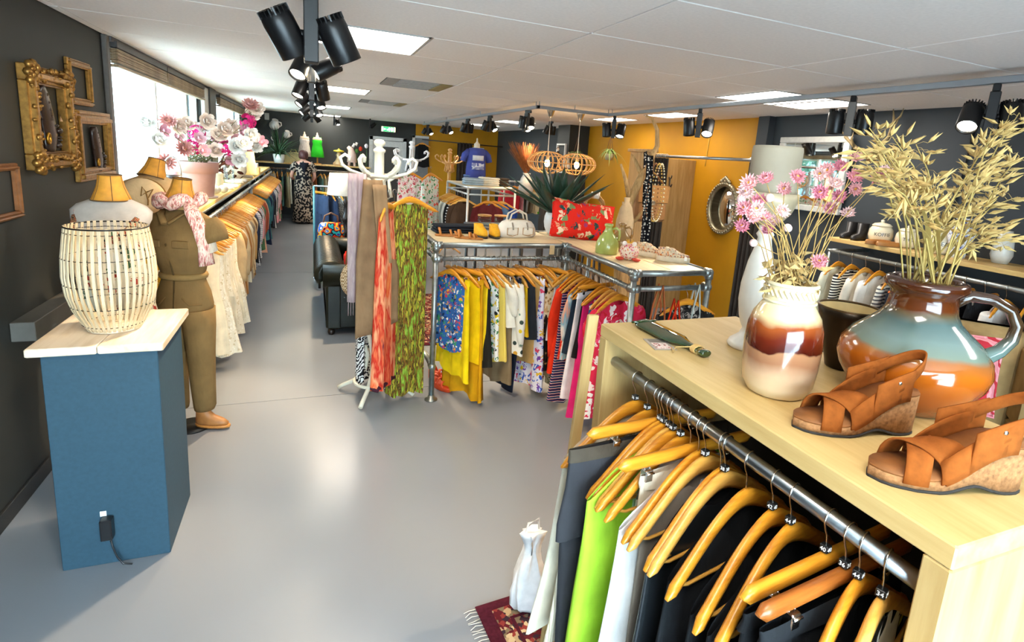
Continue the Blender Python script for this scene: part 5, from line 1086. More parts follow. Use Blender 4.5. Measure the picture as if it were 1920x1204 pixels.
hung('dress', 'black long dress on the white coat rack', 'dress', fabric('141416'), .58, 4.36, 1.62, math.radians(28), 'wooden hanger of the black long dress', W=.17, L=1.2, flare=1.1)
hung('dress', 'black and white zebra print long dress on the coat rack', 'dress', PF('zebra', ['e4e2dc', '1d1d20'], 1.6), .37, 4.46, 1.60, math.radians(80), 'wooden hanger of the zebra print dress', W=.16, L=1.5, flare=1.1)
coat_rack((1.36, 8.45, 0), .1, solid('d9d9da', .35), 'smaller looking white bentwood coat rack further back with printed dresses', 2.06)
for k, (c, l) in enumerate(((['e9dcd4', 'c94a5a', '6a8f5a', 'd99aa0'], 'pink and green floral dress on the rear white coat rack'), (['d9e2d8', '3f8f5a', 'e86a5a', 'f0ece4'], 'pale green floral dress on the rear white coat rack'))):
    hanger((1.30+.3*k, 8.2, 1.7), .2+k*.4, 'wooden hanger of the '+l, 'curved', .013, False, 'hangers on the rear white coat rack'); garment('dress', l, 'dress', PF('floral', c, 1.3), (1.30+.3*k, 8.2, 1.7), .2+k*.4, W=.17, L=1.3, group='dresses on the rear white coat rack')
coat_rack((2.42, 10.6, 0), .5, wood('d9a05a', 'b8803c', .4), 'pale wooden bentwood coat rack before the yellow wall', 2.0)

# ------------------------------------------------------------------ leather sofa
t = thing('chesterfield_sofa', 'dark green buttoned leather sofa with rolled back and arms', 'sofa', (.45, 6.75, 0))
k = N('green_leather'); k.set(Roughness=.42, spec=.28, coat=.0); v_ = k.coord(); k.l(k.ramp(k.noise(v_, 6, 4), [(.3, '0d100a'), (.7, '171b11')]), k.b.inputs['Base Color']); k.bump(k.noise(v_, 90, 3), .25, .003); M_LE = k.m
SX0, SX1, SY0, SY1 = .07, .92, 5.78, 7.75
part(MB().bbox(SX0+.05, SX1-.04, SY0+.06, SY1-.06, .06, .32, .02), 'base', M_LE, t)
part(MB().bbox(SX0+.05, SX0+.2, SY0+.03, SY1-.03, .07, .62, .02), 'back', M_LE, t)
for y0 in (SY0, SY1-.2): part(MB().bbox(SX0+.05, SX1-.05, y0+.04, y0+.19, .07, .58, .02), 'arm', M_LE, t)
def roll_x(y): # arm roll along x
    part(MB().tube([(SX0+.02, y, .62), (SX1-.02, y, .62)], .118, 20), 'arm_roll', M_LE, t); part(MB().lathe([(.001, 0), (.085, 0), (.11, .008), (.118, .02)], 20, M=Matrix.Translation((SX1-.02, y, .62)) @ Matrix.Rotation(PI/2, 4, 'Y')), 'arm_scroll', M_LE, t)
for y in (SY0+.1, SY1-.1): roll_x(y)
nrib = 19
for i in range(nrib):
    y = SY0+.12+(SY1-SY0-.24)*(i+.5)/nrib; w = (SY1-SY0-.24)/nrib*.56; pts = []
    for j in range(11): a = math.radians(-125+250*j/10); pts.append((SX0+.09-.118*sin(-a)*1.0*-1, y, .63+.118*cos(a)))
    part(MB().tube([(SX0+.09+.105*sin(math.radians(-130+290*j/12)), y, .625+.105*cos(math.radians(-130+290*j/12))) for j in range(13)], w, 8), 'back_pleat', M_LE, t)
for i in range(2): part(MB().bbox(SX0+.24, SX1-.03, SY0+.2+i*.79, SY0+.98+i*.79, .32, .46, .035), 'seat_cushion', M_LE, t)
for x in (SX0+.1, SX1-.1):
    for y in (SY0+.1, SY1-.1): part(MB().lathe([(.001, 0), (.028, 0), (.036, .03), (.03, .062), (.001, .062)], 14, (x, y, 0)), 'foot', solid('1c130c', .4), t)
cushion('velvet_cushion', 'plain red cushion on the green leather sofa', (.46, 6.15, .46), (math.radians(-12), 0, math.radians(70)), .2, .2, .07, fabric('c92c20'))
s = thing('patchwork_bag', 'bright crochet patchwork bag with handles behind the leather sofa', 'bag', (.23, 7.98, .62), .1)
MB().loft([[(.17*kk*cos(2*PI*j/18), .07*sin(2*PI*j/18)*kk, z) for j in range(18)] for z, kk in ((0, .85), (.03, 1), (.15, 1.02), (.24, .9), (.27, .75))]).build('body', PF('blotch', ['4a2a8a', '2aa0a8', '1d1d2a', 'd9402c', 'e8c02c', '3a6ad0', 'e8e2e0'], 2.4), s); MB().tube([(-.1, 0, .25), (-.08, 0, .36), (0, 0, .4), (.08, 0, .36), (.1, 0, .25)], .012, 8).build('handle', solid('6b4a34', .5), s)
tb = thing('side_table', 'small dark side table carrying the patchwork bag and lamp behind the sofa', 'table', (.3, 8.05, 0)); MB().bbox(-.25, .3, -.2, .22, .59, .62, .005).build('top', solid('2a211b', .4), tb)
for x in (-.22, .27):
    for y in (-.17, .19): MB().tube([(x, y, 0), (x, y, .59)], .018, 8).build('leg', solid('2a211b', .4), tb)
l = thing('table_lamp', 'white drum shade lamp on a dark turned column behind the sofa', 'lamp', (.42, 8.1, .621))
MB().lathe([(.001, 0), (.08, 0), (.085, .015), (.04, .03), (.03, .06), (.05, .1), (.055, .14), (.03, .18), (.026, .25), (.045, .29), (.045, .33), (.025, .37), (.022, .5), (.034, .54), (.02, .58), (.012, .7), (.001, .7)], 22).build('column', solid('14171c', .3, coat=.4), l)
MB().lathe([(.24, .64), (.205, .93), (.203, .93), (.238, .64)], 40, caps=False).build('shade', solid('b9b3a8', .8), l)
# short rail of dark clothes behind the sofa
t = thing('low_rail', 'chrome clothes rail of dark prints behind the leather sofa', 'clothes rack', (.5, 8.7, 0))
part(MB().tube([(.02, 8.7, 1.32), (1.0, 8.7, 1.32)], .015, 10), 'hanging_rail', M_STEEL, t)
for x in (.02, 1.0): part(MB().tube([(x, 8.7, 0), (x, 8.7, 1.32)], .015, 10), 'post', solid('5fa0ac', .4) if x < .5 else M_STEEL, t); part(MB().bbox(x-.02, x+.02, 8.45, 8.95, 0, .03, .004), 'foot', M_STEEL, t)
dk = [('jeans', 'blue denim jeans', 'jeans', fabric('3a4a66'), dict(W=.17, L=1.15, kind='trousers')), ('jacket', 'dark blue denim jacket', 'jacket', fabric('26324a'), dict(W=.2, L=.7, sleeves=.5)), ('dress', 'black and white zebra dress', 'dress', PF('zebra', ['c9ccca', '24272a'], 2), dict(W=.18, L=.95)), ('dress', 'green leaf print dress', 'dress', PF('floral', ['16241c', '4a7a54', '2a4a38', '8aa08a'], 1.2), dict(W=.19, L=1.0)), ('dress', 'black dress', 'dress', fabric('151718'), dict(W=.18, L=1.0)),
      ('dress', 'black dress with white leaf print', 'dress', PF('floral', ['151617', 'd9d6c8', '4a5a4a', '151617'], 1.4), dict(W=.19, L=1.05)), ('top', 'black palm print top', 'top', PF('floral', ['1a1c1c', '3a5a48', '8f8a6a'], 1.4), dict(W=.18, L=.8)), ('dress', 'black and cream dotted dress', 'dress', PF('dots', ['161616', 'd9cfba', 'c9bfae'], 1.0), dict(W=.19, L=1.05))]
rack_items(dk, (.06, 8.7, 1.32), (.98, 8.7, 1.32), 'the rail behind the sofa', '', math.radians(-60), .015)
# rugs
def rug_mat():
    k = N('persian_rug'); k.set(Roughness=.95, spec=.05); v = k.coord()
    vo = k.n('TexVoronoi', distance='MANHATTAN'); vo.inputs['Scale'].default_value = 48; k.l(v, vo.inputs['Vector']); sp = k.n('SeparateXYZ'); k.l(vo.outputs['Color'], sp.inputs[0])
    k.l(k.ramp(sp.outputs[0], [(0, '5c2028'), (.3, '8a3a34'), (.5, 'b59a78'), (.62, '3a2a34'), (.8, '7a6a54'), (.92, 'c9b08c')], 'CONSTANT'), k.b.inputs['Base Color']); k.bump(k.noise(v, 260, 2), .5, .003); return k.m
M_RUG = rug_mat(); M_RUGB = solid('4a1c28', .95, 0, .15, 80, .3, .05)
def rug(x0, x1, y0, y1, rz, label):
    cx, cy = (x0+x1)/2, (y0+y1)/2; t = thing('persian_rug', label, 'rug', (cx, cy, 0), rz); A, B = (x1-x0)/2, (y1-y0)/2
    MB().bbox(-A, A, -B, B, .001, .008, .003).build('border', M_RUGB, t); MB().box(-A+.06, A-.06, -B+.05, B-.05, .008, .0095).build('field', M_RUG, t)
    MB().box(-A+.12, A-.12, -B+.11, B-.11, .0095, .0102).build('inner_band', M_RUGB, t); MB().box(-A+.135, A-.135, -B+.125, B-.125, .0102, .0108).build('centre', M_RUG, t)
    for s in (-1, 1):
        f = MB()
        for i in range(int(2*B/.018)): y = -B+.009+i*.018; f.tube([(s*A, y, .004), (s*(A+.03), y+rnd(-.008, .008), .006), (s*(A+.055), y+rnd(-.012, .012), .003)], .002, 4)
        tag(f.build('fringe', solid('d9d2c4', .9), t), kind='stuff')
rug(.68, .89+.55, .9, 2.02, math.radians(4), 'dark red patterned rug with pale fringe under the box rail'); rug(.98, 2.3, 5.35, 7.4, 0, 'red and brown patterned rug behind the corner rack')
w = thing('carrier_bag', 'crumpled white thin bag standing on the rug by the box rail', 'bag', (.86, 1.92, .011))
w.scale = (1.15,)*3
rg = random.Random(2); ph = [rg.uniform(0, 6) for _ in range(4)]
MB().loft([[((r+.012*sin(5*a+ph[0]+z*14)+.01*sin(9*a+ph[1]))*cos(a)*.8, (r+.012*sin(4*a+ph[2]-z*10))*sin(a)*.6, z) for a in [2*PI*j/26 for j in range(26)]] for z, r in ((0, .055), (.02, .075), (.08, .082), (.15, .07), (.2, .05), (.24, .034), (.27, .03), (.3, .04), (.325, .052))]).build('body', solid('eef0f2', .5), w)
MB().tube([(-.03, 0, .31), (-.02, .0, .36), (.02, 0, .37), (.03, .01, .31)], .006, 6, flat=.5).build('handle', solid('eef0f2', .5), w)
# ------------------------------------------------------------------ pink pot with bouquet on the window shelf
SHZ = 1.306
PB = (-1.07, 6.6, SHZ)
t = thing('flower_pot', 'large pale pink pot filled with artificial flowers on the window shelf', 'pot', PB)
MB().lathe([(.001, 0), (.125, 0), (.13, .01), (.155, .24), (.158, .25), (.178, .255), (.186, .35), (.184, .36), (.172, .36), (.165, .28), (.001, .26)], 40).build('body', solid('b88f84', .6, 0, .04, 15), t)
MB().lathe([(.001, -.0), (.165, 0), (.17, .012), (.001, .012)], 36).build('saucer', solid('c9b3a8', .6), t)
MB().lathe([(.001, .3), (.17, .3), (.15, .34), (.001, .35)], 24).build('moss', solid('6b5a3c', .95, 0, .3, 60, .6), t)
bh = [(-1.3, 5.8, 2.0), (-1.28, 6.2, 1.94), (-1.30, 6.6, 2.04), (-1.24, 6.7, 2.0), (-1.17, 6.74, 2.03), (-1.14, 6.85, 1.97), (-1.01, 6.32, 1.89), (-0.99, 6.58, 2.0), (-0.97, 6.87, 1.96), (-0.94, 6.69, 1.89), (-0.9, 6.84, 1.88), (-0.8, 6.37, 1.99), (-0.77, 6.58, 2.03), (-0.79, 6.45, 1.82), (-0.74, 6.63, 1.91), (-0.72, 6.64, 1.79), (-0.63, 6.31, 1.87), (-0.61, 6.43, 2.03), (-0.57, 6.47, 2.25), (-0.58, 6.85, 2.18), (-0.54, 6.76, 2.24), (-0.59, 6.4, 2.1), (-0.68, 6.78, 1.98), (-0.57, 6.38, 1.96), (-0.56, 6.67, 1.85), (-0.48, 6.38, 1.9), (-1.13, 6.3, 1.79), (-1.06, 6.82, 1.76), (-0.88, 6.43, 1.78), (-1.08, 6.43, 1.81), (-1.27, 6.75, 1.9), (-1.3, 6.1, 1.85), (-0.69, 6.47, 1.71), (-0.8, 6.88, 1.69), (-1.28, 6.3, 1.66), (-.95, 6.4, 2.06), (-.86, 6.5, 1.93), (-1.05, 6.5, 1.95), (-.98, 6.3, 1.78), (-.7, 6.4, 1.85)]
FC = [('white ranunculus', 'f4efe8', 0), ('pale pink blossom', 'efc3cb', 1), ('magenta hydrangea', 'c9256e', 2), ('cream peony', 'f2dccb', 0), ('dusty pink dahlia', 'd69a92', 3), ('light pink orchid', 'e8aebc', 1)]
FMESH = {}
def bloom(kind, c):
    key = (kind, c)
    if key in FMESH: return FMESH[key]
    b = MB(); rg = random.Random(kind*7+3)
    def petal(a, tilt, L, w, z=0):
        M = Matrix.Rotation(a, 4, 'Z') @ Matrix.Rotation(-tilt, 4, 'Y'); b.add([M @ Vector(p) for p in ((.004, 0, z), (L*.45, -w, z+.004), (L*.9, -w*.6, z+.012), (L, 0, z+.016), (L*.9, w*.6, z+.012), (L*.45, w, z+.004), (L*.5, 0, z-.004))], [(0, 1, 6), (1, 2, 6), (2, 3, 6), (3, 4, 6), (4, 5, 6), (5, 0, 6)], True)
    if kind == 0:
        for r_, (n, tl, L) in enumerate(((7, .25, .062), (7, .6, .056), (6, .95, .048), (5, 1.25, .04))):
            for i in range(n): petal(2*PI*i/n+r_*.5, tl+rg.uniform(-.1, .1), L, L*.42)
    elif kind == 1:
        for i in range(5): petal(2*PI*i/5, .35, .05, .024)
        for i in range(5): petal(2*PI*i/5+.6, .8, .035, .018)
    elif kind == 2:
        for i in range(34):
            e = math.acos(1-1.5*rg.random()); a = rg.uniform(0, 2*PI); c0 = Vector((sin(e)*cos(a), sin(e)*sin(a), cos(e)))*.058; q = c0.to_track_quat('Z', 'Y').to_matrix().to_4x4()
            for k in range(4):
                M = Matrix.Translation(c0) @ q @ Matrix.Rotation(k*PI/2+a, 4, 'Z'); b.add([M @ Vector(p) for p in ((0, 0, 0), (.012, -.009, .003), (.02, 0, .001), (.012, .009, .003))], [(0, 1, 2, 3)])
    else:
        for r_, (n, tl, L) in enumerate(((14, .15, .06), (13, .5, .055), (11, .85, .046), (8, 1.2, .035))):
            for i in range(n): petal(2*PI*i/n+r_*.3, tl, L, L*.16)
    FMESH[key] = b.mesh('bloom', fabric(c, .7, 0)); return FMESH[key]
M_TWIG = solid('6f6a44', .8)
for i, h in enumerate(bh):
    h = Vector(h); nm, c, k = FC[(i*5+i//4) % 6]; base = Vector((PB[0]+.08*cos(i*2.4), PB[1]+.08*sin(i*2.4), SHZ+.34))
    t = thing('artificial_flower', nm+' stem in the pale pink pot', 'flower', base, 0, nm+' stems in the pink pot'); d = h-base
    MB().tube([(0, 0, -.06), (0, 0, .02), d*.5+Vector((0, 0, .05)), d], [.004, .004, .003, .003], 5).build('stem', M_TWIG, t)
    n = Vector((.45+rnd(-.5, .5), -1+rnd(-.3, .5), .25+rnd(-.3, .6))).normalized()
    o = inst('bloom', bloom(k, c), t, d, n.to_track_quat('Z', 'Y').to_euler(), (1.5,)*3 if k != 2 else (1.25,)*3)
    if k in (0, 3): MB().ell((0, 0, .012), .012, .012, .01, 8, 5).build('flower_centre', solid('d9c27a', .8), o)
    if i % 4 == 0:
        for s in (-1, 1): MB().loft([[(0, 0, 0), (.002, .0, .001), (.0, .002, 0)], [(.05*s, -.02, .03), (.06*s, .0, .04), (.05*s, .02, .03)], [(.11*s, -.002, .03), (.112*s, 0, .031), (.11*s, .002, .03)]], smooth=False).build('leaf', solid('56704a', .6), t, d*.35)
# other things along the window shelf
l = thing('wire_lantern', 'grey wire bulb lantern with a loop handle on the window shelf', 'lantern', (-1.10, 5.62, SHZ))
wm_ = solid('6d6a6c', .4, .6)
for k in range(22):
    a = 2*PI*k/22; MB().tube([(r*cos(a), r*sin(a), z) for r, z in ((.07, .005), (.11, .05), (.13, .11), (.11, .18), (.065, .23), (.06, .25))], .0022, 5).build('wire', wm_, l)
MB().lathe([(.001, 0), (.072, 0), (.072, .008), (.001, .008)], 24).build('base', wm_, l); MB().lathe([(.062, .245), (.066, .25), (.066, .275), (.06, .275)], 24, caps=False).build('collar', wm_, l)
MB().tube([(.062*cos(a), 0, .27+.16*sin(a)**.7) for a in [PI*j/14 for j in range(15)]], .007, 7).build('handle', solid('c9c4c0', .4, .3), l)
def bottle(x, y, z, prof, mat, label, name='glass_jar', cat='jar', n=24):
    return tag(MB().lathe(prof, n).build(name, mat, None, (x, y, z)), label, cat)
J1 = [(.001, 0), (.05, 0), (.055, .01), (.055, .14), (.04, .17), (.04, .19), (.034, .19), (.034, .16), (.05, .13), (.05, .015), (.001, .012)]
bottle(-1.27, 5.55, SHZ, J1, solid('d9d6cf', .3), 'white ceramic bottle jar beside the wire lantern'); bottle(-1.25, 5.95, SHZ, [(.001, 0), (.045, 0), (.045, .34), (.04, .35), (.001, .345)], solid('9fb8c2', .5), 'tall pale blue candle on the window shelf', 'pillar_candle', 'candle'); bottle(-1.13, 5.86, SHZ, [(.001, 0), (.04, 0), (.04, .29), (.035, .3), (.001, .295)], solid('d9a5ae', .5), 'tall pink candle beside the pale blue candle', 'pillar_candle', 'candle')
bottle(-1.02, 7.35, SHZ, [(.001, 0), (.07, 0), (.075, .02), (.07, .2), (.06, .22), (.055, .22), (.06, .1), (.001, .05)], solid('cfc6a2', .3, coat=.3), 'cream green glazed vase behind the pink pot', 'ceramic_vase', 'vase'); bottle(-1.2, 7.6, SHZ, [(.001, 0), (.06, 0), (.06, .25), (.05, .27), (.045, .27), (.05, .1), (.001, .04)], solid('d3b3a6', .3, coat=.3), 'pale pink cylinder vase on the window shelf', 'ceramic_vase', 'vase')
bottle(-1.0, 8.3, SHZ, [(.001, 0), (.06, 0), (.065, .01), (.065, .26), (.06, .26), (.058, .015), (.001, .012)], clearglass(), 'clear glass cylinder vase on the window shelf', 'ceramic_vase', 'vase')
for k, (x, y) in enumerate(((-.98, 7.05), (-.93, 7.2), (-1.0, 6.93))): tag(MB().ell((0, 0, .045), .05, .045, .045, 14, 9).build('shell_ornament', solid('d9cdb4', .5, 0, .12, 30), None, (x, y, SHZ)), ['pale round sea shell closest to the pink pot saucer', 'pale round sea shell at the shelf front edge', 'pale round sea shell tucked behind the pot'][k], 'shell')
def ballerina(x, y, rz, c, label, z=SHZ):
    t = thing('flat_shoe', label, 'shoe', (x, y, z), rz, 'flat shoes on the window shelf'); o = lambda j, k: (.036*k*cos(2*PI*j/16)*(1-.15*sin(2*PI*j/16)), .12*k*sin(2*PI*j/16))
    MB().loft([[(*o(j, k), zz) for j in range(16)] for zz, k in ((0, .95), (.004, 1), (.03, 1.0), (.04, .93), (.038, .85), (.015, .8))]).build('upper', solid(c, .5), t); MB().loft([[(*o(j, k), zz) for j in range(16)] for zz, k in ((-.0, .96), (.004, 1.02))]).build('sole', solid('8a6f50', .7), t)
for k, (x, y, c, l) in enumerate(((-.99, 7.75, 'e3d9c6', 'cream flat shoe nearest the pink pot'), (-.97, 8.05, 'd9cbb4', 'beige flat shoe on the window shelf'), (-1.0, 8.75, 'cbb8a0', 'taupe flat shoe by the glass vase'), (-.98, 9.1, 'b9a08a', 'light brown flat shoe by the shelf gap'), (-.99, 10.1, 'c9b9a2', 'sand flat shoe on the far window shelf'))): ballerina(x, y, rnd(.9, 1.4), c, l)
h = thing('patterned_bag', 'round brown and cream giraffe patterned bag on the window shelf', 'bag', (-1.08, 9.3, SHZ)); MB().ell((0, 0, .17), .19, .13, .17, 20, 12).build('body', PF('leopard', ['4a2418', '6b3a26', 'd9c6ac'], .7), h); MB().tube([(-.12, -.1, .26), (-.08, -.13, .36), (0, -.13, .4), (.08, -.13, .36), (.12, -.1, .26)], .012, 7).build('handle', solid('4a2418', .5), h)
d = thing('cone_doll', 'tall cone shaped pink and pale green doll figure on the window shelf', 'figurine', (-1.02, 10.6, SHZ)); MB().lathe([(.001, 0), (.16, 0), (.155, .05), (.12, .4), (.001, .4)], 26).build('skirt', fabric('d6cf9a'), d); MB().lathe([(.12, .4), (.095, .62), (.06, .72), (.001, .72)], 26).build('body', fabric('e0a0a8'), d); MB().ell((0, 0, .77), .07, .07, .085, 16, 10).build('head', fabric('e9dfd8'), d)
bx = thing('wooden_box', 'small stacked pale wooden boxes at the shelf end', 'box', (-1.05, 11.6, SHZ)); MB().bbox(-.15, .15, -.18, .18, 0, .1, .004).build('lower_box', M_SHELF, bx); MB().bbox(-.12, .12, -.14, .14, .1, .17, .004).build('lid', solid('d9cfc0', .6), bx)
p = thing('potted_palm', 'dark green drooping palm in a white pot at the far window', 'plant', (-.72, 14.55, 1.40)); MB().lathe([(.001, 0), (.1, 0), (.13, .2), (.12, .2), (.001, .17)], 22).build('pot', solid('dcdad2', .5), p)
rg = random.Random(3)
for i in range(80):
    a = i*2.4; L = rg.uniform(.5, .85); e = rg.uniform(.35, 1.35); d_ = Vector((cos(a)*cos(e), sin(a)*cos(e)*.55, sin(e))); s_ = Vector((-sin(a), cos(a), 0)); rings = []
    for j in range(6): f = j/5; w = .03*(1-f**2)+.001; c = Vector((0, 0, .18))+d_*L*f+Vector((0, 0, -.4*f*f*cos(e))); rings.append([c-s_*w, c+Vector((0, 0, w*.3)), c+s_*w])
    MB().loft(rings, caps=False).build('leaf', solid('2c4a26', .5, 0, .2, 5), p)

# ------------------------------------------------------------------ back wall: shelf, rail, woman, door, exit sign
t = thing('back_rack', 'wall rack with a wooden shelf and rail along the dark back wall', 'clothes rack', (.3, 15.05, 0))
part(MB().bbox(-1.3, 1.38, 14.88, 15.29, 1.37, 1.40, .003), 'shelf_board', M_SHELF, t); part(MB().tube([(-1.3, 14.9, 1.26), (1.38, 14.9, 1.26)], .017, 12), 'hanging_rail', M_WIRE, t)
for x in (-1.25, .02, 1.33): part(MB().tube([(x, 14.9, 1.26), (x, 14.9, 1.375)], .014, 8), 'bracket', M_WIRE, t); part(MB().tube([(x, 14.92, 0), (x, 14.92, 1.3)], .014, 8), 'post', M_WIRE, t)
pas = [('green', fabric('6f9a80')), ('cream', fabric('e6dcc6')), ('teal', fabric('5f8f86')), ('white', fabric('e9e6dc')), ('sand', fabric('d2bc94')), ('mint striped', PF('vstripes', ['e6e0d0', '8fae98'], 2)), ('beige', fabric('cbb38c')), ('rust', fabric('a8643c')), ('blush', fabric('ddb8a4'))]
def pick_back(i, n): c, m = pas[(i*4) % 9]; return 'blouse', c+' blouse', 'blouse', m, dict(W=.19, L=rnd(.72, .95), flare=1.15, T=.02)
fill((-1.22, 14.9, 1.26), (1.3, 14.9, 1.26), 26, pick_back, 'the back wall rail', 'the window corner', .017, lo=True, rz0=.25)
def doll(x, c, label, dl):
    t = thing('doll_form', label, 'mannequin', (x, 15.1, 1.401), 0, 'small dress forms on the back shelf'); MB().lathe([(.001, 0), (.09, 0), (.09, .02), (.02, .03), (.018, .3), (.001, .3)], 18).build('stand', wood('d99a4a', 'b8742c', .4), t)
    MB().lathe([(.05, .28), (.1, .32), (.085, .42), (.07, .47), (.095, .55), (.11, .61), (.09, .645), (.035, .66), (.033, .7), (.02, .705), (.014, .76), (.001, .77)], 20, sy=.7).build('torso', solid('d9bfa0', .6), t)
    g = thing('child_dress', dl, 'dress', (x, 15.1, 1.401)); MB().lathe([(.155, .17), (.14, .3), (.115, .42), (.1, .48), (.112, .55), (.1, .6), (.03, .58)], 22, sy=.7, caps=False).build('body', c, g, solidify=.004)
    for s in (-1, 1): MB().tube([(s*.07, -.05, .58), (s*.085, 0, .65), (s*.07, .05, .58)], .012, 6).build('strap', c, g)
doll(-.17, PF('streaks', ['b09a8c', 'd9c9bc', '8f7a6c'], 3), 'small dress form with a greyish pink dress on the back shelf', 'greyish pink child dress on the back shelf'); doll(.12, fabric('35c22c'), 'small dress form with a bright green dress on the back shelf', 'bright green child dress on the back shelf')
b = thing('striped_case', 'cream and yellow patterned little case on the back shelf', 'case', (-.42, 15.08, 1.401)); MB().loft([[(x, -.1+.2*s, z) for x, z in [(-.2, 0), (-.2, .15), (-.15, .23), (-.08, .26), (.08, .26), (.15, .23), (.2, .15), (.2, 0)]] for s in (0, 1)], smooth=False).build('body', PF('vstripes', ['d9cb8c', 'efe6c4', '8f8a5c'], 2.5), b); MB().tube([(-.07, 0, .25), (-.05, 0, .31), (.05, 0, .31), (.07, 0, .25)], .01, 6).build('handle', solid('c9b060', .4), b)
f = thing('gold_figurine', 'gold and white crowned figurine ornament on the back shelf', 'figurine', (.62, 15.08, 1.401)); MB().lathe([(.001, 0), (.12, 0), (.14, .05), (.08, .12), (.05, .2), (.07, .26), (.03, .32), (.001, .33)], 20).build('body', solid('d2b58a', .3, .3), f); MB().lathe([(.001, .32), (.13, .345), (.12, .37), (.03, .39), (.001, .43)], 18).build('hat', solid('d9c23a', .4), f)
f = thing('unicorn_ornament', 'pink and white standing animal ornament on the back shelf', 'figurine', (.93, 15.06, 1.401)); MB().tube([(0, 0, .1), (.0, 0, .3), (-.03, 0, .42), (-.1, 0, .48)], [.12, .1, .07, .04], 12).build('body', solid('e3c6b8', .5), f)
for s in (-1, 1): MB().tube([(s*.06, 0, .14), (s*.07, 0, 0)], .03, 8).build('leg', solid('e3c6b8', .5), f)
MB().tube([(.02, 0, .48), (.06, 0, .56), (.1, 0, .53), (.12, 0, .6)], .03, 8).build('mane', solid('efe6dc', .6), f)
for k, (x, c, h) in enumerate(((1.14, 'd9472c', .42), (1.28, 'e9e2ea', .5), (1.05, '4f7a3c', .36))):
    t = thing('artificial_tulip', ['red tulip at the end of the back shelf', 'white orchid spray at the end of the back shelf', 'green leafy sprig at the end of the back shelf'][k], 'flower', (x, 15.08, 1.401)); MB().tube([(0, 0, 0), (.01, 0, h*.6), (.0, 0, h)], .006, 6).build('stem', solid('4f7a3c', .6), t); MB().ell((0, 0, h+.03), .045, .045, .06, 12, 8).build('bloom', fabric(c, .7, 0), t)
    for s in (-1, 1): MB().loft([[(0, 0, .02), (.002, 0, .02), (0, .002, .02)], [(s*.08, -.02, h*.4), (s*.085, 0, h*.42), (s*.08, .02, h*.4)], [(s*.14, 0, h*.6), (s*.141, 0, h*.6), (s*.14, .001, h*.6)]], smooth=False).build('leaf', solid('4f7a3c', .6), t)
for x, z, lab, s in ((-.85, 2.31, 'white ceramic jug hanging on the dark back wall', 1.), (-.58, 2.12, 'white ceramic cup cluster hanging on the back wall', .75)):
    t = thing('wall_jug', lab, 'jug', (x, 15.2, z-.12), .3, None, (.5, .2, 0)); t.scale = (s,)*3; MB().lathe([(.001, 0), (.07, 0), (.11, .05), (.115, .1), (.08, .17), (.06, .2), (.07, .23), (.06, .23), (.001, .18)], 22).build('body', solid('cfc8c0', .3), t); MB().tube([(.06, 0, .2), (.13, 0, .2), (.15, 0, .13), (.11, 0, .07)], .014, 8).build('handle', solid('cfc8c0', .3), t)
t = thing('key_ornament', 'white metal key shaped ornament on the back wall', 'ornament', (-.86, 15.25, 1.86)); MB().tube([(.05*cos(a), 0, .1+.05*sin(a)) for a in [2*PI*j/18 for j in range(18)]], .014, 7, closed=True).build('bow', solid('d9d6d0', .4), t); MB().tube([(0, 0, .05), (0, 0, -.1)], .012, 7).build('shaft', solid('d9d6d0', .4), t); MB().bbox(-.1, .12, -.01, .01, -.1, -.06, .003).build('bit', solid('d9d6d0', .4), t)
tag(MB().bbox(-.05, .05, -.02, .0, -.08, .08, .004).build('alarm_box', solid('b9b6ae', .5), None, (-1.0, YB-.001, 2.46)), 'small grey alarm box high on the dark back wall', 'alarm')
# woman seen from behind
W0 = (-.19, 14.42, 0)
t = thing('person', 'woman with short dark red hair in a black and white print dress facing the rail', 'person', W0, .12)
def body_mesh():
    me = bpy.data.meshes.new('body'); V = [(0, 0, .95), (0, 0, 1.12), (0, .0, 1.30), (0, 0, 1.43), (0, .01, 1.5), (0, .015, 1.56), (0, .01, 1.64), (0, .01, 1.69), (.17, 0, 1.40), (.23, .02, 1.26), (.25, .05, 1.12), (.22, .18, 1.02), (.20, .27, .99), (-.17, 0, 1.40), (-.23, .02, 1.26), (-.26, .05, 1.12), (-.22, .18, 1.05), (-.19, .26, 1.05), (.09, 0, .88), (.1, .0, .5), (.1, .0, .1), (.11, .1, .04), (-.09, 0, .88), (-.1, 0, .5), (-.1, 0, .1), (-.11, .1, .04)]
    E_ = [(0, 1), (1, 2), (2, 3), (3, 4), (4, 5), (5, 6), (6, 7), (3, 8), (8, 9), (9, 10), (10, 11), (11, 12), (3, 13), (13, 14), (14, 15), (15, 16), (16, 17), (0, 18), (18, 19), (19, 20), (20, 21), (0, 22), (22, 23), (23, 24), (24, 25)]
    R_ = [.16, .135, .14, .12, .055, .055, .095, .07, .07, .055, .05, .042, .035, .07, .055, .05, .042, .035, .1, .065, .045, .035, .1, .065, .045, .035]
    me.from_pydata(V, E_, []); o = bpy.data.objects.new('body', me); COL.objects.link(o); md = o.modifiers.new('skin', 'SKIN'); md.use_smooth_shade = True
    for i, r in enumerate(R_): me.skin_vertices[0].data[i].radius = (r, r*.8); me.skin_vertices[0].data[i].use_root = (i == 0)
    md = o.modifiers.new('sub', 'SUBSURF'); md.levels = 2; md.render_levels = 2; me.materials.append(solid('d9a08a', .55)); return o
bd = body_mesh(); bd.parent = t
DRS = PF('leopard', ['1a181a', '1a181a', 'a89684'], .95)
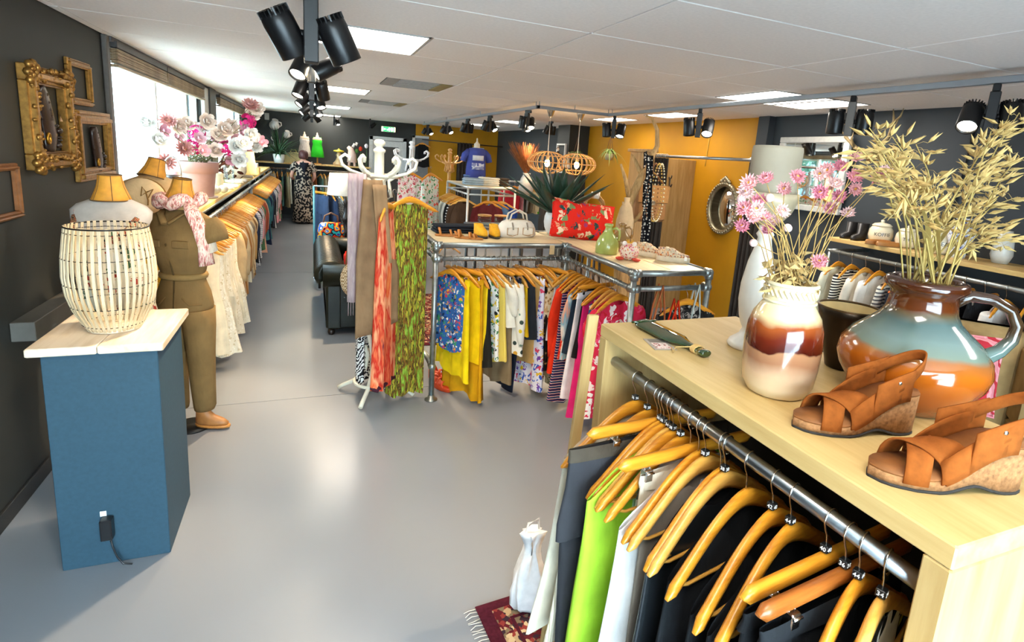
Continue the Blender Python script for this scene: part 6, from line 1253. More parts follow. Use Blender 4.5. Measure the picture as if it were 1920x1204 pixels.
dress = MB().loft([[((rx+.012*sin(7*a+z*3)*(1-z/1.2 if z < 1.1 else 0))*cos(a), (ry+.01*sin(6*a))*sin(a)+.0, z) for a in [2*PI*j/30 for j in range(30)]] for z, rx, ry in ((.05, .25, .2), (.3, .235, .19), (.6, .22, .18), (.85, .21, .175), (.98, .2, .165), (1.08, .17, .14), (1.13, .165, .135), (1.2, .17, .14), (1.32, .19, .14), (1.4, .19, .11), (1.46, .12, .08), (1.48, .075, .065))]).build('dress', DRS, t)
MB().loft([[(.172*cos(a), .143*sin(a), z) for a in [2*PI*j/26 for j in range(26)]] for z in (1.07, 1.13)], caps=False).build('sash', fabric('1a1a1e'), t, solidify=.006)
MB().loft([[(x, -.15-.0+yy, z) for x, yy in ((-w, .0), (0, -.008), (w, .0))] for z, w, in ((1.19, .004), (1.3, .05), (1.40, .09), (1.45, .1))], closed=False, caps=False).build('back_panel', fabric('1f1f26'), t, solidify=.006)
for s in (-1, 1): MB().tube([(s*.13, 0, 1.42), (s*.2, .01, 1.35), (s*.235, .02, 1.24)], [.085, .082, .078], 12).build('sleeve', DRS, t)
MB().lathe([(.001, 1.735), (.06, 1.725), (.095, 1.69), (.108, 1.63), (.105, 1.57), (.09, 1.53), (.075, 1.54), (.001, 1.6)], 22, (0, -.015, 0), sy=1.08).build('hair', solid('4a1f1c', .6, 0, .2, 40, .3), t)
for s in (-1, 1): MB().loft([[(s*.1+.042*cos(2*PI*j/12), .03+.11*sin(2*PI*j/12), z) for j in range(12)] for z in (0, .03, .06)]).build('shoe', solid('2a1f1c', .5), t)
# door in the back wall
d = bpy.data.objects.new('door_2', None); COL.objects.link(d); d['kind'] = 'structure'; d.location = (1.84, YB-.02, 0); WD = solid('c9c9c6', .5)
b = MB(); b.bbox(-.47, -.38, -.04, .02, 0, 2.2, .004); b.bbox(.38, .47, -.04, .02, 0, 2.2, .004); b.bbox(-.47, .47, -.04, .02, 2.11, 2.2, .004); b.build('door_frame', WD, d); MB().bbox(-.378, .378, -.02, .02, .01, 2.1, .004).build('door_leaf', WD, d)
MB().bbox(-.27, .27, -.03, -.018, .3, 1.95, .003).build('glass_panel', solid('3c3d3c', .25), d); MB().bbox(-.29, .29, -.034, -.02, 1.12, 1.16, .003).build('rail_bar', solid('4a4a49', .4), d); MB().tube([(.32, -.03, 1.05), (.32, -.06, 1.05), (.24, -.06, 1.05)], .01, 8).build('door_handle', M_STEEL, d)
d = bpy.data.objects.new('door_3', None); COL.objects.link(d); d['kind'] = 'structure'; d.location = (2.53, YB-.06, 0)
b = MB(); b.bbox(-.07, .0, -.03, .03, 0, 2.3, .004); b.bbox(-.07, .36, -.03, .03, 2.24, 2.3, .004); b.build('door_frame', WD, d); MB().bbox(.0, .36, -.01, .02, .01, 2.24, .004).build('door_leaf', solid('6f7070', .5), d)
e = thing('exit_sign', 'lit green and white emergency exit sign over the back door', 'sign', (1.84, YB-.05, 2.40)); MB().bbox(-.18, .18, -.02, .04, -.07, .07, .004).build('housing', solid('d9dad2', .5), e); MB().box(-.13, .13, -.024, -.02, -.055, .055).build('green_face', emit('22c24a', 2.2), e)
wl = emit('ffffff', 3.0); m = MB(); m.ell((.02, -.027, .03), .013, .003, .013, 10, 6)
for pts in (((.02, .015), (.0, -.01)), ((.0, -.01), (.025, -.025), (.015, -.05)), ((.0, -.01), (-.025, -.025), (-.04, -.022)), ((.018, .01), (.04, .0)), ((.012, .01), (-.012, .008), (-.022, -.006))): m.tube([(x, -.027, z) for x, z in pts], .0065, 6)
m.build('running_figure', wl, e); m = MB(); m.tube([(-.11, -.027, 0), (-.06, -.027, 0)], .006, 6); m.prism([(-.12, 0), (-.095, .022), (-.095, -.022)], -.029, -.024); m.build('arrow', wl, e); MB().box(.06, .11, -.027, -.024, -.045, .04).build('doorway', wl, e)
for s in (-1, 1): MB().box(s*.15-.018, s*.15+.018, -.024, -.02, -.055, .055).build('end_light', emit('fff2b0', 2.5), e)

# ------------------------------------------------------------------ kids' rack, jars and tee shirt form
KX0, KX1, KY0, KY1, KZ = 2.08, 2.80, 7.85, 9.2, 1.46
t = thing('cube_rack', 'silver pipe cube rack with folded jeans on top and childrens clothes', 'clothes rack', (2.44, 8.5, 0)); M_SIL = solid('c9c9c4', .35, .6)
for x in (KX0, KX1):
    for y in (KY0, KY1): part(MB().tube([(x, y, 0), (x, y, KZ)], .018, 10), 'post', M_SIL, t)
    part(MB().tube([(x, KY0, KZ), (x, KY1, KZ)], .018, 10), 'top_pipe', M_SIL, t); part(MB().tube([(x, KY0, KZ-.1), (x, KY1, KZ-.1)], .014, 10), 'hanging_rail', M_SIL, t)
for y in (KY0, KY1): part(MB().tube([(KX0, y, KZ), (KX1, y, KZ)], .018, 10), 'top_pipe', M_SIL, t); part(MB().tube([(KX0, y, KZ-.1), (KX1, y, KZ-.1)], .014, 10), 'hanging_rail', M_SIL, t)
part(MB().bbox(KX0+.02, KX1-.02, KY0+.02, KY1-.02, KZ, KZ+.018, .003), 'top_board', M_TOPW, t)
kk = [('coat', 'brown hooded child coat', 'coat', fabric('4a3628'), dict(W=.19, L=.72, sleeves=.5, T=.06)), ('jacket', 'black striped sports jacket', 'jacket', PF('stripes', ['1d1d20', '1d1d20', 'e6e6e6'], .8), dict(W=.17, L=.62, sleeves=.45)), ('jumper', 'black jumper', 'jumper', fabric('232326'), dict(W=.17, L=.6, sleeves=.42)), ('shirt', 'white shirt', 'shirt', fabric('dcdad2'), dict(W=.17, L=.62, sleeves=.42)), ('jumper', 'grey jumper', 'jumper', fabric('8f9088'), dict(W=.17, L=.6, sleeves=.42)), ('jumper', 'cream jumper', 'jumper', fabric('d6cdb4'), dict(W=.17, L=.62, sleeves=.42)), ('jacket', 'navy jacket', 'jacket', fabric('26304a'), dict(W=.17, L=.62, sleeves=.42)), ('jacket', 'dark blue jacket', 'jacket', fabric('1f2a3c'), dict(W=.17, L=.64, sleeves=.42))]
rack_items(kk, (KX0, KY0+.1, KZ-.1), (KX0, KY1-.1, KZ-.1), 'the cube rack', '', -.2, .014)
k2 = [('tee_shirt', 'blue tee shirt with a printed rectangle', 'tee shirt', fabric('2c4a9c'), dict(W=.17, L=.55, sleeves=.18)), ('jumper', 'light blue and grey jumper', 'jumper', fabric('5a7aa0'), dict(W=.17, L=.55, sleeves=.4)), ('jacket', 'dark red jacket', 'jacket', fabric('6a2a2c'), dict(W=.17, L=.55, sleeves=.4))]
rack_items(k2, (KX1-.15, KY0, KZ-.1), (KX0+.25, KY0, KZ-.1), 'the cube rack front', '', -.25, .014)
for k, (c, dx, dy) in enumerate((('8fa0b8', -.12, 0), ('5f7aa8', -.05, .25), ('c9c6b4', .2, .05), ('4a4038', .22, -.25), ('9fb0bc', -.2, -.3), ('d6d2c4', .05, -.3))):
    f = thing('folded_jeans', ['pale blue folded jeans in the pile on the cube rack', 'mid blue folded jeans under the tee shirt form', 'cream folded trousers on the cube rack', 'brown folded trousers on the cube rack edge', 'grey blue folded jeans on the cube rack corner', 'off-white folded trousers at the cube rack front'][k], 'jeans', (2.44+dx, 8.5+dy, KZ+.019), rnd(-.2, .2), 'folded jeans on the cube rack')
    for j in range(3+k % 2): MB().bbox(-.15, .15, -.12, .12, j*.032, j*.032+.03, .012).build('fold', fabric(c), f, rot=(0, 0, rnd(-.1, .1)))
m = thing('child_form', 'child bust form with a wooden neck knob on the cube rack', 'mannequin', (2.42, 8.72, KZ+.019)); MB().lathe([(.1, .1), (.13, .14), (.12, .26), (.11, .34), (.13, .44), (.15, .5), (.1, .54), (.05, .56), (.048, .62), (.03, .63), (.012, .66), (.012, .70), (.001, .71)], 22, sy=.65).build('torso', solid('e3d6c2', .6), m); MB().lathe([(.001, 0), (.1, 0), (.1, .02), (.02, .03), (.02, .12), (.001, .12)], 16).build('stand', M_SIL, m)
g = thing('tee_shirt', 'purple blue child tee shirt with white print on the bust form', 'tee shirt', (2.42, 8.72, KZ+.019)); BLU = fabric('4a549c'); MB().lathe([(.165, .06), (.16, .2), (.15, .34), (.155, .44), (.165, .5), (.12, .545), (.06, .555)], 24, sy=.65, caps=False).build('body', BLU, g, solidify=.004)
for s in (-1, 1): MB().tube([(s*.12, 0, .5), (s*.19, 0, .44), (s*.215, 0, .34)], [.065, .062, .06], 12, flat=.8).build('sleeve', BLU, g)
MB().grid(lambda u, v: (-.09+.18*u, -.106-.012*sin(PI*u), .36+.08*v), 8, 1).build('print_bar', solid('d9dbe2', .7), g, solidify=.002); MB().grid(lambda u, v: (-.1+.2*u, -.108-.01*sin(PI*u), .22+.1*v), 8, 1).build('print_car', PF('blotch', ['8a90bc', 'd0d4e2', '4a549c'], 3), g, solidify=.002)
t = thing('display_table', 'dark grey small display table carrying two glass jars', 'table', (2.05, 6.5, 0)); MB().bbox(-.3, .35, -.25, .25, 1.06, 1.10, .006).build('top', solid('4a4d52', .4), t)
for x in (-.26, .31):
    for y in (-.21, .21): MB().tube([(x, y, 0), (x, y, 1.06)], .018, 8).build('leg', solid('2a2c2f', .4), t)
for x, lab in ((1.93, 'clear glass jar with a wooden lid beside the brown child coat'), (2.14, 'clear glass jar with a wooden lid beside the blue tee shirt')):
    j = thing('glass_jar', lab, 'jar', (x, 6.45, 1.101)); MB().lathe([(.001, 0), (.075, 0), (.08, .01), (.08, .11), (.076, .11), (.074, .012), (.001, .01)], 24).build('body', clearglass(), j); MB().lathe([(.001, .111), (.085, .111), (.085, .128), (.001, .13)], 24).build('lid', wood('c98f4a', 'a06a2c', .5), j); MB().tube([(.079*cos(2*PI*q/24), .079*sin(2*PI*q/24), .06) for q in range(24)], .004, 5, closed=True).build('wire_band', solid('2a2a2a', .4), j)
# colourful childrens rail before the dark wall
t = thing('children_rail', 'pale rail of colourful children clothes before the dark wall', 'clothes rack', (3.75, 9.55, 0)); part(MB().tube([(3.2, 9.55, 1.5), (4.35, 9.55, 1.5)], .015, 10), 'hanging_rail', M_SIL, t)
for x in (3.2, 4.35): part(MB().tube([(x, 9.55, 0), (x, 9.55, 1.5)], .015, 10), 'post', M_SIL, t)
cc = [('red', 'c92c34'), ('pink', 'd98a90'), ('grey', '8a8a88'), ('taupe', '7a6a54'), ('cream', 'd9cba4'), ('green', '4fc22a'), ('olive', '8a8a4a'), ('yellow', 'd9b84a'), ('orange', 'e8862a'), ('peach', 'e8b07a'), ('amber', 'd9962c')]
rack_items([('jumper', c+' child jumper', 'jumper', fabric(h), dict(W=.16, L=.55, sleeves=.35)) for c, h in cc], (3.25, 9.55, 1.5), (4.3, 9.55, 1.5), 'the children rail', '', -1.0, .015)
# ------------------------------------------------------------------ pampas, pendants, hanging plants
p = thing('pampas_vase', 'white vase with a fan of brown dried grass before the dark wall', 'vase', (3.42, 9.05, 1.32)); MB().lathe([(.001, 0), (.1, 0), (.13, .08), (.1, .26), (.06, .33), (.07, .36), (.06, .36), (.001, .3)], 24).build('body', solid('e0d9cf', .4), p)
m = MB(); rg = random.Random(6)
for i in range(240):
    a = rg.uniform(-1, 1); b_ = rg.uniform(-.12, .12); L = rg.uniform(.42, .58); e = (a*.45-.12, b_); m.tube([(0, 0, .3), (e[0]*.25, e[1]*.3, .3+L*.45), (e[0]*.62, e[1], .3+L)], [.003, .004, .0015], 4)
tag(m.build('grass_fan', solid('9a5a2c', .9, 0, .2, 20), p), kind='stuff')
st = thing('plant_stand', 'dark round plant stand under the white pampas vase', 'stand', (3.42, 9.05, 0)); MB().lathe([(.001, 1.29), (.18, 1.29), (.18, 1.32), (.001, 1.32)], 24).build('top', solid('2a2623', .5), st); MB().lathe([(.001, 0), (.16, 0), (.16, .02), (.025, .05), (.025, 1.29), (.001, 1.29)], 18).build('column', solid('2a2623', .5), st)
M_RAT = wood('d2a466', 'a87838', .5, 2, 2)
def pendant(x, y, zc, label, r=.27, h=.15):
    t = thing('rattan_pendant', label, 'lamp', (x, y, CZ), 0, 'rattan cage pendant lamps'); dz = zc-CZ
    rm = MB().tube([(r*sin(a)*(1 if True else 0), 0, dz-h*cos(a)) for a in [PI*(.10+.80*j/12) for j in range(13)]], .0055, 6).mesh('rib', M_RAT)
    for k in range(22): inst('rib', rm, t, (0, 0, 0), (0, 0, 2*PI*k/22))
    for f in (.1, .3, .5, .7, .9): a = PI*f; MB().tube([(r*sin(a)*cos(2*PI*j/30), r*sin(a)*sin(2*PI*j/30), dz-h*cos(a)) for j in range(30)], .006, 6, closed=True).build('hoop', M_RAT, t)
    MB().tube([(0, 0, -.1), (0, 0, dz+.08)], .004, 6).build('cord', solid('d9d4c8', .6), t); MB().lathe([(.06, 0), (.055, -.02), (.03, -.09), (.008, -.12), (.001, -.12)], 20).build('canopy', solid('b9b5ae', .25, .9), t)
    MB().lathe([(.001, dz+.09), (.02, dz+.09), (.02, dz+.03), (.001, dz+.03)], 12).build('socket', solid('c9b08a', .4), t); MB().ell((0, 0, dz-.01), .035, .035, .05, 14, 9).build('bulb', emit('ffd08a', 25.), t)
    l = bpy.data.lights.new('bulb_light', 'POINT'); l.energy = 18; l.color = (1, .72, .4); l.shadow_soft_size = .04; o = bpy.data.objects.new('bulb_light', l); COL.objects.link(o); o.parent = t; o.location = (0, 0, dz-.01)
pendant(2.93, 7.0, 1.90, 'rattan cage pendant lamp beside the dried grass fan'); pendant(3.42, 7.1, 1.90, 'rattan cage pendant lamp beside the hanging spider plants')
def spider(x, y, z, label, L0=.38):
    t = thing('spider_plant', label, 'plant', (x, y, z), 0, 'hanging spider plants'); MB().lathe([(.001, -.1), (.06, -.1), (.075, 0), (.07, .0), (.001, -.02)], 18).build('pot', solid('9a8a6a', .6), t)
    for k in range(3): MB().tube([(.07*cos(k*2.1), .07*sin(k*2.1), 0), (0, 0, .3), (0, 0, CZ-z)], .004, 5).build('cord', solid('6a4a30', .7), t)
    rg = random.Random(int(x*100+y*10))
    for i in range(34):
        a = i*2.4; L = rg.uniform(.6, 1.1)*L0; e = rg.uniform(.5, 1.4); d = Vector((cos(a)*cos(e), sin(a)*cos(e), sin(e))); s = Vector((-sin(a), cos(a), 0)); rings = []
        for j in range(6): f = j/5; w = .010*(1-f**2)+.0008; c = d*L*f+Vector((0, 0, -1.1*L*f*f)); rings.append([c-s*w, c+Vector((0, 0, w*.3)), c+s*w])
        MB().loft(rings, caps=False).build('leaf', solid('7d9a4c' if i % 3 else '9fae68', .5, 0, .1, 9), t)
spider(4.45, 8.05, 2.1, 'hanging spider plant before the yellow wall'); spider(4.2, 8.75, 2.05, 'hanging spider plant before the dark pillar', .34)
t = thing('white_frame', 'empty white picture frame on the dark pillar', 'frame', (4.41, 9.88, 2.05))
for q in (MB().bbox(-.02, .02, -.2, .2, .17, .2, .003), MB().bbox(-.02, .02, -.2, .2, -.35, -.32, .003), MB().bbox(-.02, .02, -.2, -.17, -.32, .17, .003), MB().bbox(-.02, .02, .17, .2, -.32, .17, .003)): q.build('moulding', solid('d6d3cc', .5), t)
ms = thing('shelf_unit', 'dark narrow shelf unit carrying small figurines by the pendant lamps', 'shelf', (3.95, 8.95, 0)); MB().bbox(-.25, .3, -.15, .15, 1.78, 1.81, .003).build('shelf_board', solid('3a322a', .5), ms)
for x in (-.23, .28): MB().bbox(x-.015, x+.015, -.13, .13, 0, 1.78, .003).build('upright', solid('3a322a', .5), ms)
for x, h, c, lab in ((3.76, .25, 'c9a58a', 'small terracotta lady figurine on the dark shelf unit'), (3.93, .34, 'd9c9b8', 'tall lady figurine in a black bodice on the dark shelf unit'), (4.14, .28, 'c9b08c', 'lady figurine nearest the dark pillar')):
    f = thing('lady_figurine', lab, 'figurine', (x, 8.95, 1.811)); s = h/.34; f.scale = (s,)*3; MB().lathe([(.001, 0), (.06, 0), (.055, .05), (.035, .14), (.025, .18), (.038, .23), (.03, .26), (.012, .275), (.001, .28)], 16).build('gown', solid('e6ded2' if h != .34 else '1d1a1c', .4), f); MB().ell((0, 0, .31), .022, .022, .028, 12, 8).build('head', solid(c, .5), f); MB().ell((0, .008, .322), .025, .022, .024, 12, 8).build('hair', solid('7a4a2c', .6), f)
# ------------------------------------------------------------------ fitting rooms along the yellow wall
M_CUR = fabric('3a332e'); M_TAN = wood('b08a58', '8f6a3c', .55, .6, 2)
def curtain(y0, y1, label, x=3.95, ztop=2.06):
    t = thing('fitting_curtain', label, 'curtain', (x, (y0+y1)/2, .02), 0, 'fitting room curtains'); w = (y1-y0)/2
    MB().grid(lambda u, v: (.045*sin(u*PI*9)*(.6+.4*(1-v)), -w+2*w*u, (ztop-.02)*v), 60, 8).build('cloth', M_CUR, t, solidify=.004)
    for k in range(6): MB().tube([(.026*cos(a), -w+.02+2*(w-.02)*k/5, ztop+.0+.026*sin(a)) for a in [2*PI*j/14 for j in range(14)]], .003, 5, closed=True).build('ring', M_STEEL, t)
curtain(5.70, 5.97, 'dark gathered curtain beside the tan board of the fitting room'); curtain(4.06, 4.32, 'dark gathered curtain at the corner of the yellow wall')
t = thing('curtain_rod', 'steel curtain rod across the front of the fitting room', 'rod', (3.95, 5.0, 2.08)); part(MB().tube([(3.95, 4.02, 2.08), (3.95, 6.0, 2.08)], .016, 12), 'rod', M_STEEL, t)
for y in (4.02, 6.0): part(MB().ell((3.95, y, 2.08), .024, .024, .024, 12, 8), 'end_knob', M_STEEL, t)
t = thing('fitting_partition', 'brown wooden side partition of the fitting room with a coat hook', 'partition', (4.4, 6.32, 0)); part(MB().bbox(3.99, XR-.015, 6.30, 6.34, 0, 2.07, .004), 'board', wood('a8834f', '87642f', .55, .6, 2), t)
hk = MB(); hk.tube([(4.42, 6.295, 1.82), (4.42, 6.27, 1.80), (4.42, 6.265, 1.72), (4.42, 6.23, 1.70), (4.42, 6.215, 1.735)], .009, 7); hk.tube([(4.42, 6.27, 1.80), (4.42, 6.24, 1.82), (4.42, 6.235, 1.85)], .008, 7); part(hk, 'coat_hook', solid('15120f', .4), t)
t = thing('front_board', 'tan wooden front board of the fitting room behind the driftwood', 'partition', (3.96, 6.28, 0))
for k in range(2): part(MB().bbox(3.94, 3.975, 5.99+k*.285, 6.27+k*.285, 0, 2.12, .004), 'plank', M_TAN, t)
part(MB().bbox(3.92, 4.0, 5.98, 6.6, 2.121, 2.16, .004), 'cap', M_TAN, t)
t = thing('wall_light_cord', 'thin yellow cord running down the yellow wall', 'cord', (XR-.02, 6.1, 2.1)); part(MB().tube([(XR-.02, 6.12, CZ), (XR-.02, 6.08, 2.35), (XR-.02, 6.1, 2.0)], .005, 5), 'cable', solid('e0bb50', .6), t)
# oval mirror
MIR = N('mirror_glass'); MIR.set(Roughness=.02, Metallic=1.); MIR.b.inputs['Base Color'].default_value = (.85, .87, .86, 1); MIR = MIR.m; M_SILV = solid('a59c82', .35, .8, .2, 60, .3)
t = thing('oval_mirror', 'oval wall mirror in an ornate silver frame on the yellow wall', 'mirror', (XR-.012, 5.63, 1.49))
MB().lathe([(.001, 0), (1, 0), (1, .006), (.001, .006)], 44, M=Matrix.Rotation(-PI/2, 4, 'Y') @ Matrix.Diagonal((.275, .235, 1, 1))).build('glass', MIR, t)
fr_ = MB(); fr_.tube([(-.02, .265*cos(2*PI*j/56), .305*sin(2*PI*j/56)) for j in range(56)], .032, 9, closed=True); fr_.build('frame', M_SILV, t)
cv = MB(); [cv.ell((-.04, .272*cos(2*PI*j/44), .312*sin(2*PI*j/44)), .02, .016, .016, 7, 5) for j in range(44)]; [cv.ell((-.035, dy, .335+dz), .02, .03, .03, 8, 5) for dy, dz in ((0, .045), (-.04, .02), (.04, .02), (0, .0), (-.07, .0), (.07, 0), (-.02, .03), (.02, .03))]; tag(cv.build('carving', M_SILV, t), kind='stuff')
# far fitting room rod and curtain
t = thing('curtain_rod', 'dark curtain rod before the far yellow wall', 'rod', (3.2, 14.7, 2.2)); part(MB().tube([(2.62, 14.7, 2.2), (4.8, 14.7, 2.17)], .014, 10), 'rod', solid('2a2320', .4), t)
t = thing('fitting_curtain', 'dark gathered curtain of the far fitting room', 'curtain', (3.75, 14.7, .02)); MB().grid(lambda u, v: (-.2+.4*u, .04*sin(u*PI*9), 2.18*v), 50, 6).build('cloth', M_CUR, t, solidify=.004)
t = thing('narrow_mirror', 'narrow white framed mirror in the far fitting room', 'mirror', (4.15, 14.95, .005)); MB().bbox(-.2, .2, -.02, .0, 0, 2.1, .004).build('frame', solid('cfcdc6', .5), t); MB().box(-.165, .165, -.024, -.02, .04, 2.06).build('glass', MIR, t)
hanger((2.62, 14.66, 2.2), .2, 'wooden hanger holding the black dress by the far fitting room', 'curved', .014, False, 'hangers by the far fitting room'); garment('dress', 'black dress hanging beside the far fitting room rod', 'dress', BLK, (2.62, 14.66, 2.2), .2, W=.17, L=.7)
# ------------------------------------------------------------------ driftwood stand with scarves and bags
M_DRIFT = wood('c9a26a', '8f6a3a', .7, 1.5, 2)
t = thing('driftwood_stand', 'tall twisted driftwood branch stand hung with scarves and bags', 'stand', (2.93, 4.78, 0))
b0 = Vector((2.93, 4.78, 0)); P = [Vector(q)-b0 for q in ((2.93, 4.78, .03), (2.86, 4.75, .7), (2.80, 4.72, 1.3), (2.87, 4.7, 1.6), (2.98, 4.7, 1.85), (3.06, 4.7, 2.02), (3.12, 4.7, 2.15), (3.10, 4.7, 2.3), (3.03, 4.7, 2.4), (2.96, 4.7, 2.42))]
MB().tube(P, [.045, .04, .042, .045, .04, .03, .024, .02, .016, .012], 10).build('trunk', M_DRIFT, t)
for pts in (((2.87, 4.7, 1.6), (2.78, 4.66, 1.8), (2.72, 4.68, 1.95)), ((2.98, 4.7, 1.85), (2.93, 4.76, 1.98), (2.9, 4.8, 2.05)), ((2.8, 4.72, 1.3), (2.95, 4.68, 1.42), (3.08, 4.66, 1.6))): MB().tube([Vector(q)-b0 for q in pts], [.026, .02, .01], 8).build('branch', M_DRIFT, t)
MB().lathe([(.001, 0), (.2, 0), (.2, .03), (.001, .035)], 24).build('base', M_DRIFT, t)
s = thing('dotted_scarf', 'black scarf with white dots hanging on the driftwood stand', 'scarf', (2.98, 4.62, 2.05)); MB().grid(lambda u, v: (-.035+.07*u*(1+.6*v)+.015*v, -.03-.02*sin(PI*u*2+2*v), -.92*v-.06*u*(v > .9)), 10, 16).build('cloth', PF('dots', ['15171c', 'd6d2c6', 'd6d2c6'], 1.6), s, solidify=.005); MB().tube([(-.03, -.02, -.02), (0, .06, .03), (.05, .09, -.3), (.06, .08, -.5)], .03, 8, flat=.3).build('tail', PF('dots', ['15171c', 'd6d2c6', 'd6d2c6'], 1.6), s)
for k, (x, c) in enumerate(((3.10, 'c9a24a'), (3.13, 'd9cfae'), (3.06, '8a5a34'))):
    t = thing('bead_necklace', ['gold bead necklace on the driftwood stand', 'cream bead necklace on the driftwood stand', 'brown bead necklace on the driftwood stand'][k], 'necklace', (x, 4.63, 1.98)); nb = MB(); [nb.ell((.06*sin(2*PI*j/44)*(1-.2*cos(2*PI*j/44)), -.03, -.28+.28*cos(2*PI*j/44)), .009, .009, .009, 6, 4) for j in range(44)]; tag(nb.build('beads', solid(c, .35, .3), t), kind='stuff')
t = thing('leather_bag', 'brown leather shoulder bag hanging behind the dotted scarf', 'bag', (3.24, 4.9, 1.9)); MB().bbox(-.19, .19, -.05, .05, -.52, -.14, .03).build('body', solid('9a6a3c', .5, 0, .1, 20), t); MB().bbox(-.185, .185, -.062, -.045, -.32, -.14, .006).build('flap', solid('a8763f', .5, 0, .1, 20), t); MB().tube([(-.18, 0, -.16), (-.12, -.03, .0), (-.14, -.09, .02), (.0, -.03, -.02), (.18, 0, -.16)], .01, 7).build('strap', solid('8a5a30', .5), t); MB().bbox(-.02, .02, -.07, -.06, -.34, -.3, .003).build('clasp', M_WIRE, t)
t = thing('cloth_bag', 'beige cloth bags with long straps hung low on the driftwood stand', 'bag', (2.78, 4.6, 1.62), .2); MB().loft([[(.1*k*cos(2*PI*j/14), .06*k*sin(2*PI*j/14), z) for j in range(14)] for z, k in ((-.42, .9), (-.36, 1.05), (-.2, 1), (-.08, .7), (-.02, .3), (.02, .35))]).build('body', fabric('cbb08a'), t)
for s_ in (-1, 1): MB().tube([(s_*.05, 0, -.02), (s_*.03, -.02, -.25), (s_*.09, -.06, -.5)], .012, 6, flat=.5).build('strap', fabric('bfa27c'), t)
t = thing('twig_wreath', 'wound twig wreath with a white cup behind the spiky plant', 'wreath', (2.92, 5.55, 1.45)); ts = thing('round_stool', 'tall dark stool carrying the twig wreath', 'stool', (2.92, 5.55, 0)); MB().lathe([(.001, 1.27), (.2, 1.27), (.2, 1.3), (.001, 1.3)], 24).build('seat', solid('5b4a38', .5), ts)
for k in range(4): MB().tube([(.12*cos(k*PI/2), .12*sin(k*PI/2), 1.27), (.2*cos(k*PI/2), .2*sin(k*PI/2), 0)], .016, 8).build('leg', solid('3b3028', .5), ts)
rg = random.Random(9); wb = MB()
for k in range(16): r = .13+rg.uniform(-.02, .02); ph = rg.uniform(0, 6); wb.tube([(r*cos(2*PI*j/22+ph), .03*sin(3*2*PI*j/22+ph), r*sin(2*PI*j/22+ph)+rg.uniform(-.008, .008)) for j in range(22)], .006, 5, closed=True)
wb.build('twigs', M_DRIFT, t); MB().lathe([(.001, .0), (.045, 0), (.05, .07), (.045, .07), (.001, .01)], 16, (.02, 0, .1)).build('cup', solid('e9e4da', .4), t)
# ------------------------------------------------------------------ dark wall: mirror, shelf, jars and knitwear rail
t = thing('wall_mirror', 'large white framed mirror on the dark wall reflecting the windows', 'mirror', (XR-.036, 4.36, 1.99), math.radians(-4))
MB().box(-.02, 0, -.44, .44, -.36, .36).build('backing', solid('1d1d1d', .6), t); MB().box(-.024, -.02, -.40, .40, -.32, .32).build('glass', MIR, t); WF = solid('b9b7b0', .45)
for q in (MB().bbox(-.045, 0, -.47, .47, .32, .38, .006), MB().bbox(-.045, 0, -.47, .47, -.38, -.32, .006), MB().bbox(-.045, 0, -.47, -.40, -.32, .32, .006), MB().bbox(-.045, 0, .40, .47, -.32, .32, .006)): q.build('moulding', WF, t)
t = thing('antler_mount', 'pale deer antlers mounted on the dark wall', 'antlers', (XR-.001, 3.72, 2.20)); AN = solid('8f7a52', .6, 0, .15, 20); MB().lathe([(.001, 0), (.07, 0), (.06, .02), (.001, .02)], 20, M=Matrix.Rotation(-PI/2, 4, 'Y')).build('plaque', wood('6b4a2c', '4a3018', .5), t)
for s in (-1, 1):
    MB().tube([(-.02, s*.03, .03), (-.08, s*.12, .06), (-.12, s*.22, .16), (-.12, s*.24, .3), (-.1, s*.2, .4)], [.018, .018, .015, .012, .004], 8).build('antler', AN, t)
    for q in (((-.09, s*.13, .07), (-.16, s*.12, .14), (-.17, s*.1, .2)), ((-.12, s*.22, .18), (-.16, s*.28, .22), (-.15, s*.3, .3)), ((-.12, s*.24, .28), (-.13, s*.3, .33), (-.12, s*.31, .4))): MB().tube(q, [.012, .009, .003], 7).build('tine', AN, t)
t = thing('wall_shelf_rack', 'wooden wall shelf with a pipe rail of striped knitwear on the dark wall', 'clothes rack', (4.6, 2.2, 0)); YS0, YS1 = .3, 3.66
for x0, x1 in ((4.40, 4.62), (4.623, XR-.005)): part(MB().bbox(x0, x1, YS0, YS1, 1.395, 1.432, .003), 'shelf_plank', M_SHELF, t)
part(MB().tube([(4.35, YS0, 1.315), (4.35, YS1-.06, 1.315)], .018, 14), 'hanging_rail', M_PIPE, t)
for y in (YS0+.1, 2.0, YS1-.08): part(MB().tube([(4.35, y, 1.315), (XR-.005, y, 1.315)], .017, 10), 'bracket', M_PIPE, t); part(MB().tube([(4.35, y, 0), (4.35, y, 1.33)], .017, 10), 'post', M_PIPE, t)
BW1 = PF('stripes', ['ebe6da', '16181c'], 1.5)
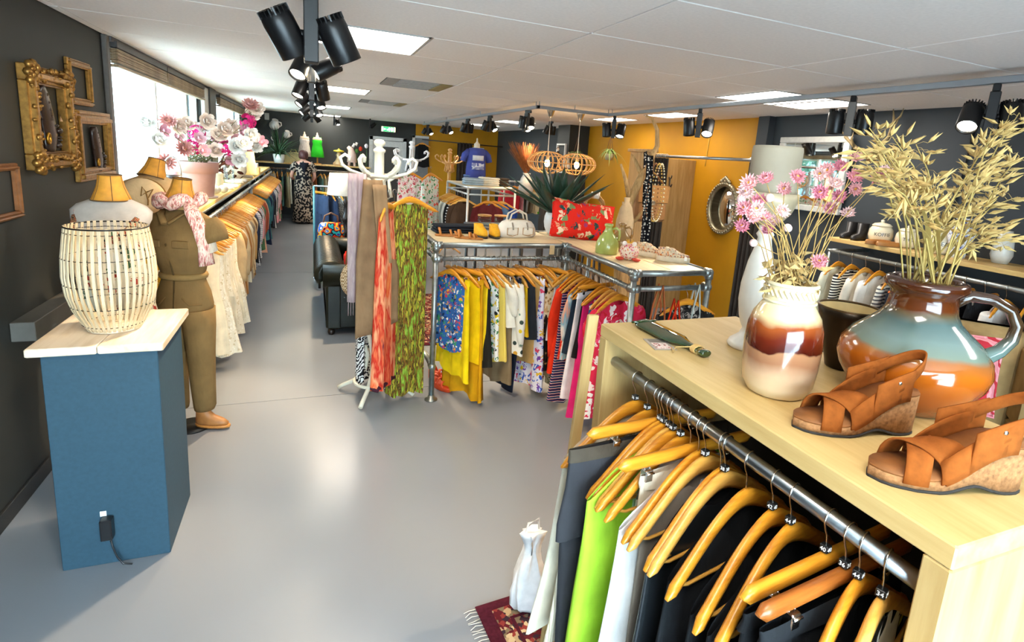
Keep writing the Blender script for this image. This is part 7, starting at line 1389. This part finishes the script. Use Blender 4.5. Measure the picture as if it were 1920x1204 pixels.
rk = [('jumper', 'yellow trimmed white jumper', 'jumper', fabric('efe8cc'), dict(W=.2, L=.6, sleeves=.5)), ('jumper', 'black and white wide striped jumper', 'jumper', BW1, dict(W=.2, L=.6, sleeves=.5)), ('cardigan', 'cream ribbed cardigan', 'cardigan', fabric('e9e2d2'), dict(W=.2, L=.66, sleeves=.5)), ('cardigan', 'white long cardigan', 'cardigan', fabric('eeeae2'), dict(W=.2, L=.7, sleeves=.5)), ('jumper', 'grey trimmed white jumper', 'jumper', PF('stripes', ['ebe6da', 'ebe6da', '5a5c60'], 1.2), dict(W=.2, L=.6, sleeves=.5)),
 ('dress', 'navy dress with an orange motif', 'dress', PF('dots', ['1c1f2c', '1c1f2c', 'd9702c'], .5), dict(W=.2, L=.85, sleeves=.3)), ('jumper', 'cream and black block striped jumper', 'jumper', PF('stripes', ['e2d6b4', '17181c'], 1.0), dict(W=.2, L=.62, sleeves=.5)), ('top', 'fine white and black striped top', 'top', PF('stripes', ['ebe6da', '16181c'], 2.4), dict(W=.2, L=.6, sleeves=.4)), ('trousers', 'charcoal trousers', 'trousers', fabric('26272b'), dict(W=.18, L=1.0, kind='trousers')), ('skirt', 'black short skirt', 'skirt', BLK2, dict(W=.18, L=.6, kind='skirt')),
 ('blouse', 'white crisp blouse', 'blouse', WHT, dict(W=.2, L=.7, sleeves=.5)), ('jacket', 'black jacket', 'jacket', BLK, dict(W=.2, L=.7, sleeves=.5)), ('dress', 'dark green dress', 'dress', fabric('1f2a22'), dict(W=.2, L=.9)), ('jacket', 'anthracite jacket', 'jacket', CHAR, dict(W=.2, L=.7, sleeves=.5)), ('top', 'black knit top', 'top', BLK2, dict(W=.2, L=.6)), ('dress', 'black evening gown', 'dress', BLK, dict(W=.2, L=1.0)), ('trousers', 'black trousers', 'trousers', BLK2, dict(W=.18, L=1.0, kind='trousers')), ('trousers', 'dark brown trousers', 'trousers', fabric('2e231c'), dict(W=.18, L=1.0, kind='trousers')), ('coat', 'dark grey coat', 'coat', CHAR, dict(W=.2, L=.9, sleeves=.55)), ('coat', 'black wool coat', 'coat', BLK, dict(W=.2, L=.9, sleeves=.55))]
rack_items(rk[::-1], (4.35, .9, 1.315), (4.35, YS1-.12, 1.315), 'the dark wall rail', '', .12, .018)
SZ2 = 1.433
M_POT = solid('e2d5b6', .25, 0, .03, 15, coat=.4); M_INK = solid('2a2723', .6, 0, 0)
def canister(y, txt, label, s=1., x=4.60):
    t = thing('ceramic_canister', label, 'jar', (x, y, SZ2)); MB().lathe([(.001, 0), (.06, 0), (.085, .02), (.098, .07), (.092, .12), (.075, .145), (.07, .15), (.001, .15)], 32).build('body', M_POT, t)
    l = MB().lathe([(.078, .15), (.08, .155), (.06, .172), (.02, .18), (.012, .184), (.018, .194), (.012, .203), (.001, .204)], 28).build('lid', M_POT, t); t.scale = (s,)*3
    me = text_mesh(txt, .042, M_INK, .0006); a0 = math.atan2(-y, -x)
    for v in me.vertices: # wrap the lettering round the belly, facing into the room
        x_, y_, z_ = v.co; a = a0+.14+x_/.1; r = .0985-.0+z_; zz = .08+y_; r2 = r-(abs(zz-.07)*.06); v.co = (r2*cos(a), r2*sin(a), zz)
    inst('lettering', me, t)
canister(3.31, 'KOFFIE', 'cream lidded canister lettered for coffee on the dark wall shelf'); canister(3.07, 'THEE', 'cream lidded canister beside the coffee one on the shelf', .92); canister(2.80, 'KEA', 'cream lidded canister beside the blue and white vase', 1.05)
t = thing('delft_vase', 'blue and white painted baluster vase on the dark wall shelf', 'vase', (4.56, 2.64, SZ2)); MB().lathe([(.001, 0), (.05, 0), (.055, .02), (.05, .06), (.08, .14), (.09, .19), (.07, .23), (.04, .25), (.038, .28), (.055, .3), (.05, .3), (.001, .25)], 30).build('body', PF('floral', ['e6e6e6', '2a3f8a', '4a62b0', '1f2f70', 'd6dae6'], 3), t)
bottle(4.7, 2.42, SZ2, [(.001, 0), (.05, 0), (.07, .06), (.06, .16), (.035, .2), (.04, .24), (.035, .24), (.001, .18)], solid('d9d6cc', .3), 'white bottle vase beside the blue and white vase', 'ceramic_vase', 'vase')
for k, y in enumerate((3.58, 3.47)):
    t = thing('ankle_boot', ['black ankle boot at the end of the dark wall shelf', 'black ankle boot beside the coffee canister'][k], 'boot', (4.56, y, SZ2), math.radians(-80), 'black ankle boots on the dark wall shelf')
    MB().loft([[(w*cos(2*PI*j/14), y0+(y1-y0)*(.5+.5*sin(2*PI*j/14)), z) for j in range(14)] for z, w, y0, y1 in ((.0, .038, -.14, .09), (.02, .04, -.145, .09), (.04, .038, -.13, .088), (.06, .036, -.04, .086), (.15, .045, -.035, .09), (.152, .038, -.03, .082))]).build('upper', solid('1a1716', .4), t); MB().bbox(-.036, .036, .03, .085, -.0, .02, .004).build('heel', solid('1a1716', .4), t)
for k, y in enumerate((3.22, 3.12)): ballerina(4.46, y, 1.3, 'b87a3c', ['gold brown flat shoe before the coffee canister', 'gold brown flat shoe before the second canister'][k], SZ2)
t = thing('wire_basket', 'dark oval wire basket on the dark wall shelf', 'basket', (4.6, 1.95, SZ2))
for z, r in ((0.01, .12), (.06, .14), (.12, .16)): MB().tube([(r*cos(2*PI*j/28), 1.3*r*sin(2*PI*j/28), z) for j in range(28)], .005, 6, closed=True).build('hoop', solid('5b4a38', .5), t)
for k in range(18): a = 2*PI*k/18; MB().tube([(.12*cos(a), .156*sin(a), .01), (.16*cos(a), .208*sin(a), .12)], .004, 5).build('rib', solid('5b4a38', .5), t)
t = thing('wall_pipe', 'thin black cable running down the dark wall', 'cable', (XR-.01, 3.05, 1.45)); part(MB().tube([(XR-.012, 2.86, CZ), (XR-.012, 2.9, 1.9), (XR-.012, 2.92, 1.44)], .009, 6), 'cable', solid('101010', .5), t)
# tan armchair with a pink cushion and a dark throw beyond the box
t = thing('wing_chair', 'tan canvas wing armchair between the box rail and the dark wall', 'armchair', (3.45, 1.85, 0), math.radians(-50)); TC = fabric('a88a5c')
MB().bbox(-.36, .36, -.36, .34, .18, .45, .03).build('seat', TC, t); MB().bbox(-.36, .36, .26, .40, .40, 1.16, .05).build('back', TC, t)
for s in (-1, 1): MB().bbox(s*.39-.06, s*.39+.06, -.36, .32, .18, .64, .04).build('arm', TC, t); MB().bbox(s*.37-.045, s*.37+.045, .02, .36, .6, 1.08, .035).build('wing', TC, t)
for x in (-.33, .33):
    for y in (-.3, .34): MB().tube([(x, y, .19), (x, y, 0)], [.03, .02], 8).build('leg', solid('3b2a1c', .5), t)
cushion('swirl_cushion', 'pink cushion with red swirls and a yellow border on the wing chair', (3.32, 1.83, .72), (math.radians(-14), 0, math.radians(-50)), .24, .22, .08, PF('zebra', ['e08a92', 'e7a0a4', 'e39298', 'b8303c'], .45))
t = thing('fur_throw', 'dark brown striped fur throw draped over the wing chair arm', 'throw', (3.05, 1.52, .66), math.radians(-50)); MB().grid(lambda u, v: (-.18+.36*u, -.3+.6*v, .03+.02*sin(9*u)-.5*max(0, abs(u-.5)*2-.55)**1.2), 20, 14).build('cloth', PF('streaks', ['1f1812', '4a3a2c', '0f0c0a', '6b573f'], 2), t, solidify=.02)
